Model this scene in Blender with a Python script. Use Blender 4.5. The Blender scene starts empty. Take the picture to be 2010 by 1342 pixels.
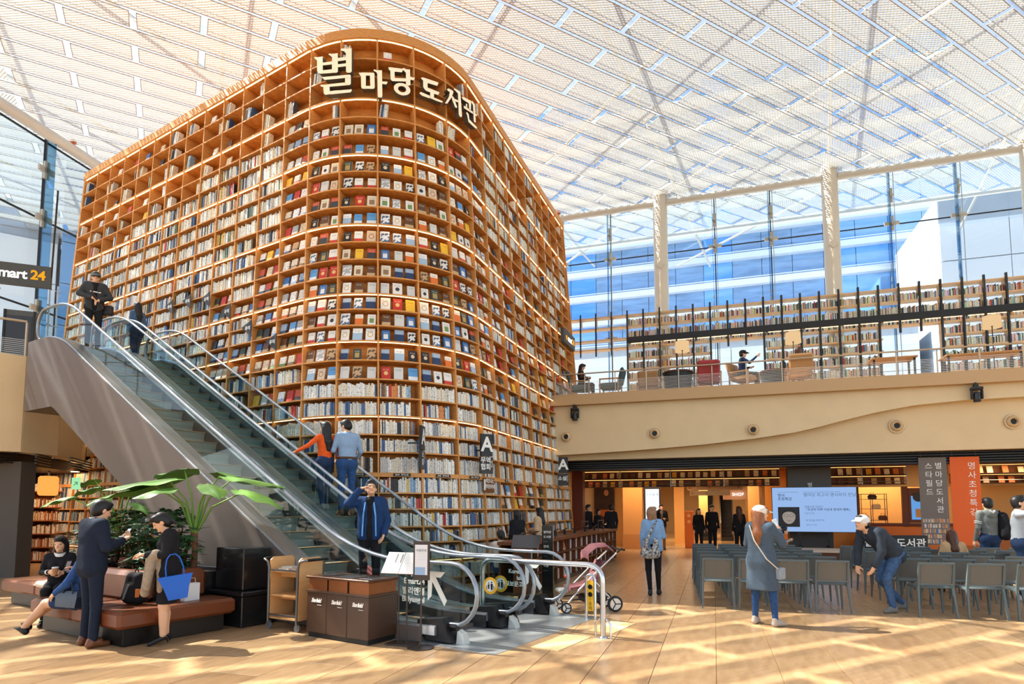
import bpy, math, random
import numpy as np
from mathutils import Vector, Matrix
random.seed(7)
scene = bpy.context.scene
COL = scene.collection
R = math.radians

# ---------------------------------------------------------------- camera
CAM_H, PITCH, FOC, HORIZON = 1.6, R(4.5), 1200.0, 1000.0     # pixels of a 2010 x 1342 frame
cd = bpy.data.cameras.new('camera'); cam = bpy.data.objects.new('camera', cd); COL.objects.link(cam)
cam.location = (0, 0, CAM_H); cam.rotation_euler = (R(90) + PITCH, 0, 0)
cd.sensor_width = 36.0; cd.lens = FOC / 2010 * 36.0
PPY = HORIZON - FOC * math.tan(PITCH)
cd.shift_y = (PPY - 671.0) / 2010.0
cd.clip_end = 500
scene.camera = cam

# ---------------------------------------------------------------- light
SUN_FROM = Vector((-0.93, 0.36, 1.13)).normalized()
wd = bpy.data.worlds.new('sky'); scene.world = wd; wd.use_nodes = True
nt = wd.node_tree; bg = nt.nodes['Background']
sk = nt.nodes.new('ShaderNodeTexSky'); sk.sky_type = 'NISHITA'; sk.sun_disc = False
sk.sun_elevation = R(46); sk.sun_rotation = math.atan2(SUN_FROM.x, SUN_FROM.y)
sk.air_density = 1.0; sk.dust_density = 0.5; sk.ozone_density = 1.0
hs = nt.nodes.new('ShaderNodeHueSaturation'); hs.inputs['Saturation'].default_value = 0.72
nt.links.new(sk.outputs[0], hs.inputs['Color']); nt.links.new(hs.outputs[0], bg.inputs[0]); bg.inputs[1].default_value = 0.24
sl = bpy.data.lights.new('sun', 'SUN'); sl.energy = 16.0; sl.angle = R(0.5); sl.color = (1.0, 0.93, 0.82)
so = bpy.data.objects.new('sun', sl); COL.objects.link(so)
so.rotation_euler = (-SUN_FROM).to_track_quat('-Z', 'Y').to_euler(); so.location = (-20, 10, 40)
scene.view_settings.view_transform = 'Standard'; scene.view_settings.look = 'None'
scene.view_settings.gamma = 1.0; scene.view_settings.use_curve_mapping = False
scene.view_settings.exposure = 0.5
scene.cycles.max_bounces = 6; scene.cycles.diffuse_bounces = 3; scene.cycles.glossy_bounces = 2
scene.cycles.transparent_max_bounces = 14; scene.cycles.transmission_bounces = 4
scene.cycles.caustics_reflective = False; scene.cycles.caustics_refractive = False
scene.cycles.sample_clamp_indirect = 6.0; scene.cycles.use_adaptive_sampling = True; scene.cycles.adaptive_threshold = 0.025

# ---------------------------------------------------------------- helpers
def srgb(r, g, b):
    f = lambda c: (c / 12.92 if c <= 0.04045 else ((c + 0.055) / 1.055) ** 2.4)
    return (f(r / 255), f(g / 255), f(b / 255))

MATS = {}
def mat(name, col=(200, 200, 200), rough=0.6, metal=0.0, spec=0.4, noise=0.0, nscale=6.0, emit=0.0, bump=0.0, stretch=None, col2=None):
    """procedural principled material; noise mixes in a darker (or second) tone of the thing's own colour"""
    if name in MATS: return MATS[name]
    m = bpy.data.materials.new(name); m.use_nodes = True; MATS[name] = m
    n = m.node_tree.nodes; l = m.node_tree.links; p = n['Principled BSDF']
    c = srgb(*col)
    p.inputs['Base Color'].default_value = (*c, 1); p.inputs['Roughness'].default_value = rough
    p.inputs['Metallic'].default_value = metal; p.inputs['Specular IOR Level'].default_value = spec
    if noise or bump:
        tc = n.new('ShaderNodeTexCoord'); mp = n.new('ShaderNodeMapping'); tx = n.new('ShaderNodeTexNoise')
        tx.inputs['Scale'].default_value = nscale; tx.inputs['Detail'].default_value = 4
        if stretch: mp.inputs['Scale'].default_value = stretch
        l.new(tc.outputs['Object'], mp.inputs[0]); l.new(mp.outputs[0], tx.inputs[0])
        if noise:
            mx = n.new('ShaderNodeMix'); mx.data_type = 'RGBA'
            c2 = srgb(*col2) if col2 else tuple(v * (1 - noise) for v in c)
            rp = n.new('ShaderNodeValToRGB'); rp.color_ramp.elements[0].position = 0.35; rp.color_ramp.elements[1].position = 0.68
            l.new(tx.outputs['Fac'], rp.inputs[0]); l.new(rp.outputs[0], mx.inputs['Factor'])
            mx.inputs['A'].default_value = (*c, 1); mx.inputs['B'].default_value = (*c2, 1)
            l.new(mx.outputs['Result'], p.inputs['Base Color'])
        if bump:
            bp = n.new('ShaderNodeBump'); bp.inputs['Strength'].default_value = bump; bp.inputs['Distance'].default_value = 0.02
            l.new(tx.outputs['Fac'], bp.inputs['Height']); l.new(bp.outputs[0], p.inputs['Normal'])
    if emit:
        p.inputs['Emission Color'].default_value = (*c, 1); p.inputs['Emission Strength'].default_value = emit
    return m

def glass(name, tint=(225, 238, 240), refl=0.10, rough=0.02):
    if name in MATS: return MATS[name]
    m = bpy.data.materials.new(name); m.use_nodes = True; MATS[name] = m
    n = m.node_tree.nodes; l = m.node_tree.links; n.remove(n['Principled BSDF'])
    t = n.new('ShaderNodeBsdfTransparent'); t.inputs[0].default_value = (*srgb(*tint), 1)
    g = n.new('ShaderNodeBsdfGlossy'); g.inputs['Roughness'].default_value = rough
    fr = n.new('ShaderNodeFresnel'); fr.inputs[0].default_value = 1.45
    ad = n.new('ShaderNodeMath'); ad.operation = 'MULTIPLY'; ad.inputs[1].default_value = refl / 0.04 * 0.5
    cl = n.new('ShaderNodeClamp'); cl.inputs['Max'].default_value = min(0.3, refl * 2.2)
    mx = n.new('ShaderNodeMixShader'); l.new(fr.outputs[0], ad.inputs[0]); l.new(ad.outputs[0], cl.inputs[0]); l.new(cl.outputs[0], mx.inputs[0])
    l.new(t.outputs[0], mx.inputs[1]); l.new(g.outputs[0], mx.inputs[2]); l.new(mx.outputs[0], n['Material Output'].inputs[0])
    return m

def lamp_mat(name, col, strength):
    if name in MATS: return MATS[name]
    m = bpy.data.materials.new(name); m.use_nodes = True; MATS[name] = m
    n = m.node_tree.nodes; l = m.node_tree.links; n.remove(n['Principled BSDF'])
    e = n.new('ShaderNodeEmission'); e.inputs[0].default_value = (*srgb(*col), 1); e.inputs[1].default_value = strength
    l.new(e.outputs[0], n['Material Output'].inputs[0]); return m

class MB:
    """collects faces for ONE mesh object"""
    def __init__(s): s.v = []; s.f = []; s.m = []; s.cur = 0
    def mat(s, i): s.cur = i; return s
    def add(s, vs, fs):
        b = len(s.v); s.v += [tuple(v) for v in vs]
        for f in fs: s.f.append(tuple(b + i for i in f)); s.m.append(s.cur)
        return s
    def hexa(s, p):      # 8 points: bottom 0-3, top 4-7
        return s.add(p, [(3, 2, 1, 0), (4, 5, 6, 7), (0, 1, 5, 4), (1, 2, 6, 5), (2, 3, 7, 6), (3, 0, 4, 7)])
    def box(s, x0, y0, z0, x1, y1, z1):
        return s.hexa([(x0, y0, z0), (x1, y0, z0), (x1, y1, z0), (x0, y1, z0), (x0, y0, z1), (x1, y0, z1), (x1, y1, z1), (x0, y1, z1)])
    def cbox(s, x0, y0, z0, x1, y1, z1, c=0.01):    # box with chamfered vertical and top edges
        a = [(x0 + c, y0), (x1 - c, y0), (x1, y0 + c), (x1, y1 - c), (x1 - c, y1), (x0 + c, y1), (x0, y1 - c), (x0, y0 + c)]
        k = [((x - (x0 + x1) / 2) * (1 - 2 * c / (x1 - x0)) + (x0 + x1) / 2, (y - (y0 + y1) / 2) * (1 - 2 * c / (y1 - y0)) + (y0 + y1) / 2) for x, y in a]
        return s.rings([[(x, y, z0 + c) for x, y in a], [(x, y, z1 - c) for x, y in a], [(x, y, z1) for x, y in k]], pre=[(x, y, z0) for x, y in k])
    def rings(s, rs, pre=None, cap=True, closed=True):
        if pre: rs = [pre] + rs
        n = len(rs[0]); vs = [p for r in rs for p in r]; fs = []
        for i in range(len(rs) - 1):
            for j in range(n if closed else n - 1):
                k = (j + 1) % n
                fs.append((i * n + j, i * n + k, (i + 1) * n + k, (i + 1) * n + j))
        if cap and closed:
            fs.append(tuple(reversed(range(n)))); fs.append(tuple(range((len(rs) - 1) * n, len(rs) * n)))
        return s.add(vs, fs)
    def prism(s, poly, z0, z1):
        return s.rings([[(x, y, z0) for x, y in poly], [(x, y, z1) for x, y in poly]])
    def extr(s, poly, o, ex, ey, ez, d0, d1):     # 2-D outline in plane (ex,ey) extruded along ez
        o, ex, ey, ez = map(Vector, (o, ex, ey, ez))
        return s.rings([[o + ex * a + ey * b + ez * d for a, b in poly] for d in (d0, d1)])
    def tube(s, pts, r, n=8, cap=True, r2=None, closed=False):
        pts = [Vector(p) for p in pts]; rs = []; N = len(pts)
        if isinstance(r, (int, float)): r = [r] * N
        t0 = (pts[1] - pts[0]).normalized()
        up = Vector((0, 0, 1)) if abs(t0.z) < 0.9 else Vector((1, 0, 0))
        u = t0.cross(up).normalized()
        for i, p in enumerate(pts):
            a = pts[max(i - 1, 0)]; b = pts[min(i + 1, N - 1)]
            if closed: a = pts[i - 1]; b = pts[(i + 1) % N]
            t = (b - a).normalized(); u = (u - t * u.dot(t)).normalized(); w = t.cross(u)
            rr = r[i]; q = (r2 or 1.0)
            rs.append([p + (u * math.cos(2 * math.pi * k / n) + w * math.sin(2 * math.pi * k / n) * q) * rr for k in range(n)])
        if closed: rs.append(rs[0]); cap = False
        return s.rings(rs, cap=cap)
    def bar(s, a, b, w, h, up=(0, 0, 1)):        # rectangular bar from a to b
        a, b = Vector(a), Vector(b); t = (b - a).normalized(); u = t.cross(Vector(up))
        if u.length < 1e-4: u = t.cross(Vector((1, 0, 0)))
        u = u.normalized() * w / 2; k = u.cross(t).normalized() * h / 2
        return s.hexa([a - u - k, a + u - k, b + u - k, b - u - k, a - u + k, a + u + k, b + u + k, b - u + k])
    def lathe(s, prof, c=(0, 0, 0), n=16, ax=None):
        c = Vector(c)
        if ax is None: X, Y, Z = Vector((1, 0, 0)), Vector((0, 1, 0)), Vector((0, 0, 1))
        else:
            Z = Vector(ax).normalized(); X = Z.cross(Vector((0, 0, 1)) if abs(Z.z) < 0.9 else Vector((1, 0, 0))).normalized(); Y = Z.cross(X)
        return s.rings([[c + X * (r * math.cos(2 * math.pi * k / n)) + Y * (r * math.sin(2 * math.pi * k / n)) + Z * z for k in range(n)] for r, z in prof])
    def ball(s, c, r, n=10, sc=(1, 1, 1)):
        c = Vector(c); rs = []
        for i in range(1, n):
            a = math.pi * i / n
            rs.append([c + Vector((r * sc[0] * math.sin(a) * math.cos(2 * math.pi * k / (n + 2)), r * sc[1] * math.sin(a) * math.sin(2 * math.pi * k / (n + 2)), -r * sc[2] * math.cos(a))) for k in range(n + 2)])
        return s.rings(rs)
    def quad(s, a, b, c, d): return s.add([a, b, c, d], [(0, 1, 2, 3)])
    def mesh(s, name, mats, smooth=None):
        me = bpy.data.meshes.new(name); me.from_pydata(s.v, [], s.f)
        for m in (mats if isinstance(mats, (list, tuple)) else [mats]): me.materials.append(m)
        if any(s.m): me.polygons.foreach_set('material_index', s.m)
        if smooth is not None:
            me.polygons.foreach_set('use_smooth', [True] * len(me.polygons))
            if smooth < 180: me.set_sharp_from_angle(angle=R(smooth))
        me.update(); return me
    def build(s, name, mats, parent=None, smooth=None):
        return link(name, s.mesh(name, mats, smooth), parent)

def link(name, me, parent=None, mw=None):
    o = bpy.data.objects.new(name, me); COL.objects.link(o)
    if parent is not None: o.parent = parent
    if mw is not None: o.matrix_local = mw
    return o
def tag(o, label=None, cat=None, group=None, kind=None):
    if label: o['label'] = label
    if cat: o['category'] = cat
    if group: o['group'] = group
    if kind: o['kind'] = kind
    return o
def empty(name, loc=(0, 0, 0), rz=0.0, label=None, cat=None, group=None, kind=None):
    o = bpy.data.objects.new(name, None); COL.objects.link(o); o.location = loc; o.rotation_euler = (0, 0, rz); o.empty_display_size = 0.1
    return tag(o, label, cat, group, kind)
def copy_tree(o, parent=None):
    c = o.copy(); COL.objects.link(c); c.parent = parent
    for ch in list(o.children): copy_tree(ch, c)
    return c
TXT = bpy.data.scenes.new('lettering_workbench'); TXTQ = []
def text_mesh(body, size, mat_, name='lettering', ext=0.002, align='CENTER', bold=0.0, spacing=1.0, line=1.0, shear=0.0, parent=None, mw=None):
    cu = bpy.data.curves.new('t', 'FONT'); cu.body = body; cu.size = size; cu.extrude = ext; cu.align_x = align; cu.align_y = 'CENTER'
    cu.offset = bold; cu.space_character = spacing; cu.space_line = line; cu.resolution_u = 3; cu.shear = shear
    o = link(name, bpy.data.meshes.new(name), parent, mw); TXTQ.append((o, cu, mat_, name)); return o
def make_text():
    """all queued lettering becomes mesh in one go"""
    obs = []
    for o, cu, m_, name in TXTQ:
        ob = bpy.data.objects.new('t', cu); TXT.collection.objects.link(ob); obs.append(ob)
    vl = TXT.view_layers[0]; vl.update(); dg = vl.depsgraph
    for (o, cu, m_, name), ob in zip(TXTQ, obs):
        me = bpy.data.meshes.new_from_object(ob.evaluated_get(dg)); me.name = name; me.materials.clear(); me.materials.append(m_); old = o.data; o.data = me; bpy.data.meshes.remove(old)
    for (o, cu, m_, name), ob in zip(TXTQ, obs): bpy.data.objects.remove(ob); bpy.data.curves.remove(cu)
    bpy.data.scenes.remove(TXT)
def frame(o, ex, ey):     # matrix whose local x runs along ex, local y along ey (right-handed), origin o
    ex = Vector(ex).normalized(); ey = Vector(ey); ey = (ey - ex * ey.dot(ex)).normalized(); ez = ex.cross(ey)
    return Matrix(((ex.x, ey.x, ez.x, o[0]), (ex.y, ey.y, ez.y, o[1]), (ex.z, ey.z, ez.z, o[2]), (0, 0, 0, 1)))
def rotz(x, y, a): return (x * math.cos(a) - y * math.sin(a), x * math.sin(a) + y * math.cos(a))
ORD = ['first', 'second', 'third', 'fourth', 'fifth', 'sixth', 'seventh', 'eighth', 'ninth', 'tenth', 'eleventh', 'twelfth', 'thirteenth', 'fourteenth', 'fifteenth', 'sixteenth', 'seventeenth', 'eighteenth', 'nineteenth', 'twentieth', 'twenty-first', 'twenty-second', 'twenty-third', 'twenty-fourth', 'twenty-fifth', 'twenty-sixth']

# ---------------------------------------------------------------- frames of the place
F2 = 5.35                      # upper floor
CEIL = 15.2
BO = Vector((1.52, 19.83)); BW = Vector((0.9498, -0.3129)); BM = Vector((0.3129, 0.9498))     # balcony edge: along, and away from the hall
def bal(a, d, z): return Vector((BO.x + BW.x * a + BM.x * d, BO.y + BW.y * a + BM.y * d, z))
BW3 = Vector((BW.x, BW.y, 0)); BM3 = Vector((BM.x, BM.y, 0)); Z3 = Vector((0, 0, 1))
EU = Vector((-0.851, 0.525)); EN = Vector((0.525, 0.851))                                     # escalator: uphill, and across
def esc(u, n, z): return Vector((EU.x * u + EN.x * n, EU.y * u + EN.y * n, z))
EU3 = Vector((EU.x, EU.y, 0)); EN3 = Vector((EN.x, EN.y, 0))
# bookcase outline (front edge, at its top), tapering slightly towards the top
G = 1.18; HT = 12.57; KT = 0.00987
_a, _b = R(121.7), R(21.0)
_dl = Vector((math.sin(_a), math.cos(_a))); _dr = Vector((math.sin(_b), math.cos(_b)))
_I = Vector((-1.84, 10.155)) * G; _T = 2.6 * G; _R = _T / math.tan((_a - _b) / 2)
_L = Vector((-11.87, 16.33)) * G; _D = Vector((1.58, 19.27)) * G
_B = _I - _dl * _T; _C = _I + _dr * _T; _nl = Vector((-_dl.y, _dl.x)); _nr = Vector((-_dr.y, _dr.x)); _cen = _B + _nl * _R
LEN_L = (_B - _L).dot(_dl); LEN_A = _R * (_a - _b); LEN_R = (_D - _C).dot(_dr); LEN = LEN_L + LEN_A + LEN_R
_C0 = Vector((-5.4, 16.0)) * G
def bcp(s, z, inn=0.0):
    """point of the bookcase front at path length s, height z, moved inn metres into the case"""
    if s < LEN_L: p = _L + _dl * s; n = _nl
    elif s < LEN_L + LEN_A:
        hd = _a - (s - LEN_L) / _R; d = Vector((math.sin(hd), math.cos(hd))); n = Vector((-d.y, d.x)); p = _cen - n * _R
    else: p = _C + _dr * (s - LEN_L - LEN_A); n = _nr
    q = _C0 + (p - _C0) * (1 + KT * (HT - z)) + n * inn
    return Vector((q.x, q.y, z))
def bcn(s):
    if s < LEN_L: n = _nl
    elif s < LEN_L + LEN_A:
        hd = _a - (s - LEN_L) / _R; n = Vector((-math.cos(hd), math.sin(hd)))
    else: n = _nr
    return Vector((n.x, n.y, 0))
# ================================================================ structure
def proj(p):
    x, y, z = p[0], p[1], p[2] - CAM_H; c, s = math.cos(PITCH), math.sin(PITCH)
    zc = y * c + z * s
    if zc < 0.2: return (-1e5, -1e5)
    return (1005 + FOC * x / zc, PPY - FOC * (-y * s + z * c) / zc)
def in_view(p, m=60):
    x, y = proj(p); return -m < x < 2010 + m and -m < y < 1342 + m

WOOD = mat('oak veneer', (226, 158, 88), 0.5, noise=0.28, nscale=9, stretch=(1, 1, 9), spec=0.3)
WOOD_D = mat('oak back panel', (218, 146, 74), 0.55, noise=0.25, nscale=6, stretch=(1, 1, 10), spec=0.25)
WALNUT = mat('walnut', (112, 62, 28), 0.45, noise=0.3, nscale=8, stretch=(1, 6, 6))
BEIGE = mat('beige plaster', (224, 198, 156), 0.75, noise=0.06, nscale=1.5)
WHITE = mat('white paint', (238, 236, 230), 0.5)
BLACK = mat('black metal', (24, 23, 24), 0.45)
DARK = mat('dark bronze', (58, 46, 38), 0.4, spec=0.5)
STEEL = mat('brushed steel', (205, 205, 205), 0.22, metal=1.0)
STEEL_D = mat('satin aluminium', (170, 172, 175), 0.35, metal=0.9)
GREY_P = mat('grey painted steel', (206, 204, 198), 0.4)
GLASS = glass('clear glass'); GLASS_B = glass('balustrade glass', (236, 244, 245), 0.022)
TRUSS = mat('taupe cladding', (104, 92, 84), 0.6, noise=0.05, nscale=2)

# ---- floor: base slab with the tiles that can be told apart laid on it
FLOORM = mat('porcelain floor tile', (192, 156, 114), 0.3, noise=0.22, nscale=2.2, stretch=(1, 5, 1), spec=0.45, col2=(172, 134, 94))
FLOORM2 = mat('porcelain floor tile light', (200, 164, 122), 0.33, noise=0.2, nscale=2.6, stretch=(1, 5, 1), spec=0.45, col2=(178, 140, 98))
FLOORM3 = mat('porcelain floor tile brown', (184, 148, 106), 0.28, noise=0.2, nscale=2.0, stretch=(1, 5, 1), spec=0.45, col2=(164, 124, 86))
GROUT = mat('floor joint', (150, 116, 80), 0.7)
fl = MB().box(-40, -12, -0.3, 40, 60, -0.006).build('floor', GROUT); tag(fl, kind='structure')
tang = math.atan2(-0.3129, 0.9498) + R(90)          # long side of the tiles runs away from the viewer
tw, tl = 0.6, 1.2
tmesh = {}
for k, m in enumerate((FLOORM, FLOORM2, FLOORM3)):
    for w in (0,):
        tmesh[k] = MB().cbox(-tl / 2 + .003, -tw / 2 + .003, -0.012, tl / 2 - .003, tw / 2 - .003, 0.0, .002).mesh('floor_tile', m)
rest = [MB(), MB(), MB()]
cand = []
ca, sa = math.cos(tang), math.sin(tang)
for i in range(-30, 40):
    for j in range(-45, 60):
        lx = (i + (0.5 if j % 2 else 0)) * tl; ly = j * tw
        x = lx * ca - ly * sa + 2; y = lx * sa + ly * ca + 9
        if y < -4 or y > 34 or abs(x) > 24: continue
        vis = in_view((x, y, 0), 40) and y > 5.0
        cand.append((0 if vis else 1, y, x, random.choice((0, 0, 0, 1, 2))))
cand.sort()
for n, (v, y, x, k) in enumerate(cand):
    if n < 300 and v == 0:
        o = link('floor_tile', tmesh[k], fl); o.location = (x, y, 0); o.rotation_euler = (0, 0, tang)
    else:
        h1, h2 = tl / 2 - .003, tw / 2 - .003
        rest[k].add([(x + a * ca - b * sa, y + a * sa + b * ca, 0) for a, b in ((-h1, -h2), (h1, -h2), (h1, h2), (-h1, h2))], [(0, 1, 2, 3)])
for k, m in enumerate((FLOORM, FLOORM2, FLOORM3)):
    tag(rest[k].build('floor_tiles_beyond', m, fl), kind='stuff')
# polished mall floor further in
MALLF = mat('polished beige stone', (222, 178, 122), 0.12, noise=0.1, nscale=1.2)
mf = MB(); p = [bal(-8, 8.8, 0), bal(26, 8.8, 0), bal(26, 34, 0), bal(-8, 34, 0)]
mf.hexa([Vector((q.x, q.y, -.02)) for q in p] + [Vector((q.x, q.y, .006)) for q in p])
tag(mf.build('floor_mall', MALLF), kind='structure')

# ---- ceiling: rows of framed expanded-metal panels in running bond under a glass roof
def mesh_mat(name, shift):
    m = bpy.data.materials.new(name); m.use_nodes = True; n = m.node_tree.nodes; l = m.node_tree.links
    n.remove(n['Principled BSDF'])
    tc = n.new('ShaderNodeTexCoord'); sx = n.new('ShaderNodeSeparateXYZ'); l.new(tc.outputs['Object'], sx.inputs[0])
    def math_(op, a, b=None):
        q = n.new('ShaderNodeMath'); q.operation = op
        for i, v in enumerate((a, b)):
            if v is None: continue
            if isinstance(v, (int, float)): q.inputs[i].default_value = v
            else: l.new(v, q.inputs[i])
        return q.outputs[0]
    a = math_('MULTIPLY', sx.outputs[0], 1 / 0.15); b = math_('MULTIPLY', sx.outputs[1], 1 / 0.10)
    p1 = math_('FRACT', math_('ADD', math_('ADD', a, b), 50 + shift)); p2 = math_('FRACT', math_('ADD', math_('SUBTRACT', a, b), 50 + shift))
    t = 0.33
    line = math_('MAXIMUM', math_('LESS_THAN', p1, t), math_('LESS_THAN', p2, t))
    d = n.new('ShaderNodeBsdfDiffuse'); d.inputs[0].default_value = (*srgb(208, 209, 206), 1)
    tr = n.new('ShaderNodeBsdfTranslucent'); tr.inputs[0].default_value = (*srgb(236, 236, 230), 1)
    mx0 = n.new('ShaderNodeMixShader'); mx0.inputs[0].default_value = 0.14; l.new(d.outputs[0], mx0.inputs[1]); l.new(tr.outputs[0], mx0.inputs[2])
    tp = n.new('ShaderNodeBsdfTransparent'); mx = n.new('ShaderNodeMixShader')
    l.new(line, mx.inputs[0]); l.new(tp.outputs[0], mx.inputs[1]); l.new(mx0.outputs[0], mx.inputs[2]); l.new(mx.outputs[0], n['Material Output'].inputs[0])
    return m
XM = mesh_mat('expanded metal mesh', 0.0)
PFR = mat('panel frame', (160, 142, 118), 0.5)
CL, CWd = 3.48, 0.742; CMAX = 11.0
CUx, CUy = 0.872, 0.489            # long side of the panels
cang = math.atan2(CUy, CUx)
pw, pd = CL / 2 - 0.085, CWd / 2 - 0.045
pm = MB()
pm.quad((-pw, -pd, .0), (pw, -pd, .0), (pw, pd, .0), (-pw, pd, .0))
pm.quad((-pw, -pd, .024), (pw, -pd, .024), (pw, pd, .024), (-pw, pd, .024))
pm.mat(1)
for (x0, y0, x1, y1) in ((-pw, -pd, pw, -pd + .016), (-pw, pd - .016, pw, pd), (-pw, -pd, -pw + .016, pd), (pw - .016, -pd, pw, pd)):
    pm.box(x0, y0, -.004, x1, y1, .01)
PANEL = pm.mesh('ceiling_panel', [XM, PFR])
rails = MB(); crest = MB(); cpl = []
for j in range(-38, 44):
    v0 = 12.1 + (j + .5) * CWd
    for i in range(-14, 14):
        u0 = 10.8 + (i + .5 + (0.5 if j % 2 else 0)) * CL
        x = CUx * u0 - CUy * v0; y = CUy * u0 + CUx * v0
        fd = (Vector((x, y)) - BO).dot(BM)
        if fd > CMAX + 1.7 or y < -8 or x < -24 or x > 32: continue
        cpl.append((x, y))
bc_tops = None
vis = sorted([c for c in cpl if in_view((c[0], c[1], CEIL), 90)], key=lambda c: c[0] ** 2 + c[1] ** 2)
visset = set(vis[:300])
ce = MB()
for j in range(-38, 45):       # white hanging rails between the rows
    v = 12.1 + j * CWd
    for i in range(-10, 10):
        u0, u1 = 10.8 + i * CL, 10.8 + (i + 1) * CL
        x = CUx * (u0 + u1) / 2 - CUy * v; y = CUy * (u0 + u1) / 2 + CUx * v
        if y < -8 or x < -24 or x > 32 or (Vector((x, y)) - BO).dot(BM) > CMAX - 1.8: continue
        A = Vector((CUx * u0 - CUy * v, CUy * u0 + CUx * v, CEIL + .3)); B = Vector((CUx * u1 - CUy * v, CUy * u1 + CUx * v, CEIL + .3))
        ce.bar(A, B, 0.012, 0.03)
ceil = ce.build('ceiling', WHITE); tag(ceil, kind='structure')
cm = MB()
for c in cpl:
    fdc = (Vector(c) - BO).dot(BM)
    if fdc > CMAX - 1.75:          # cut panels along the straight outer edge
        q = [Vector((c[0] + CUx * a - CUy * b, c[1] + CUy * a + CUx * b)) for a, b in ((-pw, -pd), (pw, -pd), (pw, pd), (-pw, pd))]; out = []
        for i in range(4):
            A, B = q[i], q[(i + 1) % 4]; fa, fb = CMAX - (A - BO).dot(BM), CMAX - (B - BO).dot(BM)
            if fa >= 0: out.append(A)
            if fa * fb < 0: out.append(A + (B - A) * (fa / (fa - fb)))
        if len(out) > 2: cm.add([(p.x, p.y, CEIL) for p in out], [tuple(range(len(out)))])
    elif c in visset:
        o = link('ceiling_panel', PANEL, ceil); o.location = (c[0], c[1], CEIL); o.rotation_euler = (0, 0, cang)
    else:
        q = [(c[0] + CUx * a - CUy * b, c[1] + CUy * a + CUx * b, CEIL) for a, b in ((-pw, -pd), (pw, -pd), (pw, pd), (-pw, pd))]
        cm.quad(*q); cm.quad(*[(a, b, z + .024) for a, b, z in q])
tag(cm.build('ceiling_panels_beyond', XM, ceil), kind='stuff')
MB().bar(bal(-9, CMAX + .08, CEIL), bal(24, CMAX + .08, CEIL), .12, .2).build('edge_gutter', WHITE, ceil)
# roof structure above the panels
TRZ = CEIL + 1.1
TUB = mat('white roof tube', (176, 176, 174), 0.5)
for k in range(-5, 9):
    x0 = -24 + k * 7.0
    for s in (1, -1):
        m_ = MB().tube([(x0, -8, TRZ), (x0 + s * 22, 36, TRZ)], 0.06, 8)
        m_.build('roof_tube', TUB, ceil, 40)
rg = MB().quad((-26, -9, CEIL + 1.5), (34, -9, CEIL + 1.5), (34, 37, CEIL + 1.5), (-26, 37, CEIL + 1.5))
rg.build('roof_glass', glass('roof glass', (244, 248, 250), 0.05), ceil)

# ---- glass facade behind the balcony
FD = 7.65
SAW = BW3
masts = [-1.6, 0.6, 5.08, 7.3, 11.7, 13.95]; cols = [2.84, 9.5, 16.15]
allx = sorted(masts + cols + [-3.9, 18.5, 21.0])
win = empty('window_1', bal(0, FD, F2), 0, kind='structure'); win_i = Matrix.Translation(bal(0, FD, F2)).inverted()
ZR = [F2 - .1, 9.2, 12.86, 14.95]
GF = glass('facade glass', (226, 240, 250), 0.10)
GASK = mat('black gasket', (20, 24, 30), 0.5)
def wpart(mb, name, m, smooth=None, par=None):
    o = mb.build(name, m, par or win, smooth); o.data.transform(win_i); return o
for a0, a1 in zip(allx[:-1], allx[1:]):
    for z0, z1 in zip(ZR[:-1], ZR[1:]):
        wpart(MB().quad(bal(a0 + .01, FD, z0 + .01), bal(a1 - .01, FD, z0 + .01), bal(a1 - .01, FD, z1 - .01), bal(a0 + .01, FD, z1 - .01)), 'pane', GF)
for z in ZR[1:3]:
    for a0, a1 in zip(allx[:-1], allx[1:]):
        wpart(MB().bar(bal(a0 + .16, FD, z), bal(a1 - .16, FD, z), .03, .045), 'gasket', GASK)
for a in masts:
    wpart(MB().bar(bal(a, FD, F2), bal(a, FD, 15.3), .035, .035, (1, 0, 0)), 'mullion', GASK)
    wpart(MB().hexa([bal(a - .1, FD - .08, F2), bal(a - .085, FD - .08, F2), bal(a - .085, FD - .42, F2), bal(a - .1, FD - .42, F2)] + [bal(a - .1, FD - .08, 15), bal(a - .085, FD - .08, 15), bal(a - .085, FD - .42, 15), bal(a - .1, FD - .42, 15)]), 'glass_fin', glass('fin glass', (170, 205, 225), 0.14))
    wpart(MB().tube([bal(a + .07, FD - .3, F2), bal(a + .07, FD - .3, 15.35)], .014, 6), 'tension_rod', STEEL_D)
    for z in (9.2, 12.86, 14.0):
        sp = MB()
        for du, dz in ((.26, 0), (-.26, 0), (0, .3), (0, -.3)):
            if z > 13 and du: continue
            c = bal(a, FD - .12, z); sp.bar(c, c + BW3 * du + Z3 * dz, .14, .06, tuple(BM3))
        sp.lathe([(.09, 0), (.09, .1), (.05, .13)], bal(a, FD - .1, z), 10, -BM3)
        wpart(sp, 'spider_fitting', mat('cast fitting', (196, 186, 170), 0.45, metal=.3))
    for z in (9.7, 10.0, 10.3, 10.6):
        wpart(MB().tube([bal(a - .1, FD - .2, z - .1), bal(a - .1, FD - .2, z + .08)], .03, 6), 'rod_socket', STEEL_D)
CPT = mat('cream column paint', (214, 204, 188), 0.45)
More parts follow.
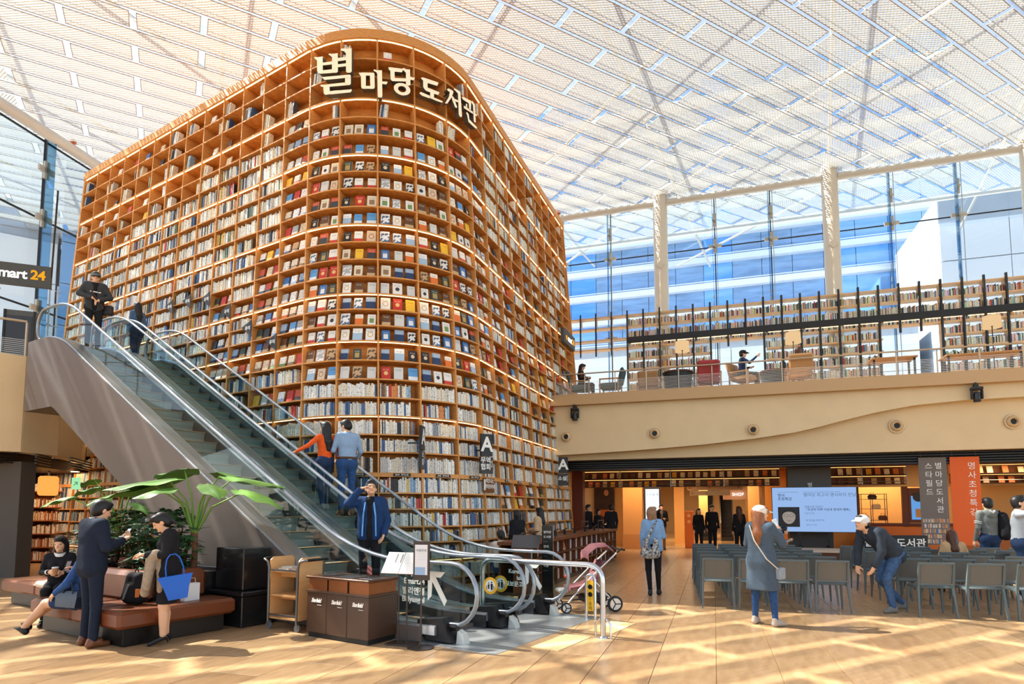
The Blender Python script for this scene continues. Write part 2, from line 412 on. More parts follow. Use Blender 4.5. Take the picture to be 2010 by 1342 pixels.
for a in cols:
    c = MB().lathe([(.3, 0), (.3, 10.05), (.27, 10.12)], bal(a, FD - .45, F2), 24)
    c = c.build('column', CPT, None, 40)
    pl = MB().hexa([bal(a - .18, FD - .76, 11.9) + BW3 * du + Z3 * dz + BM3 * dd for dd in (0, -.03) for du, dz in ((.18, .0), (.36, .18), (.18, .36), (0, .18))])
    pl.build('junction_plate', CPT, c)
    tag(c, {0: 'tall round cream column nearest the bookcase, in front of the glass facade', 1: 'tall round cream column in the middle of the glass facade', 2: 'tall round cream column at the right edge of the glass facade'}[cols.index(a)], 'column', 'facade columns')
pz = 14.95
for (a0, a1) in ((-3.9, 2.56), (3.12, 9.22), (9.78, 15.87)):
    wpart(MB().tube([bal(a0, FD - .45, pz), bal(a1, FD - .45, pz)], .15, 14), 'edge_beam', GREY_P, 40)

# ---- left glass wall
LWo = Vector((-17.3, 19.3)); LWd = Vector((0.19, 0.982)); LWn = Vector((0.982, -0.19))
def lw(t, d, z): return Vector((LWo.x + LWd.x * t + LWn.x * d, LWo.y + LWd.y * t + LWn.y * d, z))
win2 = empty('window_2', lw(0, 0, F2), 0, kind='structure'); win2_i = Matrix.Translation(lw(0, 0, F2)).inverted()
def wpart2(mb, name, m, smooth=None):
    o = mb.build(name, m, win2, smooth); o.data.transform(win2_i); return o
lm = [-4.5, -2.3, -.15, 1.95, 4.2]
LZ = [F2 - .1, 8.7, 12.0, 14.9]
for a0, a1 in zip(lm[:-1], lm[1:]):
    for z0, z1 in zip(LZ[:-1], LZ[1:]):
        wpart2(MB().quad(lw(a0 + .01, 0, z0), lw(a1 - .01, 0, z0), lw(a1 - .01, 0, z1), lw(a0 + .01, 0, z1)), 'pane', GF)
        wpart2(MB().bar(lw(a0, 0, z1), lw(a1, 0, z1), .05, .06), 'gasket', GASK)
for a in lm[1:]:
    wpart2(MB().bar(lw(a, .03, F2), lw(a, .03, 15), .08, .08, (1, 0, 0)), 'mullion', GASK)
    wpart2(MB().hexa([lw(a - .02, d, z) + Vector((LWd.x * k, LWd.y * k, 0)) for z in (F2, 15) for d, k in ((.1, 0), (.5, 0), (.5, .015), (.1, .015))]), 'glass_fin', glass('fin glass'))
    for z in (8.7, 12.0, 13.8):
        sp = MB(); c = lw(a, .12, z)
        for du, dz in ((.3, 0), (-.3, 0), (0, .32), (0, -.32)): sp.bar(c, c + Vector((LWd.x * du, LWd.y * du, dz)), .2, .08, (LWn.x, LWn.y, 0))
        wpart2(sp, 'spider_fitting', mat('cast fitting'))
    for k in (.25, .55):
        wpart2(MB().tube([lw(a + k, .3, 7.6), lw(a + k, .3, 9.7)], .03, 6), 'tension_rod', STEEL_D)
        for z in (7.7, 8.2, 8.9, 9.5): wpart2(MB().tube([lw(a + k - .07, .3, z), lw(a + k + .07, .3, z)], .025, 6), 'rod_socket', STEEL_D)
wpart2(MB().tube([lw(-9, .45, pz), lw(3.9, .45, pz)], .2, 14), 'edge_beam', GREY_P, 40)

ORF = mat('orange fixture', (214, 96, 40), .5)
for wp, q in ((wpart, bal(-1.75, FD - .45, pz + .28)), (wpart2, lw(2.6, .45, pz + .3))):
    o = wp(MB().ball(q, .12, 8).lathe([(.05, -.1), (.05, .1)], q, 10, ax=(1, 0, 0)), 'warning_beacon', ORF, 60); tag(o, 'small orange beacon on the pipe end')
# ---- what stands outside
def band_building():
    """glass block across the street: blue panes between white floor bands"""
    e = empty('office_building', bal(5, 28, -2)); mi = Matrix.Translation(bal(5, 28, -2)).inverted()
    blue = bpy.data.materials.new('painted-sky curtain glass'); blue.use_nodes = True; n = blue.node_tree.nodes; l = blue.node_tree.links; p = n['Principled BSDF']
    tc = n.new('ShaderNodeTexCoord'); mp = n.new('ShaderNodeMapping'); mp.inputs['Scale'].default_value = (.05, .05, .35); mp.inputs['Rotation'].default_value = (0, .35, 0)
    tx = n.new('ShaderNodeTexNoise'); tx.inputs['Scale'].default_value = 3; tx.inputs['Detail'].default_value = 6
    l.new(tc.outputs['Object'], mp.inputs[0]); l.new(mp.outputs[0], tx.inputs[0])
    rp = n.new('ShaderNodeValToRGB'); rp.color_ramp.elements[0].position = .4; rp.color_ramp.elements[1].position = .72
    rp.color_ramp.elements[0].color = (*srgb(96, 172, 250), 1); rp.color_ramp.elements[1].color = (*srgb(170, 214, 252), 1)  # sky reflection and its pale streaks painted into the pane colour
    l.new(tx.outputs[0], rp.inputs[0]); l.new(rp.outputs[0], p.inputs['Base Color']); p.inputs['Roughness'].default_value = .08; p.inputs['Metallic'].default_value = .35
    dull = mat('grey-blue curtain glass', (150, 186, 226), .15, metal=.25, noise=.3, nscale=.6, stretch=(1, 1, 5))
    bandm = mat('white floor band', (244, 246, 250), .6)
    zs = [-2] + [18.27 - 2.03 * k for k in range(9, 0, -1)] + [18.27, 20.28, 22.27, 24.43, 26.5, 28.6, 30.7, 32.8, 34.9]
    edges = [-14 + 2.05 * k for k in range(18)]
    for z0, z1 in zip(zs[:-1], zs[1:]):
        if z0 > 5:
            for a0, a1 in zip(edges[:-1], edges[1:]):
                m = dull if -4.0 < (a0 + a1) / 2 < 12.6 and not (5.2 < (a0 + a1) / 2 < 7.3) else blue
                o = MB().hexa([bal(a0 + .02, 28, z0), bal(a1 - .02, 28, z0), bal(a1 - .02, 28.2, z0), bal(a0 + .02, 28.2, z0), bal(a0 + .02, 28, z1), bal(a1 - .02, 28, z1), bal(a1 - .02, 28.2, z1), bal(a0 + .02, 28.2, z1)]).build('pane', m, e); o.data.transform(mi)
        o = MB().bar(bal(-14, 27.8, z0), bal(20.85, 27.8, z0), .6, .42).build('floor_band', bandm, e); o.data.transform(mi)
        o = MB().bar(bal(-14, 27.45, z0 + .3), bal(20.85, 27.45, z0 + .3), .05, .05).build('ledge_rail', bandm, e); o.data.transform(mi)
    o = MB().hexa([bal(a, d, z) for z in (-2, 34.7) for a, d in ((-14, 28.3), (20.8, 28.3), (20.8, 40), (-14, 40))]).build('block', dull, e); o.data.transform(mi)
    tag(e, 'blue glass office block with white floor bands seen through the right facade', 'building')
band_building()
def clad_building(name, label, p0, p1, depth, h, m, joints, zb=-2):
    c = (Vector(p0) + Vector(p1)) / 2; e = empty(name, (c.x, c.y, zb)); mi = Matrix.Translation((c.x, c.y, zb)).inverted()
    p0, p1 = Vector((*p0, 0)), Vector((*p1, 0)); t = (p1 - p0).normalized(); n = Vector((-t.y, t.x, 0))
    L = (p1 - p0).length; nx = max(1, int(L / 2.4)); nz = int((h - zb) / 2.1)
    w_ = (L) / nx
    o = MB().hexa([p0 + n * .1 + Z3 * zb, p1 + n * .1 + Z3 * zb, p1 + n * depth + Z3 * zb, p0 + n * depth + Z3 * zb, p0 + n * .1 + Z3 * h, p1 + n * .1 + Z3 * h, p1 + n * depth + Z3 * h, p0 + n * depth + Z3 * h]).build('wall', mat('cladding joint', (176, 182, 192), .7), e); o.data.transform(mi)
    for i in range(nx):
        for k in range(2 if zb < 0 else 0, nz):
            a = p0 + t * (i * w_ + .02); b = p0 + t * ((i + 1) * w_ - .02); z0, z1 = zb + k * 2.1 + .03, zb + (k + 1) * 2.1 - .03
            o = MB().hexa([a + Z3 * z0, b + Z3 * z0, b + n * .15 + Z3 * z0, a + n * .15 + Z3 * z0, a + Z3 * z1, b + Z3 * z1, b + n * .15 + Z3 * z1, a + n * .15 + Z3 * z1]).build('cladding_panel', m, e); o.data.transform(mi)
    tag(e, label, 'building'); return e
WCL = mat('white cladding', (240, 242, 246), .5)
q0, q1 = bal(16.6, 18, 0), bal(26, 18, 0)
clad_building('clad_building', 'white panelled building outside at the right end of the facade', (q0.x, q0.y), (q1.x, q1.y), 8, 18.4, WCL, 1)
clad_building('clad_building', 'white panelled building outside the left glass wall', (-33, 22), (-22.6, 29.5), 8, 16.6, WCL, 1)
clad_building('glass_tower', 'narrow blue tower outside the left glass wall beside the bookcase', (-22.2, 29.2), (-19.0, 31.5), 6, 19, mat('pale blue glazing', (120, 168, 222), .2, metal=.3), 1)
q0, q1 = bal(-9, 20, 0), bal(16, 20, 0)
clad_building('low_building', 'long low white building across the street behind the upstairs shelving', (q0.x, q0.y), (q1.x, q1.y), 5, 12.3, WCL, 1, F2 - .1)
OUTG = mat('pale paving outside', (206, 204, 200), .8)
for nm, poly in (('ground_plaza', [bal(-20, FD + .3, 0), bal(40, FD + .3, 0), bal(40, 60, 0), bal(-20, 60, 0)]),):
    m_ = MB().hexa([Vector((q.x, q.y, F2 - .6)) for q in poly] + [Vector((q.x, q.y, F2 - .1)) for q in poly]); tag(m_.build('floor_terrace', OUTG), kind='structure')
lo = [lw(-12, -.2, 0), lw(14, -.2, 0), lw(14, -30, 0), lw(-12, -30, 0)]
tag(MB().hexa([Vector((q.x, q.y, F2 - .6)) for q in lo] + [Vector((q.x, q.y, F2 - .1)) for q in lo]).build('floor_terrace', OUTG), kind='structure')

# ---- upper floor on the right: slab, fascia with its sweeping lower edge, recess, louvre band
sl_ = [bal(-.35, .02, 0), bal(24, .02, 0), bal(24, FD + .3, 0), bal(-4, FD + .3, 0), bal(-1.2, 3.5, 0)]
tag(MB().rings([[Vector((q.x, q.y, z)) for q in sl_] for z in (F2 - .35, F2)]).build('floor_upper', mat('pale oak floor', (196, 160, 116), .5)), kind='structure')
prof = [(-.35, 3.36), (.5, 3.38), (2.2, 3.44), (3.4, 3.50), (4.5, 3.57), (5.94, 3.70), (7.04, 3.84), (7.7, 3.98), (8.24, 4.12), (9.14, 4.33), (10.1, 4.49), (11.3, 4.57), (12.6, 4.59), (16, 4.62), (24, 4.62)]
def loft(name, top, low, d0, d1, m, tilt=0.0):
    mb = MB()
    for (a0, l0), (a1, l1) in zip(low[:-1], low[1:]):
        k0, k1 = tilt * (l0 - 3.36) / (top - 3.36), tilt * (l1 - 3.36) / (top - 3.36)
        mb.hexa([bal(a0, d0 + k0, l0), bal(a1, d0 + k1, l1), bal(a1, d1 + k1, l1), bal(a0, d1 + k0, l0), bal(a0, d0 + tilt, top), bal(a1, d0 + tilt, top), bal(a1, d1 + tilt, top), bal(a0, d1 + tilt, top)])
    return tag(mb.build(name, m), kind='structure')
loft('wall_fascia', F2 + .04, prof, -.02, .40, BEIGE, .3)
loft('wall_fascia_recess', F2 - .3, [(-.35, 3.22), (24, 3.26)], .42, .7, BEIGE)
gr = MB().hexa([bal(a, d, z) for z in (2.9, 3.3) for a, d in ((-.6, 1.0), (24, 1.0), (24, 1.3), (-.6, 1.3))])
trim = gr.build('trim_1', BLACK); tag(trim, kind='structure')
for k in range(5):
    z = 2.93 + .07 * k
    MB().bar(bal(-.6, .86, z), bal(24, .86, z), .2, .035).build('louvre_blade', mat('louvre black', (34, 32, 32), .4), trim)
lc = [bal(-6, .7, 0), bal(26, .7, 0), bal(26, 34, 0), bal(-6, 34, 0)]
tag(MB().rings([[Vector((q.x, q.y, z)) for q in lc] for z in (3.3, 3.5)]).build('ceiling_lower', mat('wood slat ceiling', (150, 92, 46), .5, noise=.3, nscale=3, stretch=(1, 14, 1))), kind='structure')
# ---- upper floor on the left
F2E = 5.2
lpoly = [(-26, 10.5), (-19, 11.6), (-14.5, 12.75), (-12.2, 13.65), (-11.55, 14.3), (-11.45, 15.3), (-12.2, 17.2), (-13.4, 19.4)]
full = lpoly + [(-16.8, 21.5), (-18.5, 12), (-26, 11.5)]
tag(MB().prism(lpoly + [(-17, 19.6), (-18.4, 12.6), (-26, 11.4)], F2E - .4, F2E).build('floor_upper_left', mat('pale oak floor')), kind='structure')
mb = MB()
for (x0, y0), (x1, y1) in zip(lpoly[:-1], lpoly[1:]):
    t = Vector((x1 - x0, y1 - y0)).normalized(); n = Vector((t.y, -t.x)) * .03
    mb.hexa([(x0 + n.x, y0 + n.y, 2.95), (x1 + n.x, y1 + n.y, 2.95), (x1 - n.x * 8, y1 - n.y * 8, 2.95), (x0 - n.x * 8, y0 - n.y * 8, 2.95), (x0 + n.x, y0 + n.y, F2E + .03), (x1 + n.x, y1 + n.y, F2E + .03), (x1 - n.x * 8, y1 - n.y * 8, F2E + .03), (x0 - n.x * 8, y0 - n.y * 8, F2E + .03)])
tag(mb.build('wall_fascia_left', BEIGE, None, 30), kind='structure')
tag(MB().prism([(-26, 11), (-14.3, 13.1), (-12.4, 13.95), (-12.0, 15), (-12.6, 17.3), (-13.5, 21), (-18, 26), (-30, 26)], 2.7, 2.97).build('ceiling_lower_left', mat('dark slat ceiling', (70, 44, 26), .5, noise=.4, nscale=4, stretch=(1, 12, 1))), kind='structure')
mb = MB()
for k in range(4):
    z = 2.72 + .07 * k
    for (x0, y0), (x1, y1) in zip(lpoly[:-2], lpoly[1:-1]): mb.bar((x0 + .1, y0 + .35, z), (x1 + .1 if x1 < -12 else x1 - .4, y1 + .35, z), .05, .03)
tag(mb.build('trim_2', mat('louvre black')), kind='structure')
# ================================================================ the great bookcase
BAY = 0.833; S0 = 11.34 / 1.2258 * G - 13 * BAY      # bay edges fall where the curved front's dividers stand
NB0 = 0
while S0 + NB0 * BAY < -0.05: NB0 += 1
edges = [S0 + k * BAY for k in range(NB0, 60) if S0 + k * BAY < LEN + .1]
edges[0] = min(edges[0], 0.05)
NBAY = len(edges) - 1
_z = [12.777, 12.264, 11.795, 11.25, 10.764, 10.322, 9.833, 9.399, 8.982, 8.53, 8.108, 7.675, 7.26, 6.854, 6.452, 6.082, 5.709, 5.352, 4.91, 4.483, 4.071, 3.663, 3.248, 2.858, 2.40, 1.973, 1.627, 1.249, 0.909, 0.534, 0.12]
ZS = [1.6 + (z - 1.6) * G / 1.2258 for z in _z]
LEDROW = [0, 3, 6, 10, 14, 17, 21, 29]
DEP, TH = 0.36, 0.032
bx0 = bcp(LEN_L + LEN_A / 2, 0, 1.5); bc = empty('bookcase', (bx0.x, bx0.y, 0)); BCI = Matrix.Translation((bx0.x, bx0.y, 0)).inverted()
tag(bc, 'giant curved oak bookcase tower with lit shelves full of books behind the escalators', 'bookcase')
def bpart(mb, name, m, smooth=None, par=None):
    o = mb.build(name, m, par or bc, smooth); o.data.transform(BCI); return o
SLOW = edges[-1] - 2.2           # below the upper floor the right face stops at the balcony
def smax(z): return LEN if z > F2 + .2 else LEN - 1.75
nsub = lambda s0, s1: 5 if s1 > LEN_L - .1 and s0 < LEN_L + LEN_A + .1 else 1
def board(mb, s0, s1, z0, z1, d0, d1, n=None):
    n = n or nsub(s0, s1)
    for i in range(n):
        a, b = s0 + (s1 - s0) * i / n, s0 + (s1 - s0) * (i + 1) / n
        mb.hexa([bcp(a, z0, d0), bcp(b, z0, d0), bcp(b, z0, d1), bcp(a, z0, d1), bcp(a, z1, d0), bcp(b, z1, d0), bcp(b, z1, d1), bcp(a, z1, d1)])
    return mb
# dividers
for s in edges:
    top = HT - .1
    bot = 0.02 if s <= LEN - 1.7 else F2 + .05
    n = 8; mb = MB(); rs = []
    for i in range(n + 1):
        z = bot + (top - bot) * i / n; nn = bcn(s); t = Vector((-nn.y, nn.x, 0)) * (TH / 2)
        p = bcp(s, z, -.004); q = bcp(s, z, DEP)
        rs.append([p - t, p + t, q + t, q - t])
    mb.rings(rs); bpart(mb, 'divider', WOOD)
# back, cornice, plinth, top, rear body
mb = MB(); N = 90
for i in range(N):
    a, b = LEN * i / N, LEN * (i + 1) / N
    for z0, z1 in ((0, F2 + .2), (F2 + .2, 9), (9, HT - .05)):
        if z0 == 0 and a > LEN - 1.75: continue
        mb.quad(bcp(a, z0, DEP), bcp(b, z0, DEP), bcp(b, z1, DEP), bcp(a, z1, DEP))
bpart(mb, 'back_panel', WOOD_D, 180)
mb = MB()
for i in range(N): board(mb, LEN * i / N, LEN * (i + 1) / N, ZS[0] + .0, HT + .02, -.03, DEP + .05, 1)
bpart(mb, 'cornice', WOOD)
mb = MB()
for i in range(N):
    if LEN * i / N < LEN - 1.75: board(mb, LEN * i / N, LEN * (i + 1) / N, 0, .1, .03, DEP, 1)
bpart(mb, 'plinth', WALNUT)
mb = MB(); ring = [bcp(LEN * i / 40, HT, .3) for i in range(41)]; far = [bcp(LEN, HT, 3.5), bcp(0, HT, 3.0)]
mb.rings([[Vector((p.x, p.y, z)) for p in ring + far] for z in (HT - .1, HT - .02)]); bpart(mb, 'top_board', WOOD)
for s, z0, dd in ((0, .02, 3.0), (LEN, F2 + .02, 3.5)):
    mb = MB(); A, B = bcp(s, z0, 0), bcp(s, z0, dd); C, D = bcp(s, HT - .05, 0), bcp(s, HT - .05, dd); t = Vector((-bcn(s).y, bcn(s).x, 0)) * .03
    mb.hexa([A - t, A + t, B + t, B - t, C - t, C + t, D + t, D - t]); bpart(mb, 'end_panel', WOOD)
# shelves: the 300 largest singly, the far ones joined
cells = []
for r in range(len(ZS)):
    for k in range(NBAY):
        s0, s1 = edges[k], edges[k + 1]
        if (s0 + s1) / 2 > smax(ZS[r]): continue
        p = bcp((s0 + s1) / 2, ZS[r], 0); d = (p - Vector((0, 0, 1.6))).length
        face = bcn((s0 + s1) / 2).dot((p - Vector((0, 0, 1.6))).normalized())
        cells.append((-face / d ** 2, r, k))
cells.sort(); single = set((r, k) for _, r, k in cells[:290]); mb2 = MB()
for _, r, k in cells:
    if r == 0: continue
    th = .09 if r == 24 else .03
    if (r, k) in single: bpart(board(MB(), edges[k] + TH / 2, edges[k + 1] - TH / 2, ZS[r] - th, ZS[r], 0.0, DEP - .002), 'shelf', WOOD)
    else: board(mb2, edges[k] + TH / 2, edges[k + 1] - TH / 2, ZS[r] - th, ZS[r], 0.0, DEP - .002)
tag(bpart(mb2, 'shelves_beyond', WOOD), kind='stuff')
LEDM = lamp_mat('warm led', (255, 214, 150), 4.0)
for r in LEDROW:
    mb = MB(); zt = ZS[r] - (.03 if r else 0.0)
    for i in range(N):
        a, b = LEN * i / N, LEN * (i + 1) / N
        if a > smax(ZS[r] - .2): continue
        board(mb, a, b, zt - .011, zt - .001, .02, .045, 1)
    bpart(mb, 'led_strip', LEDM)

# ---- books
def cover_mat(i, base, second, style):
    nm = 'book cover %d' % i
    m = bpy.data.materials.new(nm); m.use_nodes = True; n = m.node_tree.nodes; l = m.node_tree.links; p = n['Principled BSDF']
    p.inputs['Roughness'].default_value = .45; p.inputs['Specular IOR Level'].default_value = .35
    tc = n.new('ShaderNodeTexCoord'); sx = n.new('ShaderNodeSeparateXYZ'); l.new(tc.outputs['Generated'], sx.inputs[0])
    def M(op, a, b=0.0):
        q = n.new('ShaderNodeMath'); q.operation = op
        for j, v in enumerate((a, b)):
            if isinstance(v, (int, float)): q.inputs[j].default_value = v
            else: l.new(v, q.inputs[j])
        return q.outputs[0]
    X, Zc = sx.outputs[0], sx.outputs[2]
    if style == 'band': fac = M('LESS_THAN', Zc, .32)
    elif style == 'top': fac = M('GREATER_THAN', Zc, .62)
    elif style == 'disc':
        fac = M('LESS_THAN', M('ADD', M('POWER', M('SUBTRACT', X, .5), 2.0), M('MULTIPLY', M('POWER', M('SUBTRACT', Zc, .48), 2.0), 1.9)), .05)
    elif style == 'ring':
        d = M('ADD', M('POWER', M('SUBTRACT', X, .5), 2.0), M('MULTIPLY', M('POWER', M('SUBTRACT', Zc, .5), 2.0), 1.9)); fac = M('MULTIPLY', M('LESS_THAN', d, .09), M('GREATER_THAN', d, .05))
    elif style == 'box':
        fac = M('MULTIPLY', M('LESS_THAN', M('ABSOLUTE', M('SUBTRACT', X, .5)), .28), M('LESS_THAN', M('ABSOLUTE', M('SUBTRACT', Zc, .42)), .22))
    elif style == 'photo':
        tx = n.new('ShaderNodeTexNoise'); tx.inputs['Scale'].default_value = 3.5; tx.inputs['Detail'].default_value = 5; l.new(tc.outputs['Generated'], tx.inputs[0]); fac = M('GREATER_THAN', M('ADD', tx.outputs[0], M('MULTIPLY', Zc, -.12)), .47)
    else: fac = M('LESS_THAN', Zc, -1)
    # title lines
    wv = n.new('ShaderNodeTexNoise'); wv.inputs['Scale'].default_value = 26; mp = n.new('ShaderNodeMapping'); mp.inputs['Scale'].default_value = (1, 1, .55); l.new(tc.outputs['Generated'], mp.inputs[0]); l.new(mp.outputs[0], wv.inputs[0])
    ln = M('MULTIPLY', M('GREATER_THAN', wv.outputs[0], .56), M('MULTIPLY', M('LESS_THAN', M('ABSOLUTE', M('SUBTRACT', Zc, .78)), .07), M('LESS_THAN', M('ABSOLUTE', M('SUBTRACT', X, .5)), .34)))
    mx = n.new('ShaderNodeMix'); mx.data_type = 'RGBA'; l.new(fac, mx.inputs['Factor']); mx.inputs['A'].default_value = (*srgb(*base), 1); mx.inputs['B'].default_value = (*srgb(*second), 1)
    mx2 = n.new('ShaderNodeMix'); mx2.data_type = 'RGBA'; l.new(ln, mx2.inputs['Factor']); l.new(mx.outputs['Result'], mx2.inputs['A'])
    tcl = (40, 38, 40) if sum(base) > 380 else (235, 225, 205); mx2.inputs['B'].default_value = (*srgb(*tcl), 1)
    l.new(mx2.outputs['Result'], p.inputs['Base Color']); return m
COV = [('white', (236, 234, 228), (60, 60, 64), 'disc'), ('white', (238, 236, 230), (208, 66, 48), 'band'), ('cream', (232, 220, 196), (150, 120, 90), 'box'), ('yellow', (242, 190, 52), (250, 214, 110), 'plain'),
       ('sky-blue', (96, 160, 218), (230, 236, 240), 'band'), ('black', (38, 37, 40), (214, 200, 170), 'disc'), ('grey', (176, 178, 178), (240, 240, 240), 'photo'), ('dark green', (54, 66, 60), (176, 150, 90), 'box'),
       ('red', (196, 52, 40), (230, 190, 120), 'disc'), ('tan', (196, 162, 122), (92, 72, 56), 'photo'), ('white', (240, 240, 238), (84, 112, 150), 'photo'), ('navy', (40, 62, 100), (150, 176, 205), 'top'),
       ('black and white', (226, 226, 224), (30, 30, 32), 'photo'), ('orange', (228, 118, 48), (245, 235, 220), 'top'), ('brown', (104, 70, 48), (200, 170, 130), 'band'), ('pale grey', (214, 214, 210), (170, 172, 176), 'plain'),
       ('white', (240, 238, 232), (218, 170, 60), 'ring'), ('blue', (52, 112, 178), (230, 232, 232), 'box'), ('beige', (222, 200, 170), (180, 90, 60), 'ring'), ('charcoal', (66, 66, 70), (200, 80, 50), 'top'),
       ('light blue', (168, 196, 220), (250, 250, 250), 'top'), ('white', (242, 240, 236), (120, 150, 90), 'box')]
CM = [cover_mat(i, c[1], c[2], c[3]) for i, c in enumerate(COV)]
PAGES = mat('book pages', (238, 230, 212), .8)
BW_ = {}
for wi, (bw, bh) in enumerate(((.18, .26), (.195, .275), (.17, .248), (.205, .28))):
    mb = MB(); t = .028
    mb.box(-bw / 2, -t, 0, bw / 2, -t + .003, bh); mb.box(-bw / 2, -.003, 0, bw / 2, 0, bh); mb.box(-bw / 2 - .002, -t, 0, -bw / 2 + .002, 0, bh)
    mb.mat(1).box(-bw / 2, -t + .003, .003, bw / 2 - .005, -.003, bh - .003)
    BW_[wi] = mb.mesh('book', [CM[0], PAGES])
SPC = [(246, 244, 236)] * 9 + [(240, 228, 204)] * 6 + [(216, 212, 204)] * 4 + [(150, 158, 166), (70, 104, 150), (52, 84, 130), (150, 186, 214), (40, 40, 44), (44, 44, 48), (60, 52, 48), (222, 138, 70), (196, 66, 50), (232, 190, 90), (112, 82, 60), (170, 140, 108), (214, 186, 150), (120, 140, 116), (90, 92, 98)]
class Books:
    """joined books too many or too small to pick out, colour kept per book"""
    def __init__(s): s.v = []; s.f = []; s.c = []
    def hexa(s, pts, col):
        b = len(s.v); s.v += [tuple(p) for p in pts]
        for f in ((4, 5, 6, 7), (0, 1, 5, 4), (1, 2, 6, 5), (3, 0, 4, 7)): s.f.append(tuple(b + i for i in f))
        s.c += [col] * 4
    def build(s, name, m, label, cat):
        me = bpy.data.meshes.new(name); me.from_pydata(s.v, [], s.f); me.materials.append(m)
        at = me.color_attributes.new('Col', 'FLOAT_COLOR', 'CORNER')
        arr = np.repeat(np.array([(*srgb(*c), 1.0) for c in s.c], dtype=np.float32), 4, axis=0); at.data.foreach_set('color', arr.ravel()); me.update()
        return tag(link(name, me), label, cat, kind='stuff')
def spine_mat():
    m = bpy.data.materials.new('printed spines'); m.use_nodes = True; n = m.node_tree.nodes; l = m.node_tree.links; p = n['Principled BSDF']; p.inputs['Roughness'].default_value = .5
    a = n.new('ShaderNodeAttribute'); a.attribute_name = 'Col'
    tc = n.new('ShaderNodeTexCoord'); tx = n.new('ShaderNodeTexNoise'); tx.inputs['Scale'].default_value = 34; tx.inputs['Detail'].default_value = 1; l.new(tc.outputs['Object'], tx.inputs[0])
    rp = n.new('ShaderNodeValToRGB'); rp.color_ramp.elements[0].position = .60; rp.color_ramp.elements[1].position = .64; rp.color_ramp.elements[1].color = (.8, .8, .8, 1); l.new(tx.outputs[0], rp.inputs[0])
    inv = n.new('ShaderNodeMix'); inv.data_type = 'RGBA'; inv.blend_type = 'MULTIPLY'; inv.inputs['Factor'].default_value = 1.0; l.new(a.outputs['Color'], inv.inputs['A']); inv.inputs['B'].default_value = (.35, .33, .32, 1)
    mx = n.new('ShaderNodeMix'); mx.data_type = 'RGBA'; l.new(rp.outputs[0], mx.inputs['Factor']); l.new(a.outputs['Color'], mx.inputs['A']); l.new(inv.outputs['Result'], mx.inputs['B'])
    l.new(mx.outputs['Result'], p.inputs['Base Color']); return m
SPM = spine_mat(); STUFF = Books(); rnd = random.Random(3)
def spines(s0, s1, z, h, fill=1.0, d=.022, lean=False):
    x = s0 + .015; pal = rnd.choice((SPC, SPC, SPC[:22], SPC[:19] + [(70, 104, 150)] * 3)); run = 0; col = (236, 234, 228)
    while x < s0 + (s1 - s0) * fill - .03:
        w = rnd.uniform(.018, .042); hh = h * rnd.uniform(.66, .84); dd = d + rnd.uniform(0, .03)
        if run <= 0: col = rnd.choice(pal); run = rnd.choice((1, 1, 1, 2, 4))
        run -= 1; j = rnd.uniform(.92, 1.0); c = tuple(v * j for v in col)
        sh = .12 * hh if lean else 0
        STUFF.hexa([bcp(x, z, dd), bcp(x + w - .002, z, dd), bcp(x + w - .002, z, dd + .14), bcp(x, z, dd + .14), bcp(x + sh, z + hh, dd), bcp(x + w - .002 + sh, z + hh, dd), bcp(x + w - .002 + sh, z + hh, dd + .14), bcp(x + sh, z + hh, dd + .14)], c)
        x += w
def face_stuff(s, z, k, w=.185, h=.255):
    c = COV[k]; t = .05; zb = z + h * .36
    for (z0, z1, col) in ((z, zb, c[2] if c[3] in ('band', 'box', 'photo') else c[1]), (zb, z + h, c[2] if c[3] == 'top' else c[1])):
        l0, l1 = .05 + .045 * (z0 - z) / h, .05 + .045 * (z1 - z) / h
        STUFF.hexa([bcp(s - w / 2, z0, l0), bcp(s + w / 2, z0, l0), bcp(s + w / 2, z0, l0 + .03), bcp(s - w / 2, z0, l0 + .03), bcp(s - w / 2, z1, l1), bcp(s + w / 2, z1, l1), bcp(s + w / 2, z1, l1 + .03), bcp(s - w / 2, z1, l1 + .03)], col)
def face_object(s, z, k, r, kb, pos, n):
    o = link('book', BW_[rnd.randrange(4)]); o.material_slots[0].link = 'OBJECT'; o.material_slots[0].material = CM[k]
    p = bcp(s, z + .002, .085); nn = bcn(s); o.location = p; o.rotation_euler = (R(-10), 0, math.atan2(-nn.x, nn.y)); o.rotation_mode = 'XYZ'
    tag(o, '%s face-out book, %s of three, %s shelf down, %s bay of curved front' % (COV[k][0], ('left', 'middle', 'right')[pos], ORD[r], ORD[kb]), 'book', 'face-out books on the curved front')
NOSE0 = next(k for k in range(NBAY) if edges[k + 1] > LEN_L + .15)       # first bay of the curved front
fo = []
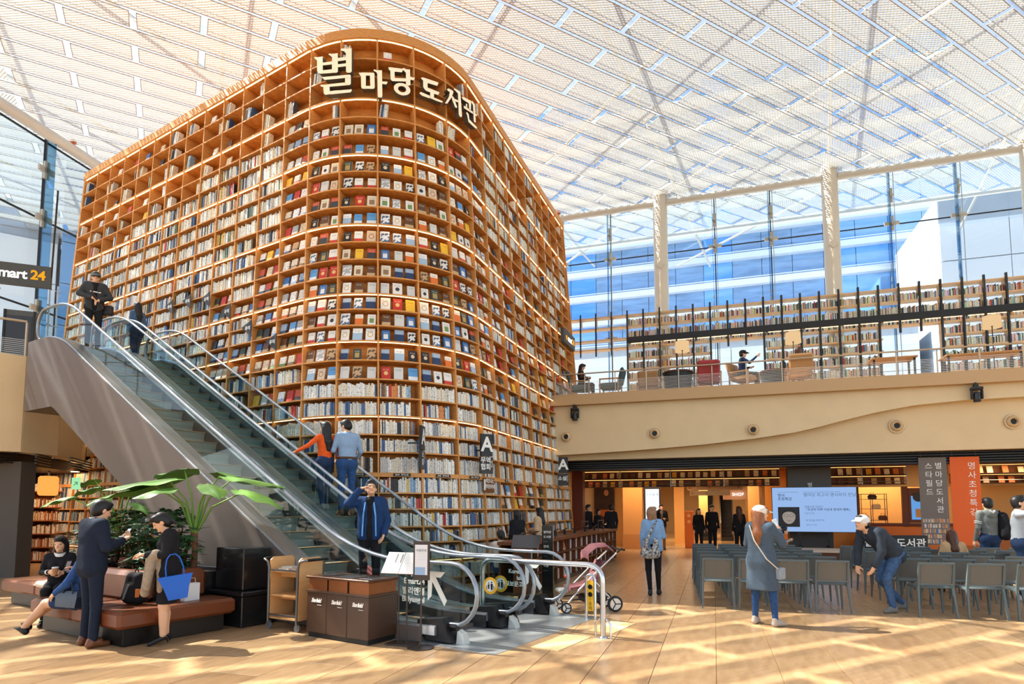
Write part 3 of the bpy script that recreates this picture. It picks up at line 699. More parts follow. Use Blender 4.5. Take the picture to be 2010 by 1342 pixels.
for r in range(1, len(ZS)):
    z = ZS[r]; h = ZS[r - 1] - z - .03
    for k in range(NBAY):
        s0, s1 = edges[k] + TH / 2, edges[k + 1] - TH / 2; sm = (s0 + s1) / 2; w = s1 - s0
        if sm > smax(z): continue
        nose = NOSE0 <= k <= NOSE0 + 5; left = k < NOSE0
        if r == 24 and False: continue
        if left:
            i = NOSE0 - k                       # 1 = nearest to the curve
            if r <= 3 + (i + 2) // 4: mode = 'sparse'
            elif i == 1 and r < 19: mode = 'face'
            elif i == 2 and 10 < r < 19: mode = 'face'
            elif i in (3, 4) and 12 < r < 19 and rnd.random() < .75: mode = 'face'
            elif r in (20,) and i < 3: mode = 'face'
            else: mode = 'spine'
        elif nose:
            mode = 'sparse' if r <= 4 else 'face' if r <= 19 else 'spine'
            if r in (1, 2, 3) and k > NOSE0: mode = 'sign' if r > 1 else 'sparse'
        else:
            i = k - NOSE0 - 5
            if r <= 2 or (r <= 3 + i // 3): mode = 'sparse' if rnd.random() < .8 else 'spine'
            elif r <= 8: mode = 'spine' if rnd.random() < .8 else 'sparse'
            elif r <= 19: mode = 'face2' if rnd.random() < .72 else 'spine'
            elif r in (25, 26, 28) and i in (1, 2, 3, 4): mode = 'face2'
            else: mode = 'spine'
            if edges[k] > LEN - 1.7 and z < 9.0: mode = 'none'
        if mode == 'sparse':
            q = rnd.random()
            if q < .35: spines(s0, s0 + w * rnd.uniform(.2, .4), z, h, 1, lean=True)
            elif q < .55: spines(s1 - w * .25, s1 - .05, z, h, 1)
            elif q < .8: face_stuff(sm + rnd.uniform(-.2, .2), z, rnd.randrange(len(COV)), .19, .26)
            if q > .45:
                x = s0 + rnd.uniform(.1, w - .35); STUFF.hexa([bcp(x, z, .08), bcp(x + .23, z, .08), bcp(x + .23, z, .22), bcp(x, z, .22), bcp(x, z + .05, .08), bcp(x + .22, z + .05, .08), bcp(x + .22, z + .05, .22), bcp(x, z + .05, .22)], rnd.choice(SPC))
        elif mode == 'spine': spines(s0, s1, z, h, rnd.choice((1, 1, .9, .8)) if r < 25 else 1)
        elif mode == 'face':
            for pos in range(3):
                fo.append((abs(k - NOSE0 - 2.4) + abs(r - 12) * .02, r, k, pos, s0 + w * (pos + .5) / 3 + rnd.uniform(-.02, .02), z))
        elif mode == 'face2':
            for pos in range(2): face_stuff(s0 + w * (pos + .55) / 2 + rnd.uniform(-.03, .03), z, rnd.randrange(len(COV)), .2, .265)
fo.sort()
last = -1
for n, (_, r, k, pos, s, z) in enumerate(fo):
    c = rnd.randrange(len(COV))
    if n < 288 and NOSE0 <= k <= NOSE0 + 5: face_object(s, z, c, r - 1, k - NOSE0, pos, n)
    else: face_stuff(s, z, c)
STUFF.build('packed_books', SPM, 'rows of books filling the shelves of the giant bookcase', 'books')

# ---- shelf labels on the thick board and hanging letter signs
LBL = mat('black label', (34, 28, 26), .5); LTX = mat('white print', (240, 238, 232), .6)
zb = ZS[24] - .045
def on_case(s, z, out=.012):
    nn = bcn(s); p = bcp(s, z, -out); return frame(p, Vector((nn.y, -nn.x, 0)), Z3)
def shelf_label(s, txt, sub, w=.36):
    e = MB().box(-w / 2, -.03, -.004, w / 2, .03, .004).build('shelf_label', LBL, bc); e.matrix_local = BCI @ on_case(s, zb)
    text_mesh(txt, .05, LTX, 'label_number', .001, 'LEFT', .0012, parent=e, mw=Matrix.Translation((-w / 2 + .04, 0, .006)))
    text_mesh(sub, .042, LTX, 'label_title', .001, 'LEFT', .0006, parent=e, mw=Matrix.Translation((-w / 2 + .16, 0, .006)))
for i, (txt, sub) in enumerate((('A13', '외국소설'), ('A14', '외국소설'), ('A15', '한국소설'), ('A16', '한국소설'))): shelf_label((edges[NOSE0 + 1 + i] + edges[NOSE0 + 2 + i]) / 2 + .02, txt, sub)
for i in range(6):
    if NOSE0 + 6 + i < NBAY - 2: shelf_label((edges[NOSE0 + 6 + i] + edges[NOSE0 + 7 + i]) / 2, 'A1%d' % (7 + i) if i < 3 else 'A2%d' % (i - 3), '경제경영', .3)
# ================================================================ escalators
U0, TAN, TOPU = 6.1, math.tan(R(30)), 6.1 + F2E / math.tan(R(30))
def smooth(pts, n=5, f=.5):
    """round the inner corners of a (u, z) polyline"""
    out = [pts[0]]
    for a, b, c in zip(pts[:-2], pts[1:-1], pts[2:]):
        a, b, c = Vector(a), Vector(b), Vector(c); r = min((b - a).length, (c - b).length) * f; r = min(r, 1.3)
        p, q = b + (a - b).normalized() * r, b + (c - b).normalized() * r
        for i in range(n + 1):
            t = i / n; out.append(tuple(p * (1 - t) ** 2 + b * 2 * t * (1 - t) + q * t * t))
    return out + [pts[-1]]
def rail_line(z): return smooth([(4.55, z), (U0, z), (TOPU, F2E + z), (16.15, F2E + z)], 8, .6)
def newel(u, z0, sgn, r=.37, n=10): return [(u - sgn * r * math.sin(math.pi * i / n), z0 - r + r * math.cos(math.pi * i / n)) for i in range(1, n)]
HRAIL = mat('grey handrail', (150, 158, 166), .28, metal=.55); RAILP = STEEL
SKIRT = mat('skirt panel', (92, 94, 96), .25, metal=.8); DECKM = mat('silver deck', (206, 212, 218), .22, metal=.75)
STEPM = mat('ribbed step', (150, 158, 148), .5, metal=.3, noise=.25, nscale=3, stretch=(60, 60, 1)); STEPT = mat('step tread', (128, 130, 124), .45, metal=.3); YEL = mat('yellow step edge', (226, 150, 60), .6)
def strip(n0, n1, f0, f1, us):
    """solid band between heights f0(u) and f1(u)"""
    rs = [[esc(u, n0, f0(u)), esc(u, n1, f0(u)), esc(u, n1, f1(u)), esc(u, n0, f1(u))] for u in us]; return MB().rings(rs)
dl_pts = smooth([(4.7, .2), (U0 + .05, .2), (TOPU + .05, F2E + .2), (16.3, F2E + .2)], 8, .6)
def deckz(u):
    for (a, za), (b, zb_) in zip(dl_pts[:-1], dl_pts[1:]):
        if a <= u <= b: return za + (zb_ - za) * (u - a) / max(b - a, 1e-6)
    return dl_pts[-1][1] if u > 10 else dl_pts[0][1]
def stepz(u): return max(0, min(F2E, (u - U0) * TAN))
USL = [p[0] for p in dl_pts]; USL = sorted(set(USL + [4.7 + .5 * k for k in range(24)])); USL = [u for u in USL if u <= 16.3]
def escalator(nA, nB, sA, sB, label, near):
    e = empty('escalator', esc(4.7, (nA + nB) / 2, 0)); mi = Matrix.Translation(esc(4.7, (nA + nB) / 2, 0)).inverted()
    def ep(mb, name, m, smooth_=None, par=None):
        o = mb.build(name, m, par or e, smooth_); o.data.transform(mi); return o
    for n in (nA, nB):
        line = rail_line(.95)
        path = [(4.95, .2), (4.72, .22)] + list(reversed(newel(4.55, .95, 1))) + line + newel(16.15, F2E + .95, -1) + [(15.9, F2E + .2)]
        mb = MB().tube([esc(u, n, z) for u, z in path], .036, 10, r2=.72); ep(mb, 'handrail', HRAIL, 60)
        # glass panels
        cuts = [4.35, 5.5, 6.9, 8.3, 9.7, 11.1, 12.5, 13.9, 15.2, 16.35]
        def railz(u):
            for (a, za), (b, zb_) in zip(line[:-1], line[1:]):
                if a <= u <= b: return za + (zb_ - za) * (u - a) / max(b - a, 1e-6)
            return line[0][1] if u < 10 else line[-1][1]
        for k, (a, b) in enumerate(zip(cuts[:-1], cuts[1:])):
            us = [a + .006 + (b - a - .012) * i / 8 for i in range(9)]; rs = []
            for u in us:
                zt, zb_ = railz(u) - .03, deckz(u)
                if u < 4.55: q = math.sqrt(max(0, .34 ** 2 - (4.55 - u) ** 2)); zt, zb_ = .58 + q, max(.58 - q, .18)
                if u > 16.15: q = math.sqrt(max(0, .34 ** 2 - (u - 16.15) ** 2)); zt, zb_ = F2E + .58 + q, max(F2E + .58 - q, F2E + .18)
                rs.append([esc(u, n - .005, zb_), esc(u, n + .005, zb_), esc(u, n + .005, zt), esc(u, n - .005, zt)])
            ep(MB().rings(rs), 'glass_panel', GLASS_B)
        # newel base block at the floor
        ep(MB().hexa([esc(u, n + d, z) for u, z in ((4.48, .03), (5.0, .03)) for d in (-.11, .11)][:2] + [esc(5.0, n + .11, .03), esc(5.0, n - .11, .03)] + [esc(4.62, n - .11, .3), esc(4.62, n + .11, .3), esc(5.0, n + .11, .26), esc(5.0, n - .11, .26)]), 'handrail_inlet', BLACK)
        ep(MB().tube([esc(4.66, n, .2), esc(4.46, n, .2)], .05, 8), 'inlet_brush', BLACK)
    # decks either side of the steps
    for (n0, n1) in ((nA - .15, sA), (sB, nB + .1)):
        ep(strip(n0, n1, lambda u: deckz(u) - .1, deckz, USL), 'deck', DECKM, 30)
        ep(strip(n0 + .02, n1 - .02, lambda u: deckz(u) + .0, lambda u: deckz(u) + .012, USL), 'deck_trim', STEEL_D, 30)
    for n in (sA, sB):
        ep(strip(n - .006, n + .006, lambda u: stepz(u) - .15, lambda u: deckz(u) - .02, USL), 'skirt', SKIRT)
    # steps
    ns = int((TOPU - U0) / .4)
    for i in range(-2, ns + 2):
        u = U0 + .4 * i; z = max(0.012, min(F2E, .2309 * (i + .4))); zl = max(0.0, min(F2E, .2309 * (i - .6)))
        if i == ns + 1: z = F2E
        riser = [(u - .0, zl - .02), (u + .05, zl + (z - zl) * .45), (u + .02, z - .02), (u, z)] if z > zl + .02 else [(u, z - .05), (u, z)]
        poly = riser + [(u + .42, z), (u + .42, z - .2), (u + .2, zl - .15)]
        if z - zl < .03: poly = [(u, z - .08), (u, z), (u + .4, z), (u + .4, z - .08)]
        mb = MB().rings([[esc(a, n, b) for a, b in poly] for n in (sA + .01, sB - .01)])
        st = ep(mb, 'step', STEPM)
        ep(MB().hexa([esc(a, n, b) for b in (z + .001, z + .006) for a, n in ((u - .004, sA + .01), (u - .004, sB - .01), (u + .03, sB - .01), (u + .03, sA + .01))]), 'step_edge', YEL, par=st)
    ep(MB().hexa([esc(a, n, b) for b in (-.02, .012) for a, n in ((4.9, sA), (4.9, sB), (5.35, sB), (5.35, sA))]), 'comb_plate', STEEL_D)
    ep(MB().hexa([esc(a, n, b) for b in (F2E - .1, F2E + .004) for a, n in ((15.6, sA), (15.6, sB), (17, sB), (17, sA))]), 'landing_plate', STEEL_D)
    # truss cladding
    def low(u): return max(0.01, min(3.8, (u - U0) * TAN - 1.66 + .25)) if u > 8.0 else .01
    us = [4.9, 5.5, U0, 7, 8.6, 9.5, 11, 12.5, 14, 15.2, 15.27, 16.5]
    n0, n1 = (nA - .17, nA - .13) if near else (nB + .08, nB + .12)
    ep(strip(n0, n1, low, lambda u: deckz(u) - .015, sorted(set(us + [u for u in USL if u > 5]))), 'side_cladding', TRUSS)
    ep(strip(nA - .14, nB + .1, low, lambda u: low(u) + .05, us), 'soffit_cladding', TRUSS)
    ep(MB().hexa([esc(u, n, z) for z in (3.8, F2E + .1) for u, n in ((16.46, nA - .15), (16.46, nB + .1), (16.5, nB + .1), (16.5, nA - .15))]), 'end_cladding', TRUSS)
    tag(e, label, 'escalator', 'pair of escalators'); return e, mi
e1, e1i = escalator(6.0, 7.1, 6.2, 6.95, 'nearer escalator with taupe side cladding and glass balustrade', True)
e2, e2i = escalator(7.36, 8.4, 7.5, 8.25, 'farther escalator beside the giant bookcase', False)
STK = mat('white vinyl lettering', (226, 230, 224), .6)
dn = -EU3
def glass_text(par, pi, body, size, u, n, z, bold=.002):
    text_mesh(body, size, STK, 'lettering', .0008, 'RIGHT', bold, parent=par, mw=pi @ frame(esc(u, n - .012, z), dn, Z3))
for body, z in (('이마트24', .80), ('Emart24', .70), ('빌리엔젤', .575), ('Billyangel', .475)): glass_text(e1, e1i, body, .1, 4.97, 6.0, z)
ar = [(0, 0), (0, .36), (.27, .36), (.20, .29), (.125, .29), (.30, .02), (.26, -.05), (.07, .235), (.06, .06)]
def arrow(par, pi, u, n, z, k=1.0):
    o = MB().rings([[Vector((a * k, b * k, d)) for a, b in ar] for d in (0, .002)]).build('arrow_marking', STK, par); o.matrix_local = pi @ frame(esc(u, n - .012, z), dn, Z3)
arrow(e1, e1i, 4.92, 6.0, .48)
arrow(e2, e2i, 4.93, 8.4, .40)
for body, z in (('Korean', .62), ('Isle', .52), ('교보문고', .42)): text_mesh(body, .09, STK, 'lettering', .0008, 'RIGHT', .002, parent=e2, mw=e2i @ frame(esc(4.97, 8.4 - .012, z), dn, Z3))
for par, pi, u, n, z in ((e1, e1i, 4.72, 7.1, .56), (e2, e2i, 4.72, 7.36, .56)):
    fm = pi @ frame(esc(u, n - .014, z), dn, Z3)
    d = MB().lathe([(.115, 0), (.115, .003)], (0, 0, 0), 28).build('safety_sticker', mat('sticker yellow', (240, 180, 40), .6), par); d.matrix_local = fm
    MB().lathe([(.08, .003), (.08, .005)], (0, 0, 0), 24).build('sticker_disc', LTX, d)
    fig = MB()
    for x, s in ((-.025, .75), (.025, 1.0)):
        fig.lathe([(.012 * s, .005), (.012 * s, .007)], (x, .045 * s, 0), 10); fig.hexa([(x + a * s, b * s - .012, zz) for zz in (.005, .007) for a, b in ((-.012, -.045), (.012, -.045), (.018, .038), (-.018, .038))])
    fig.hexa([(a, b, zz) for zz in (.005, .007) for a, b in ((-.062, -.05), (-.054, -.05), (-.054, .0), (-.062, .0))]); fig.hexa([(a, b, zz) for zz in (.005, .007) for a, b in ((.054, -.05), (.062, -.05), (.062, .0), (.054, .0))])
    fig.build('pictogram', BLACK, d)
for k in range(3):
    for par, pi, n in ((e1, e1i, 7.1), (e2, e2i, 8.4), (e1, e1i, 6.1)):
        u = 5.0 + .14 * k; o = MB().lathe([(.04, 0), (.04, .002)], (0, 0, 0), 14).build('deck_sticker', YEL, par); o.location = (pi @ Matrix.Translation(esc(u, n + .05, deckz(u) + .014))).to_translation()
for par, pi, n in ((e1, e1i, 7.05), (e2, e2i, 8.32), (e1, e1i, 6.95)):
    u = 6.9; o = MB().box(-.14, -.045, 0, .14, .045, .003).build('warning_strip', mat('red warning strip', (196, 60, 52), .6), par)
    sl3 = (EU3 * math.cos(R(30)) + Z3 * math.sin(R(30))); o.matrix_local = pi @ frame(esc(u, n, deckz(u) + .02), -sl3, EN3)
    text_mesh('손대지 마세요', .05, LTX, 'lettering', .0005, parent=o, mw=Matrix.Translation((0, 0, .004)))
# steel landing plate in the floor, tactile paving
PLATE = mat('landing floor plate', (196, 200, 200), .3, metal=.6, noise=.12, nscale=3)
pl = MB().hexa([esc(a, n, z) for z in (-.002, .006) for a, n in ((3.78, 5.78), (3.78, 8.62), (5.3, 8.62), (5.3, 5.78))]); tag(pl.build('floor_landing_plate', PLATE), kind='structure')
TACT = mat('tactile paving', (236, 204, 146), .6)
def tactile(u, n, su, sn, label):
    e = empty('tactile_paving', esc(u, n, 0), math.atan2(EU.y, EU.x), label, 'paving', 'tactile paving by the escalators')
    MB().box(-su / 2, -sn / 2, .0, su / 2, sn / 2, .008).build('slab', TACT, e)
    mb = MB()
    nx, ny = int(su / .05), int(sn / .05)
    for i in range(nx):
        for j in range(ny): mb.lathe([(.013, .008), (.008, .013)], (-su / 2 + (i + .5) * su / nx, -sn / 2 + (j + .5) * sn / ny, 0), 6)
    tag(mb.build('studs', TACT, e), kind='stuff')
tactile(3.45, 6.75, .36, .9, 'pale studded tactile paving at the foot of the nearer escalator')
tactile(3.3, 7.95, .36, .8, 'pale studded tactile paving behind the steel barrier')
# steel barrier between the escalators
b = empty('barrier', esc(4.0, 7.23, 0)); bi = Matrix.Translation(esc(4.0, 7.23, 0)).inverted(); tag(b, 'bent steel tube barrier between the two escalator newels', 'barrier')
pth = smooth([(4.95, .22), (4.95, .9), (3.12, .9), (3.12, .0)], 6, .25)
o = MB().tube([esc(u, 7.23, z) for u, z in pth], .036, 12).build('rail', STEEL, b, 60); o.data.transform(bi)
for du in (-.1, .1):
    o = MB().tube([esc(3.12 + du, 7.23, 0.0), esc(3.12 + du, 7.23, .17), esc(3.12 + du * .4, 7.23, .24)], .014, 8).build('foot_stay', STEEL, b, 60); o.data.transform(bi)
o = MB().lathe([(.06, 0), (.06, .012), (.036, .03)], esc(3.12, 7.23, 0), 16).build('foot_plate', STEEL, b, 60); o.data.transform(bi)
o = MB().lathe([(.06, .2), (.06, .215), (.036, .235)], esc(4.95, 7.23, 0), 16).build('foot_plate', STEEL, b, 60); o.data.transform(bi)
# caution post
b = empty('caution_post', esc(3.8, 8.36, 0)); bi = Matrix.Translation(esc(3.8, 8.36, 0)).inverted(); tag(b, 'low steel hoop with yellow caution board by the farther escalator', 'caution sign')
r_ = .07
pts = [esc(3.8 + r_, 8.36, 0), esc(3.8 + r_, 8.36, .58)] + [esc(3.8 + r_ * math.cos(a), 8.36, .58 + r_ * math.sin(a)) for a in (R(45), R(90), R(135))] + [esc(3.8 - r_, 8.36, .58), esc(3.8 - r_, 8.36, 0)]
o = MB().tube(pts, .022, 10).build('hoop', STEEL, b, 60); o.data.transform(bi)
bd = MB().hexa([esc(3.8 + a, 8.35 + n, z) for z in (.12, .56) for a, n in ((-.05, 0), (.05, 0), (.05, .012), (-.05, .012))]).build('board', mat('caution yellow', (238, 186, 40), .5), b); bd.data.transform(bi)
for k, z in enumerate((.47, .36)):
    o = MB().lathe([(.036, 0), (.036, .003), (.03, .003), (.03, 0)], (0, 0, 0), 18).build('ban_symbol', BLACK, bd); o.matrix_local = bi @ frame(esc(3.8, 8.346, z), dn, Z3)
text_mesh('!\n주\n의', .06, BLACK, 'lettering', .001, parent=bd, mw=bi @ frame(esc(3.8, 8.346, .22), dn, Z3))
for u, n, lab in ((4.42, 6.05, 'clear stopper wedge at the nearer escalator newel'), (4.42, 7.22, 'clear stopper wedge between the escalator newels'), (4.42, 8.4, 'clear stopper wedge at the farther escalator newel')):
    w = MB().hexa([esc(u + a, n + d, z) for a, d, z in ((-.06, -.06, .0), (.06, -.06, .0), (.06, .06, .0), (-.06, .06, .0), (-.03, -.04, .12), (.05, -.05, .16), (.05, .05, .16), (-.03, .04, .12))]).build('floor_stopper', mat('milky acrylic', (214, 214, 206), .2)); tag(w, lab, 'stopper', 'floor stoppers')
# ================================================================ upper floor on the right
def frit_mat():
    m = bpy.data.materials.new('striped railing glass'); m.use_nodes = True; n = m.node_tree.nodes; l = m.node_tree.links; n.remove(n['Principled BSDF'])
    tc = n.new('ShaderNodeTexCoord'); sx = n.new('ShaderNodeSeparateXYZ'); l.new(tc.outputs['Object'], sx.inputs[0])
    a = n.new('ShaderNodeMath'); a.operation = 'MULTIPLY'; a.inputs[1].default_value = 22; l.new(sx.outputs[2], a.inputs[0])
    b = n.new('ShaderNodeMath'); b.operation = 'FRACT'; l.new(a.outputs[0], b.inputs[0]); c = n.new('ShaderNodeMath'); c.operation = 'LESS_THAN'; c.inputs[1].default_value = .34; l.new(b.outputs[0], c.inputs[0])
    d = n.new('ShaderNodeMath'); d.operation = 'LESS_THAN'; d.inputs[1].default_value = .5; l.new(sx.outputs[2], d.inputs[0]); e = n.new('ShaderNodeMath'); e.operation = 'MULTIPLY'; l.new(c.outputs[0], e.inputs[0]); l.new(d.outputs[0], e.inputs[1])
    f = n.new('ShaderNodeMath'); f.operation = 'MULTIPLY'; f.inputs[1].default_value = .7; l.new(e.outputs[0], f.inputs[0])
    t = n.new('ShaderNodeBsdfTransparent'); t.inputs[0].default_value = (.93, .96, .97, 1); w = n.new('ShaderNodeBsdfDiffuse'); w.inputs[0].default_value = (.75, .74, .72, 1)
    mx = n.new('ShaderNodeMixShader'); l.new(f.outputs[0], mx.inputs[0]); l.new(t.outputs[0], mx.inputs[1]); l.new(w.outputs[0], mx.inputs[2]); l.new(mx.outputs[0], n['Material Output'].inputs[0]); return m
FRIT = frit_mat(); RAILM = mat('rail bronze', (178, 160, 138), .35, metal=.6)
rl = empty('glass_railing', bal(6, .42, F2), 0, 'striped glass railing with slim posts along the right balcony edge', 'railing'); ri = Matrix.Translation(bal(6, .42, F2)).inverted()
def rp_(mb, nm, m, s=None):
    o = mb.build(nm, m, rl, s); o.data.transform(ri); return o
na = 19; da = 1.0
for k in range(na + 1):
    a = -.2 + k * da
    rp_(MB().bar(bal(a, .42, F2 + .03), bal(a, .42, F2 + .74), .03, .03, (1, 0, 0)), 'post', RAILM)
    if k < na: rp_(MB().quad(bal(a + .03, .42, F2 + .05), bal(a + da - .03, .42, F2 + .05), bal(a + da - .03, .42, F2 + .95), bal(a + .03, .42, F2 + .95)), 'glass_panel', FRIT)
rp_(MB().tube([bal(-.2, .38, F2 + .74), bal(-.2 + na * da, .38, F2 + .74)], .024, 8), 'handrail', RAILM, 60)
# left railing
rl2 = empty('glass_railing', (-13, 13.6, F2E), 0, 'striped glass railing on the left upper floor by the escalator head', 'railing'); ri2 = Matrix.Translation((-13, 13.6, F2E)).inverted()
lp2 = [(-19, 11.75), (-16.8, 12.3), (-14.5, 12.9), (-12.9, 13.55), (-11.7, 14.45)]
for i, ((x0, y0), (x1, y1)) in enumerate(zip(lp2[:-1], lp2[1:])):
    o = MB().quad((x0, y0, F2E + .05), (x1, y1, F2E + .05), (x1, y1, F2E + .95), (x0, y0, F2E + .95)).build('glass_panel', FRIT, rl2); o.data.transform(ri2)
    o = MB().bar((x1, y1, F2E), (x1, y1, F2E + .9), .04, .04, (1, 0, 0)).build('post', RAILM, rl2); o.data.transform(ri2)
o = MB().tube([(x, y, F2E + .92) for x, y in lp2], .028, 8).build('handrail', RAILM, rl2, 60); o.data.transform(ri2)

# shelving in front of the facade
SH = 5.6; zrow = [9.62, 9.15, 8.66, 8.27, 7.8, 7.36, 6.92, 6.48, 6.02, 5.56]
ush = empty('open_shelving', bal(7, SH, F2), 0, 'open black-post shelving of packed books along the glass facade upstairs', 'shelving'); ui = Matrix.Translation(bal(7, SH, F2)).inverted()
def up(mb, nm, m):
    o = mb.build(nm, m, ush); o.data.transform(ui); return o
PA = [-.4 + .65 * k for k in range(26)]
gaps = ((-3, 1.58), (4.85, 6.85), (10.75, 12.65))
ingap = lambda a: any(g0 < a < g1 for g0, g1 in gaps)
PALE = mat('pale shelf board', (222, 182, 132), .55, noise=.12, nscale=4)
for a in PA:
    lowz = 7.95 if any(g0 + .1 < a < g1 - .1 for g0, g1 in gaps) else F2 + .01
    up(MB().bar(bal(a, SH - .02, lowz), bal(a, SH - .02, 9.78), .06, .06, (1, 0, 0)), 'post', BLACK)
    up(MB().hexa([bal(a + k, SH + d, z) for z in (9.3 if lowz > 6 else F2 + .02, 9.7) for k, d in ((-.012, .02), (.012, .02), (.012, .34), (-.012, .34))]), 'side_panel', PALE)
segs = {}
for r, z in enumerate(zrow):
    if r in (0, 1, 2, 3): parts = [(-1.0, 15.9)]
    else: parts = [(1.58, 4.85), (6.85, 10.75), (12.65, 15.9)]
    for a0, a1 in parts:
        n_ = max(1, round((a1 - a0) / 1.3))
        for i in range(n_):
            b0, b1 = a0 + (a1 - a0) * i / n_, a0 + (a1 - a0) * (i + 1) / n_
            up(MB().hexa([bal(x, SH + d, q) for q in (z - .05, z) for x, d in ((b0, 0), (b1, 0), (b1, .34), (b0, .34))]), 'shelf', PALE)
up(MB().hexa([bal(x, SH + d, q) for q in (8.66 - .26, 8.66 - .01) for x, d in ((1.56, -.07), (16, -.07), (16, -.02), (1.56, -.02))]), 'black_beam', BLACK)
for i in range(11):
    o = up(MB().hexa([bal(x, SH + d, q) for q in (8.385, 8.4) for x, d in ((1.7 + i * 1.3, .02), (2.9 + i * 1.3, .02), (2.9 + i * 1.3, .05), (1.7 + i * 1.3, .05))]), 'led_strip', LEDM)
UB = Books()
for r in range(1, len(zrow)):
    z = zrow[r]; h = zrow[r - 1] - z - .06
    for a0, a1 in zip(PA[:-1], PA[1:]):
        m_ = (a0 + a1) / 2
        if m_ < 1.5 or (r > 3 and ingap(m_)): continue
        x = a0 + .05
        while x < a1 - .06:
            w = rnd.uniform(.02, .045); hh = min(h * .9, rnd.uniform(.2, .29)); c = tuple(v * rnd.uniform(.8, 1) for v in rnd.choice(SPC))
            UB.hexa([bal(x, SH + .03, z), bal(x + w - .003, SH + .03, z), bal(x + w - .003, SH + .2, z), bal(x, SH + .2, z), bal(x, SH + .03, z + hh), bal(x + w - .003, SH + .03, z + hh), bal(x + w - .003, SH + .2, z + hh), bal(x, SH + .2, z + hh)], c); x += w
UB.build('packed_books', SPM, 'rows of books on the shelving along the upstairs glass facade', 'books')

# floor lamps upstairs
SHADE = lamp_mat('lamp shade', (255, 214, 160), .6)
for i, (a, lab) in enumerate(((3.88, 'floor lamp with drum shade upstairs, nearest the bookcase'), (7.28, 'floor lamp with drum shade upstairs, above the middle of the balcony'), (12.57, 'floor lamp with drum shade upstairs, at the right edge'))):
    e = empty('floor_lamp', bal(a, 1.6, F2), 0, lab, 'lamp', 'upstairs floor lamps')
    MB().lathe([(.16, 0), (.16, .02), (.03, .04)], (0, 0, 0), 16).build('base', BLACK, e, 40); MB().tube([(0, 0, .03), (0, 0, 1.62)], .013, 8).build('pole', BLACK, e)
    MB().rings([[(r * math.cos(R(15 * k)), r * math.sin(R(15 * k)), z) for k in range(24)] for r, z in ((.235, 1.52), (.22, 1.86))], cap=False).build('shade', SHADE, e, 60)
    MB().ball((0, 0, 1.58), .03, 6).build('finial', BLACK, e)
# seats and tables upstairs
ARM = mat('teal grey upholstery', (74, 92, 96), .8); RED = mat('red upholstery', (176, 66, 66), .8); OAKF = mat('oak frame', (184, 134, 86), .5)
def armchair(a, d, rz, m, label):
    e = empty('armchair', bal(a, d, F2), rz, label, 'armchair', 'upstairs armchairs')
    MB().cbox(-.34, -.33, .28, .34, .33, .44, .04).build('seat', m, e); b = MB().cbox(-.34, -.06, 0, .34, .06, .55, .05).build('backrest', m, e); b.location = (0, .33, .4); b.rotation_euler = (R(-14), 0, 0)
    for s in (-1, 1):
        MB().bar((s * .37, -.3, .56), (s * .37, .36, .56), .05, .04).build('armrest', OAKF, e)
        for y in (-.28, .33): MB().bar((s * .37, y, 0), (s * .37, y, .56), .04, .04, (1, 0, 0)).build('leg', OAKF, e)
ba = math.atan2(BW.y, BW.x)
armchair(.55, 1.0, ba + R(100), ARM, 'armchair upstairs where the reading woman sits, beside the bookcase')
armchair(1.55, .95, ba - R(90), ARM, 'empty grey armchair upstairs facing the reading woman')
armchair(2.75, 1.9, ba + R(180), OAKF, 'oak framed armchair upstairs, left of the round dark table')
armchair(4.7, 1.0, ba + R(180), RED, 'red armchair upstairs beside the man in a cap')
armchair(5.8, 1.1, ba + R(60), OAKF, 'oak armchair upstairs where the man in a cap sits')
armchair(7.35, 1.0, ba + R(180), OAKF, 'oak armchair upstairs under the middle floor lamp')
def round_table(a, d, r, label):
    e = empty('round_table', bal(a, d, F2), 0, label, 'table', 'upstairs tables')
    MB().lathe([(r, .66), (r, .7), (r - .02, .715)], (0, 0, 0), 28).build('table_top', WALNUT, e, 40); MB().lathe([(r * .8, 0.0), (r * .86, .35), (r * .93, .655)], (0, 0, 0), 24).build('drum_base', mat('dark drum', (52, 58, 62), .6), e, 60)
round_table(3.75, 1.05, .5, 'round dark drum table upstairs under the left floor lamp'); round_table(6.75, 1.9, .5, 'round dark drum table upstairs right of the man in a cap')
def bench_table(a, d, w, label):
    e = empty('reading_table', bal(a, d, F2), ba, label, 'table', 'upstairs tables')
    MB().cbox(-w / 2, -.35, .68, w / 2, .35, .73, .01).build('table_top', OAKF, e)
    for x in (-w / 2 + .08, w / 2 - .08):
        for y in (-.28, .28): MB().bar((x, y, 0), (x, y, .68), .05, .05, (1, 0, 0)).build('leg', BLACK, e)
bench_table(9.9, 1.3, 1.2, 'oak reading table upstairs left of the empty window bay'); bench_table(12.2, 1.5, 1.9, 'oak reading table upstairs right of the empty window bay')

# moving-head spotlights and air nozzles on the fascia
def spot(a, z, label):
    e = empty('stage_spotlight', bal(a, .03, z), ba, label, 'spotlight', 'moving-head spotlights')
    MB().cbox(-.13, -.1, .08, .13, .1, .17, .02).build('base_housing', BLACK, e); MB().bar((0, .12, .2), (0, .0, .2), .1, .1).build('wall_clamp', BLACK, e)
    MB().tube([(-.06, 0, .17), (-.04, 0, .28), (.04, .02, .3)], .022, 8).build('cable', BLACK, e, 60)
    for s in (-1, 1): MB().cbox(s * .115 - .022, -.05, -.16, s * .115 + .022, .05, .09, .012).build('yoke_arm', BLACK, e)
    h_ = MB().lathe([(.075, -.24), (.088, -.22), (.085, -.1), (.07, .02), (.04, .04)], (0, 0, 0), 16).build('lamp_head', mat('spot head', (40, 40, 42), .35), e, 40)
    MB().lathe([(.07, -.243), (.07, -.241)], (0, 0, 0), 16).build('lens', mat('spot lens', (90, 92, 98), .1, metal=.5), h_)
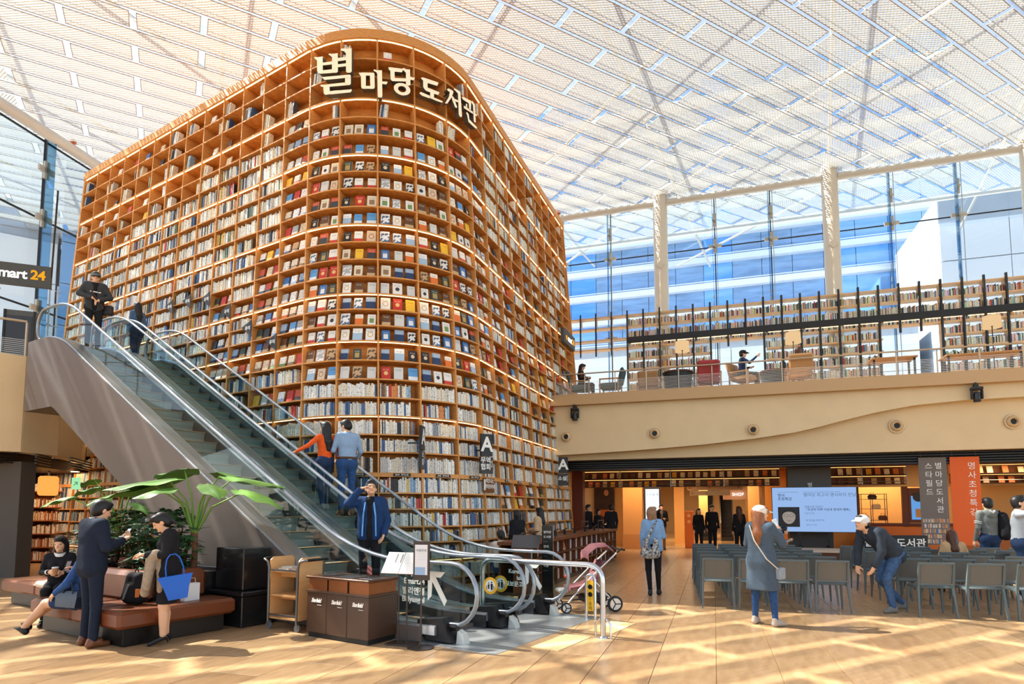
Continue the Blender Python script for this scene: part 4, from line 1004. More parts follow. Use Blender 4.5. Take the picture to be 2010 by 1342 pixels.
spot(.54, 4.72, 'black moving-head spotlight on the fascia beside the bookcase'); spot(11.55, 4.72, 'black moving-head spotlight on the fascia at the right')
NOZ = mat('nozzle beige', (220, 190, 148), .5)
for i, (a, d, lab) in enumerate(((.24, 0, 'round air nozzle in the fascia nearest the bookcase'), (3.06, 0, 'second round air nozzle from the bookcase'), (5.92, 0, 'third round air nozzle from the bookcase'), (9.72, .42, 'fourth round air nozzle, below the sweeping fascia edge'), (12.45, .42, 'last round air nozzle at the right edge'))):
    e = empty('air_nozzle', bal(a, d - .025 + (.085 if d < .1 else 0), 3.96), ba, lab, 'air vent', 'fascia air nozzles')
    MB().rings([[(r * math.cos(R(12 * k)), y, r * math.sin(R(12 * k))) for k in range(30)] for r, y in ((.2, .0), (.2, -.03), (.165, -.035), (.155, -.015), (.15, -.06), (.10, -.12), (.085, -.1), (.07, .0))], cap=False).build('collar', NOZ, e, 50)
    MB().lathe([(.09, -.03), (.09, -.035)], (0, 0, 0), 24, ax=(0, 1, 0)).build('opening', BLACK, e)

# ================================================================ below the right balcony
WARMW = mat('warm panel', (232, 180, 112), .6); TERRA = mat('terracotta panel', (196, 112, 50), .6); CREAM = mat('cream wall', (240, 214, 170), .7)
def wall_box(name, a0, a1, d0, d1, z0, z1, m, kind='structure'):
    o = MB().hexa([bal(a, d, z) for z in (z0, z1) for a, d in ((a0, d0), (a1, d0), (a1, d1), (a0, d1))]).build(name, m)
    if kind: tag(o, kind=kind)
    return o
wall_box('wall_mall_back', -7, 26, 27, 27.3, 0, 3.3, CREAM); wall_box('wall_mall_left', -4.2, -3.9, 3, 27, 0, 3.3, WARMW)
wall_box('wall_pillar', 7.0, 8.22, 1.7, 2.3, 0, 3.3, mat('charcoal pillar', (82, 74, 68), .6))
wall_box('wall_shop', 8.22, 9.75, 6.0, 6.3, 0, 3.3, mat('orange shop wall', (214, 140, 62), .6))
o = text_mesh('별', .16, LTX, 'pillar_emblem', .003, mw=frame(bal(7.62, 1.69, 2.36), BW3, Z3)); tag(o, 'small white emblem on the charcoal pillar above the screen', 'emblem')
wall_box('wall_shop_header', 8.22, 20, 5.9, 6.3, 2.43, 3.3, mat('cream header', (238, 196, 140), .6))
wall_box('wall_shop_low', 9.75, 20, 6.0, 6.3, 0, 1.05, TERRA)
wall_box('wall_shop_inner', 9.0, 20, 8.2, 8.4, 0, 3.3, mat('shop inner wall', (240, 190, 120), .6))
BRF = mat('brown frame', (104, 48, 16), .5)
for a0, a1 in ((9.68, 9.8), (11.18, 11.36), (11.98, 12.2), (13.2, 13.32), (14.9, 15.1)): wall_box('trim_shop_post', a0, a1, 5.92, 6.06, 1.0, 2.45, BRF)
wall_box('trim_shop_sill', 9.7, 15, 5.9, 6.05, 1.02, 1.12, BRF)
# framed screen and round sign in the shop front
fr = empty('shop_screen', bal(11.67, 5.95, 1.75), ba, 'blue shop screen with round dark sign beside the grey banner', 'screen')
MB().box(-.3, -.03, -.62, .3, .02, .62).build('frame', BRF, fr); MB().box(-.22, -.04, -.5, .22, -.03, .34).build('display', lamp_mat('blue display', (96, 150, 210), .8), fr)
MB().lathe([(.17, 0), (.17, .02)], (0, -.05, .3), 24, ax=(0, -1, 0)).build('round_sign', mat('sign brown', (40, 24, 16), .4), fr); MB().box(-.1, -.06, -.42, .1, -.04, -.12).build('menu_card', mat('menu card', (220, 160, 100), .6), fr)
# shop display rack with bags
rk = empty('display_rack', bal(10.45, 6.7, 0), ba, 'thin metal display rack with handbags in the shop window', 'rack')
for x in (-.42, -.05, .42):
    for y in (0, .3): MB().bar((x, y, 0), (x, y, 2.2), .02, .02, (1, 0, 0)).build('upright', DARK, rk)
for z in (1.2, 1.62, 1.98, 2.18): MB().box(-.43, 0, z, .43, .3, z + .015).build('rack_shelf', DARK, rk)
for x, z, c, lab in ((-.02, 1.995, (60, 50, 44), 'dark handbag on the upper shop rack shelf'), (.1, 1.635, (236, 214, 170), 'cream handbag in the middle of the shop rack'), (-.3, 1.215, (40, 34, 32), 'black handbag low on the shop rack'), (.3, 1.215, (120, 70, 36), 'brown handbag low on the shop rack')):
    e = empty('handbag', bal(10.45, 6.7, 0) + BW3 * x + BM3 * .15 + Z3 * z, ba, lab, 'handbag', 'shop handbags'); m = mat('bag %s' % lab[:5], c, .5)
    MB().rings([[(-.13, -.05, 0), (.13, -.05, 0), (.13, .05, 0), (-.13, .05, 0)], [(-.15, -.045, .1), (.15, -.045, .1), (.15, .045, .1), (-.15, .045, .1)], [(-.11, -.02, .17), (.11, -.02, .17), (.11, .02, .17), (-.11, .02, .17)]]).build('body', m, e)
    MB().tube([(-.06, 0, .165), (-.05, 0, .25), (.05, 0, .25), (.06, 0, .165)], .008, 6).build('handle', m, e)
# orange bench below the shop window
ob = empty('upholstered_bench', bal(10.9, 5.2, 0), ba, 'orange upholstered bench under the shop window', 'bench'); OR = mat('orange leather', (206, 108, 26), .45)
MB().cbox(-1.2, -.3, .2, 1.6, .3, .48, .03).build('seat', OR, ob); MB().cbox(-1.2, .3, .2, 1.6, .44, 1.0, .03).build('backrest', OR, ob); MB().box(-1.1, -.22, 0, 1.5, .25, .2).build('base', DARK, ob)
# hanging display shelves with glowing books
def display_shelf(a0, a1, label):
    e = empty('display_shelf', bal((a0 + a1) / 2, 4.2, 2.45), ba, label, 'shelf', 'hanging display shelves'); w = (a1 - a0) / 2
    MB().box(-w, .3, 0, w, .33, .78).build('back_board', mat('display back', (120, 66, 28), .5), e)
    for z in (0.0, .32, .66): MB().box(-w, 0, z, w, .3, z + .02).build('shelf_board', mat('display board', (60, 34, 18), .5), e)
    n_ = max(2, round(2 * w / 2.0))
    for i in range(n_ + 1): MB().bar((-w + 2 * w * i / n_, -.02, 0), (-w + 2 * w * i / n_, -.02, .78), .025, .025, (1, 0, 0)).build('post', STEEL_D, e)
    for z in (.28, .6): MB().bar((-w, .03, z), (w, .03, z), .02, .015).build('led_strip', lamp_mat('amber led', (255, 190, 110), 1.6), e)
    MB().tube([(-w, -.05, .1), (w, -.05, .1)], .014, 6).build('guard_rail', STEEL_D, e)
    return e
display_shelf(-.5, 7.0, 'hanging display shelf of softly lit books left of the charcoal pillar'); display_shelf(8.25, 10.9, 'hanging display shelf of softly lit books right of the charcoal pillar'); display_shelf(12.2, 17, 'hanging display shelf of books right of the orange banner')
DB = Books()
for a0, a1 in ((-.5, 7.0), (8.25, 10.9), (12.2, 17)):
    for zr in (2.47, 2.79):
        x = a0 + .2
        while x < a1 - .2:
            c = rnd.choice([(240, 200, 150), (250, 220, 180), (240, 170, 60), (220, 120, 60), (200, 160, 120), (90, 60, 40), (246, 226, 200)]); hh = rnd.uniform(.19, .24)
            DB.hexa([bal(x, 4.3, zr), bal(x + .16, 4.3, zr), bal(x + .16, 4.33, zr), bal(x, 4.33, zr), bal(x, 4.38, zr + hh), bal(x + .16, 4.38, zr + hh), bal(x + .16, 4.41, zr + hh), bal(x, 4.41, zr + hh)], c); x += rnd.choice((.27, .27, .3, .42))
DB.build('display_books', SPM, 'face-out books glowing on the hanging display shelves', 'books')
# reddish column, orange pillar, poster, digital screen, mall pillars
wall_box('wall_column_wood', -.15, .25, 2.6, 3.0, 0, 3.3, mat('red wood column', (96, 40, 16), .5))
wall_box('wall_pillar_orange', 1.2, 1.98, 6.1, 6.5, 0, 3.3, mat('orange stone pillar', (224, 160, 92), .5)); wall_box('baseboard_pillar', 1.18, 2.0, 6.07, 6.1, 0, .6, mat('pillar base', (206, 140, 76), .4))
ds = empty('digital_screen', bal(2.38, 6.2, 0), ba, 'tall white digital screen with blue text in the mall passage', 'screen')
MB().box(-.32, 0, .25, .32, .08, 2.5).build('housing', BLACK, ds); MB().box(-.27, -.012, .35, .27, .0, 2.44).build('display', lamp_mat('white display', (236, 242, 250), 1.0), ds)
text_mesh('두 번째 책', .12, mat('display blue', (90, 130, 180), .6), 'headline', .002, parent=ds, mw=frame((0, -.02, 2.2), (1, 0, 0), (0, 0, 1)))
for x in (-.16, 0.02, .17):
    MB().lathe([(.05, 0), (.05, .004)], (x, -.02, 1.5), 12, ax=(0, -1, 0)).build('figure_head', BLACK, ds); MB().box(x - .06, -.022, 1.25, x + .06, -.014, 1.44).build('figure_body', BLACK, ds)
po = empty('poster', bal(.1, 8.0, 1.9), ba, 'dark portrait poster on the mall wall behind the counter', 'poster')
MB().box(-.45, 0, -.75, .45, .03, .75).build('panel', mat('poster dark', (66, 46, 38), .5, noise=.5, nscale=3), po); MB().ball((.1, -.01, .45), .13, 8, (.8, .1, 1.1)).build('printed_face', mat('poster face', (190, 140, 104), .6), po); MB().box(-.4, -.012, -.6, .4, 0, -.3).build('caption_block', mat('poster caption', (190, 96, 40), .6), po)
wall_box('wall_shop_left', -3.9, -.3, 8.3, 8.6, 0, 3.3, CREAM); wall_box('wall_passage', .55, 1.2, 8.3, 8.6, 0, 3.3, WARMW)
for a, d in ((2.95, 11), (4.0, 15.0), (6.2, 9.5), (6.4, 16)): wall_box('wall_mall_pillar', a, a + .45, d, d + .45, 0, 3.3, WARMW)
wall_box('wall_shop_side', 6.9, 8.3, 9.5, 9.7, 0, 3.3, mat('orange shop wall'))
o = text_mesh('SHOP', .22, lamp_mat('sign white', (255, 250, 240), 1.2), 'shop_lettering', .01, mw=frame(bal(5.9, 12.9, 2.35), BW3, Z3)); tag(o, 'white shop lettering glowing in the mall passage', 'sign')
wall_box('wall_shop_fascia', 5.2, 7.0, 13, 13.2, 2.1, 2.7, mat('pink fascia', (246, 206, 176), .6))
# overhead wayfinding board
wf = empty('wayfinding_sign', bal(4.8, 5.2, 2.2), ba, 'pale hanging wayfinding board with arrows in the mall passage', 'sign'); SG = mat('pale sign board', (236, 190, 130), .5)
MB().box(-1.0, 0, .14, 1.0, .06, .34).build('upper_board', SG, wf); MB().box(-.9, 0, -.06, .55, .06, .12).build('lower_board', SG, wf)
for x in (-.8, .8): MB().tube([(x, .03, .34), (x, .03, 1.1)], .012, 6).build('hanger', STEEL_D, wf)
for x, z, b_ in ((-.9, .24, 'B1'), (-.2, .24, '↑'), (.85, .24, '↑'), (-.8, .03, 'B1'), (-.3, .03, '→')): text_mesh(b_, .13, mat('sign orange ink', (170, 100, 50), .6), 'lettering', .002, parent=wf, mw=frame((x, -.004, z), (1, 0, 0), (0, 0, 1)))
# the mall's own escalators, far in
me_ = empty('mall_escalator', bal(4.8, 14, 0), ba, 'dark pair of escalators far inside the mall', 'escalator')
for x in (-.7, .28):
    for i in range(12): MB().box(x, .3 * i, .2 * i, x + .6, .3 * i + .32, .2 * i + .2).build('step', mat('dark step', (40, 38, 40), .5), me_)
    for s in (0, .62): MB().bar((x + s - .01, 0, .9), (x + s - .01, 3.6, 3.3), .05, .07).build('handrail', STEEL_D, me_); MB().hexa([(x + s - .03, y, z) for y, z in ((0, 0), (3.6, 2.3))] + [(x + s + .01, y, z) for y, z in ((3.6, 2.3), (0, 0))] + [(x + s - .03, 0, .86), (x + s - .03, 3.6, 3.26), (x + s + .01, 3.6, 3.26), (x + s + .01, 0, .86)]).build('side_panel', mat('side panel steel', (150, 120, 90), .3, metal=.6), me_)
bn = MB().cbox(-.18, -.1, 0, .18, .1, 1.55, .02).build('standing_banner', mat('orange standee', (222, 112, 36), .5)); bn.location = bal(3.75, 7.6, 0); bn.rotation_euler = (0, 0, ba); tag(bn, 'orange standing sign with round marks in the mall passage', 'standee')
for z in (1.35, 1.1): MB().lathe([(.07, 0), (.07, .006)], (0, -.102, z), 16, ax=(0, -1, 0)).build('round_mark', mat('standee mark', (244, 180, 110), .6), bn)
# downlights and their light
for i in range(10):
    for d in (3.2, 7.5, 12, 18):
        p = bal(-2.6 + i * 2.1, d, 3.296); q = MB().lathe([(.09, 0), (.09, -.012)], (0, 0, 0), 14).build('downlight', lamp_mat('downlight', (255, 214, 160), 9.0), bpy.data.objects['ceiling_lower']); q.location = p
def area(name, p, sx, sy, e, col=(1, .72, .42)):
    l = bpy.data.lights.new(name, 'AREA'); l.shape = 'RECTANGLE'; l.size = sx; l.size_y = sy; l.energy = e; l.color = col
    o = bpy.data.objects.new(name, l); COL.objects.link(o); o.location = p; o.rotation_euler = (0, 0, ba); return o
for i, (a, d, e_) in enumerate(((2, 5.0, 80), (5, 8.5, 90), (10.8, 7.2, 60), (3.5, 14, 150), (6, 21, 150), (13, 4.0, 55), (0.5, 10.2, 70))): area('mall_light_%d' % i, bal(a, d, 3.2), 2.5, 1.2, e_)
# ================================================================ big lettering on the curved front
LET = [[[(11.184,11.908),(11.211,11.919),(11.285,11.882),(11.411,11.869),(11.423,11.453),(11.346,11.454),(11.28,11.542),(11.266,11.815),(11.226,11.853)],[(11.549,11.878),(11.569,11.898),(11.639,11.872),(11.766,11.868),(11.774,11.42),(11.751,11.384),(11.639,11.404),(11.636,11.791),(11.601,11.831)],[(11.293,11.554),(11.422,11.515),(11.641,11.487),(11.773,11.477),(11.774,11.404),(11.736,11.386),(11.355,11.447),(11.304,11.487)],[(11.414,11.706),(11.639,11.686),(11.64,11.609),(11.416,11.636)],[(11.767,11.748),(11.949,11.752),(11.95,11.672),(11.768,11.667)],[(11.769,11.59),(11.951,11.591),(11.951,11.519),(11.77,11.517)],[(11.824,11.94),(11.846,11.969),(11.904,11.967),(11.947,11.951),(12.067,11.953),(12.072,11.382),(12.051,11.351),(11.974,11.353),(11.953,11.391),(11.945,11.841),(11.905,11.894),(11.846,11.917)],[(11.398,11.35),(12.03,11.304),(12.054,11.287),(12.055,11.231),(11.933,11.229),(11.472,11.259)],[(11.933,11.233),(12.054,11.255),(12.056,11.08),(12.033,11.049),(11.934,11.105)],[(11.366,11.159),(11.402,11.166),(11.45,11.149),(11.934,11.121),(12.056,11.112),(12.053,11.072),(12.028,11.05),(11.592,11.066),(11.443,11.094),(11.387,11.121)],[(11.443,11.11),(11.591,11.077),(11.597,10.956),(11.61,10.882),(11.503,10.885),(11.458,10.931)],[(11.457,10.963),(11.597,10.956),(12.075,10.939),(12.079,10.912),(12.055,10.866),(11.511,10.884),(11.463,10.922)]],[[(12.216,11.345),(12.27,11.345),(12.365,11.348),(12.365,10.95),(12.298,10.951),(12.271,10.987),(12.264,11.25),(12.236,11.305)],[(12.27,11.35),(12.519,11.358),(12.539,11.336),(12.539,11.288),(12.27,11.274)],[(12.445,11.336),(12.539,11.344),(12.545,10.994),(12.525,10.961),(12.458,10.955)],[(12.285,11.019),(12.545,11.034),(12.538,10.978),(12.518,10.96),(12.305,10.951)],[(12.519,11.43),(12.539,11.443),(12.592,11.427),(12.692,11.44),(12.696,10.806),(12.683,10.769),(12.617,10.761),(12.604,10.81),(12.595,11.35),(12.565,11.387),(12.532,11.4)],[(12.691,11.163),(12.798,11.176),(12.804,11.161),(12.777,11.102),(12.691,11.104)]],[[(12.815,11.532),(12.857,11.546),(13.126,11.573),(13.125,11.547),(13.099,11.479),(12.948,11.457),(12.848,11.485)],[(12.849,11.525),(12.948,11.477),(12.949,11.279),(12.896,11.208),(12.863,11.26),(12.861,11.458),(12.823,11.49)],[(12.863,11.29),(12.95,11.299),(13.191,11.352),(13.19,11.273),(12.912,11.211),(12.871,11.232)],[(13.114,11.579),(13.143,11.598),(13.194,11.579),(13.272,11.598),(13.275,11.209),(13.231,11.18),(13.18,11.2),(13.184,11.49),(13.142,11.527),(13.117,11.544)],[(13.27,11.423),(13.374,11.427),(13.347,11.357),(13.268,11.347)],[(13.268,11.035),(13.242,10.985),(13.168,11.02),(13.181,11.046)],[(13.242,10.985),(13.199,10.943),(13.147,10.999),(13.168,11.02)],[(13.199,10.943),(13.144,10.916),(13.12,10.985),(13.147,10.999)],[(13.144,10.916),(13.084,10.907),(13.091,10.981),(13.12,10.985)],[(13.084,10.907),(13.027,10.918),(13.062,10.986),(13.091,10.981)],[(13.027,10.918),(12.978,10.946),(13.039,11.0),(13.062,10.986)],[(12.978,10.946),(12.944,10.988),(13.022,11.021),(13.039,11.0)],[(12.944,10.988),(12.929,11.038),(13.015,11.046),(13.022,11.021)],[(12.929,11.038),(12.933,11.09),(13.017,11.073),(13.015,11.046)],[(12.933,11.09),(12.958,11.138),(13.03,11.098),(13.017,11.073)],[(12.958,11.138),(13.0,11.177),(13.051,11.118),(13.03,11.098)],[(13.0,11.177),(13.054,11.202),(13.078,11.132),(13.051,11.118)],[(13.054,11.202),(13.114,11.211),(13.107,11.136),(13.078,11.132)],[(13.114,11.211),(13.172,11.202),(13.136,11.132),(13.107,11.136)],[(13.172,11.202),(13.222,11.177),(13.16,11.119),(13.136,11.132)],[(13.222,11.177),(13.257,11.138),(13.177,11.099),(13.16,11.119)],[(13.257,11.138),(13.273,11.089),(13.184,11.073),(13.177,11.099)],[(13.273,11.089),(13.268,11.035),(13.181,11.046),(13.184,11.073)]],[[(13.504,11.481),(13.556,11.512),(13.918,11.55),(13.917,11.523),(13.888,11.448),(13.655,11.412),(13.536,11.443)],[(13.555,11.471),(13.656,11.453),(13.655,11.271),(13.688,11.235),(13.678,11.2),(13.586,11.222),(13.556,11.27)],[(13.587,11.293),(13.656,11.292),(13.934,11.308),(13.933,11.277),(13.891,11.216),(13.622,11.197),(13.577,11.229)],[(13.712,11.215),(13.803,11.246),(13.798,11.051),(13.708,11.052)],[(13.475,11.103),(13.511,11.123),(14.01,11.121),(14.02,11.106),(13.988,11.07),(13.527,11.039),(13.474,11.069)]],[[(14.141,11.496),(14.187,11.542),(14.314,11.551),(14.324,11.516),(14.259,11.344),(14.138,11.125),(14.077,11.093),(14.084,11.117),(14.19,11.327),(14.218,11.466),(14.162,11.466)],[(14.261,11.408),(14.33,11.385),(14.423,11.189),(14.392,11.151),(14.356,11.151),(14.279,11.294)],[(14.328,11.601),(14.366,11.644),(14.531,11.671),(14.542,11.636),(14.565,11.064),(14.549,11.009),(14.496,10.983),(14.46,11.024),(14.461,11.565),(14.388,11.595)],[(14.329,11.363),(14.452,11.383),(14.45,11.329),(14.327,11.3)]],[[(14.583,11.552),(14.621,11.59),(14.93,11.685),(14.945,11.663),(14.911,11.416),(14.845,11.406),(14.839,11.55),(14.616,11.514)],[(14.722,11.475),(14.773,11.486),(14.766,11.376),(14.722,11.369)],[(14.635,11.347),(14.679,11.38),(15.193,11.486),(15.189,11.44),(15.106,11.406),(14.646,11.301)],[(14.947,11.686),(15.002,11.723),(15.093,11.709),(15.11,11.237),(15.069,11.188),(15.014,11.185),(15.012,11.622),(14.961,11.641)],[(14.713,11.227),(14.76,11.267),(14.819,11.24),(14.833,11.123),(15.16,11.13),(15.156,11.084),(15.075,11.043),(14.79,11.033),(14.754,11.179)]]]
sign = empty('library_sign', bcp(LEN_L + LEN_A / 2, 11.4, -.1), 0, 'large cream raised letters 별마당도서관 on the curved bookcase front', 'sign'); SI = Matrix.Translation(bcp(LEN_L + LEN_A / 2, 11.4, -.1)).inverted()
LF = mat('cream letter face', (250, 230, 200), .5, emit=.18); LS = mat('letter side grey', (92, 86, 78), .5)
for polys in LET:
    mb = MB()
    for i, p in enumerate(polys):
        off = .0012 * (i % 4)
        fr_ = [bcp(s, z, -.19 - off) for s, z in p]; bk = [bcp(s, z, -.06) for s, z in p]; n = len(p)
        area2 = sum(p[k][0] * p[(k + 1) % n][1] - p[(k + 1) % n][0] * p[k][1] for k in range(n))
        if area2 < 0: fr_.reverse(); bk.reverse()
        mb.mat(0).add(fr_, [tuple(range(n))]); mb.mat(1).add(fr_ + bk, [(k, k + n, (k + 1) % n + n, (k + 1) % n) for k in range(n)])
    o = mb.build('letter', [LF, LS], sign); o.data.transform(SI)
    s_, z_ = polys[0][0]; o = MB().tube([bcp(s_ + .06, z_ - .05, -.07), bcp(s_ + .06, z_ - .05, .1)], .012, 6).build('standoff', BLACK, sign); o.data.transform(SI)
# hanging letter signs
SMK = glass('smoked sign glass', (60, 52, 48), .06)
def letter_sign(s, z, body, side, label, turn=0.0):
    nn = bcn(s); p = bcp(s, z, -.28); fm = frame(p, Vector((nn.y, -nn.x, 0)), Z3) @ Matrix.Rotation(turn, 4, 'Y')
    e = empty('section_sign', (0, 0, 0), 0, label, 'sign', 'hanging section signs'); e.matrix_world = fm
    MB().box(-.15, -.02, -.03, .15, .48, .03).build('letter_plate', BLACK, e); MB().box(-.17, -.42, -.025, .17, -.04, .025).build('title_plate', mat('title plate', (44, 38, 34), .4), e)
    MB().box(-.12, .1, -.27, -.1, .13, -.03).build('bracket', BLACK, e)
    text_mesh('A', .46, LTX, 'letter', .002, bold=.012, parent=e, mw=Matrix.Translation((0, .23, .034))); text_mesh(body, .15, LTX, 'title', .002, bold=.003, line=1.0, parent=e, mw=Matrix.Translation((-.03, -.2, .03)))
    text_mesh(side, .07, LTX, 'side_title', .002, parent=e, mw=Matrix.Translation((.13, -.2, .03)) @ Matrix.Rotation(R(-90), 4, 'Z'))
letter_sign(13.34, 2.86, '소\n설', 'Fiction', 'narrow black hanging section sign A above the escalator handrail', R(60))
letter_sign(14.78, 2.83, '무역\n협회', 'KITA', 'black hanging section sign A with two rows of white characters', R(-22))
letter_sign(20.2, 2.78, '소설', 'Fiction', 'black hanging section sign A at the end of the bookcase by the fascia', R(-75))
o = MB().box(-.3, -.17, -.006, .3, .17, .006).build('library_plate', mat('brown plate', (120, 74, 40), .5)); o.matrix_world = on_case(15.23, 2.17, .01); tag(o, 'brown plate with white business library lettering on the bookcase', 'sign')
text_mesh('비즈니스\n라이브러리', .12, LTX, 'lettering', .002, bold=.003, line=1.1, parent=o, mw=Matrix.Translation((.05, 0.03, .008))); MB().box(-.28, -.12, .007, -.19, .13, .009).build('logo_strip', LTX, o)
# triangular pennants on the left face
fl_lab = ['leftmost', 'second from the left', 'third from the left', 'fourth from the left', 'fifth from the left', 'rightmost']
for i, (s, z) in enumerate(((5.919, 6.975), (6.707, 6.976), (7.507, 6.873), (8.356, 6.397), (9.169, 5.835), (10.034, 5.365))):
    nn = bcn(s); e = MB().rings([[Vector((x, y, d)) for x, y in ((-.22, .06), (.16, .2), (.16, -.2))] for d in (0, .012)]).build('pennant', LBL); e.matrix_world = frame(bcp(s, z, -.06), Vector((nn.y, -nn.x, 0)), Z3)
    text_mesh('추억', .11, LTX, 'lettering', .001, bold=.002, parent=e, mw=Matrix.Translation((.02, .01, .014))); tag(e, 'small black triangular pennant on the bookcase, %s of six' % fl_lab[i], 'pennant', 'black pennants on the bookcase')
# convenience shop blade signs
EMG = mat('sign charcoal', (72, 72, 70), .5); YE = lamp_mat('sign amber', (255, 176, 40), .7); WHL = lamp_mat('sign white', (255, 250, 240), 1.2)
def emart(mw_, w, h, label):
    e = MB().box(-w / 2, -h / 2, -.06, w / 2, h / 2, .06).build('shop_sign', EMG); e.matrix_world = mw_; tag(e, label, 'sign', 'shop blade signs')
    k = h / .6
    text_mesh('e', .42 * k, YE, 'lettering', .004, bold=.012 * k, parent=e, mw=Matrix.Translation((-w * .26, 0.01, .063))); text_mesh('mart', .36 * k, WHL, 'lettering', .004, bold=.008 * k, spacing=.92, parent=e, mw=Matrix.Translation((w * .04, 0.0, .063))); text_mesh('24', .36 * k, YE, 'lettering', .004, bold=.01 * k, spacing=.92, parent=e, mw=Matrix.Translation((w * .345, 0.01, .063)))
pL = Vector((-12.81, 15.18, 7.6)); dL = Vector((.93, .37, 0)).normalized()
emart(frame(pL, dL, Z3), 1.75, .56, 'dark shop blade sign with amber and white letters on the left upper floor')
nn = bcn(22.6); emart(frame(bcp(22.65, 7.75, -.1), Vector((nn.y, -nn.x, 0)), Z3), 1.5, .5, 'dark shop blade sign at the right end of the bookcase upstairs')
MB().bar(pL + dL * .87, pL + dL * .87 + Vector((0, .05, 2.4)), .03, .03, (1, 0, 0)).build('sign_hanger', BLACK, bpy.data.objects['shop_sign']).matrix_parent_inverse = bpy.data.objects['shop_sign'].matrix_world.inverted()
# left upper floor: dark shop front glimpsed behind the railing
sp_ = empty('shop_partition', (-15.4, 14.6, F2E), R(22), 'dark timber shop partition on the left upper floor behind the blade sign', 'partition')
MB().box(-1.6, 0, 0, .1, .12, 3.0).build('panel', mat('dark timber', (52, 36, 26), .5, noise=.4, nscale=5), sp_); MB().box(.1, -.04, 0, .34, .18, 3.2).build('post', mat('post timber', (76, 46, 26), .5), sp_)
for k in range(9): MB().box(-1.6, -.04, .2 + k * .32, .05, 0, .28 + k * .32).build('slat', mat('slat timber', (110, 66, 36), .5), sp_)
cb = empty('glass_cabinet', (-13.25, 16.1, F2E), R(22), 'tall dark framed cabinet upstairs left of the escalator head', 'cabinet'); MB().box(-.35, 0, 0, .35, .3, 1.75).build('body', mat('cabinet grey', (88, 88, 86), .5), cb)
for x in (-.35, .31): MB().box(x, -.03, 0, x + .05, 0, 1.75).build('frame_post', BLACK, cb)
MB().box(-.28, -.02, .2, .28, -.005, 1.6).build('door_glass', mat('dark door', (52, 46, 42), .15), cb)

# ================================================================ below the left balcony
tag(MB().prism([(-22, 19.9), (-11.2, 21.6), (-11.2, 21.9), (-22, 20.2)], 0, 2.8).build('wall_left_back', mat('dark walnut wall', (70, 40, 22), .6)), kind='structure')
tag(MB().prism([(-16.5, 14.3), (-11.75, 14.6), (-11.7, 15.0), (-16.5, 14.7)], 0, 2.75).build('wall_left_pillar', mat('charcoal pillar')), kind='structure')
ls = empty('low_bookcase', (-15.9, 18.2, 0), R(12), 'dimly lit walnut bookcase under the left balcony', 'bookcase'); WLT = mat('walnut lit', (150, 82, 36), .5)  # WLT: walnut with the lamplight put into its base colour
for x in (-2.2, -1.2, -.55, .55, 1.4, 2.4): MB().box(x - .02, 0, 0, x + .02, .4, 2.15).build('divider', WLT, ls)
for z in (.05, .45, .85, 1.25, 1.65, 2.13): MB().box(-2.2, 0, z, 2.4, .4, z + .03).build('shelf', WLT, ls)
MB().box(-2.2, .4, 0, 2.4, .42, 2.15).build('back', WLT, ls)
LB = Books(); mw_ = Matrix.Translation((-15.9, 18.2, 0)) @ Matrix.Rotation(R(12), 4, 'Z')
for z in (.08, .48, .88, 1.28, 1.68, 2.165):
    for x0, x1 in ((-2.2, -1.2), (-1.2, -.55), (.55, 1.4), (1.4, 2.4)):
        x = x0 + .06
        while x < x1 - .08:
            w = rnd.uniform(.02, .045); hh = rnd.uniform(.2, .28); c = rnd.choice([(240, 226, 206), (230, 200, 160), (200, 120, 80), (180, 150, 120), (120, 70, 50), (240, 236, 226)])
            LB.hexa([mw_ @ Vector(q) for q in ((x, .06, z), (x + w - .002, .06, z), (x + w - .002, .22, z), (x, .22, z), (x, .06, z + hh), (x + w - .002, .06, z + hh), (x + w - .002, .22, z + hh), (x, .22, z + hh))], c); x += w
LB.build('packed_books', SPM, 'rows of books in the walnut bookcase under the left balcony', 'books')
ex = MB().box(-.12, -.02, -.17, .12, .02, .17).build('exit_sign', lamp_mat('exit green', (150, 214, 160), .9)); ex.location = (-12.55, 17.6, 2.35); tag(ex, 'small green lit exit sign under the left balcony', 'sign')
text_mesh('↗', .2, mat('exit dark', (30, 110, 70), .6), 'pictogram', .002, parent=ex, mw=frame((0, -.024, 0), (1, 0, 0), (0, 0, 1)))
for i, (x, y) in enumerate(((-14.2, 16.8), (-12.6, 17.6), (-16, 17))):
    q = MB().lathe([(.1, 0), (.1, -.012)], (0, 0, 0), 12).build('downlight', lamp_mat('downlight'  , (255, 214, 160), 14.0), bpy.data.objects['ceiling_lower_left']); q.location = (x, y, 2.695)
l_ = bpy.data.lights.new('left_lamp', 'AREA'); l_.size = 2.0; l_.energy = 40; l_.color = (1, .62, .32); lo_ = bpy.data.objects.new('left_lamp', l_); COL.objects.link(lo_); lo_.location = (-13.6, 17.3, 2.66)
pdl = empty('pendant_lamp', (-13.2, 17.4, 0), 0, 'amber glowing lantern column under the left balcony', 'lamp')
MB().lathe([(.2, 2.0), (.24, 2.05), (.24, 2.5), (.2, 2.55)], (0, 0, 0), 18).build('lantern', lamp_mat('lantern', (255, 170, 80), .8), pdl, 40); MB().tube([(0, 0, 2.55), (0, 0, 2.7)], .02, 6).build('stem', BLACK, pdl)

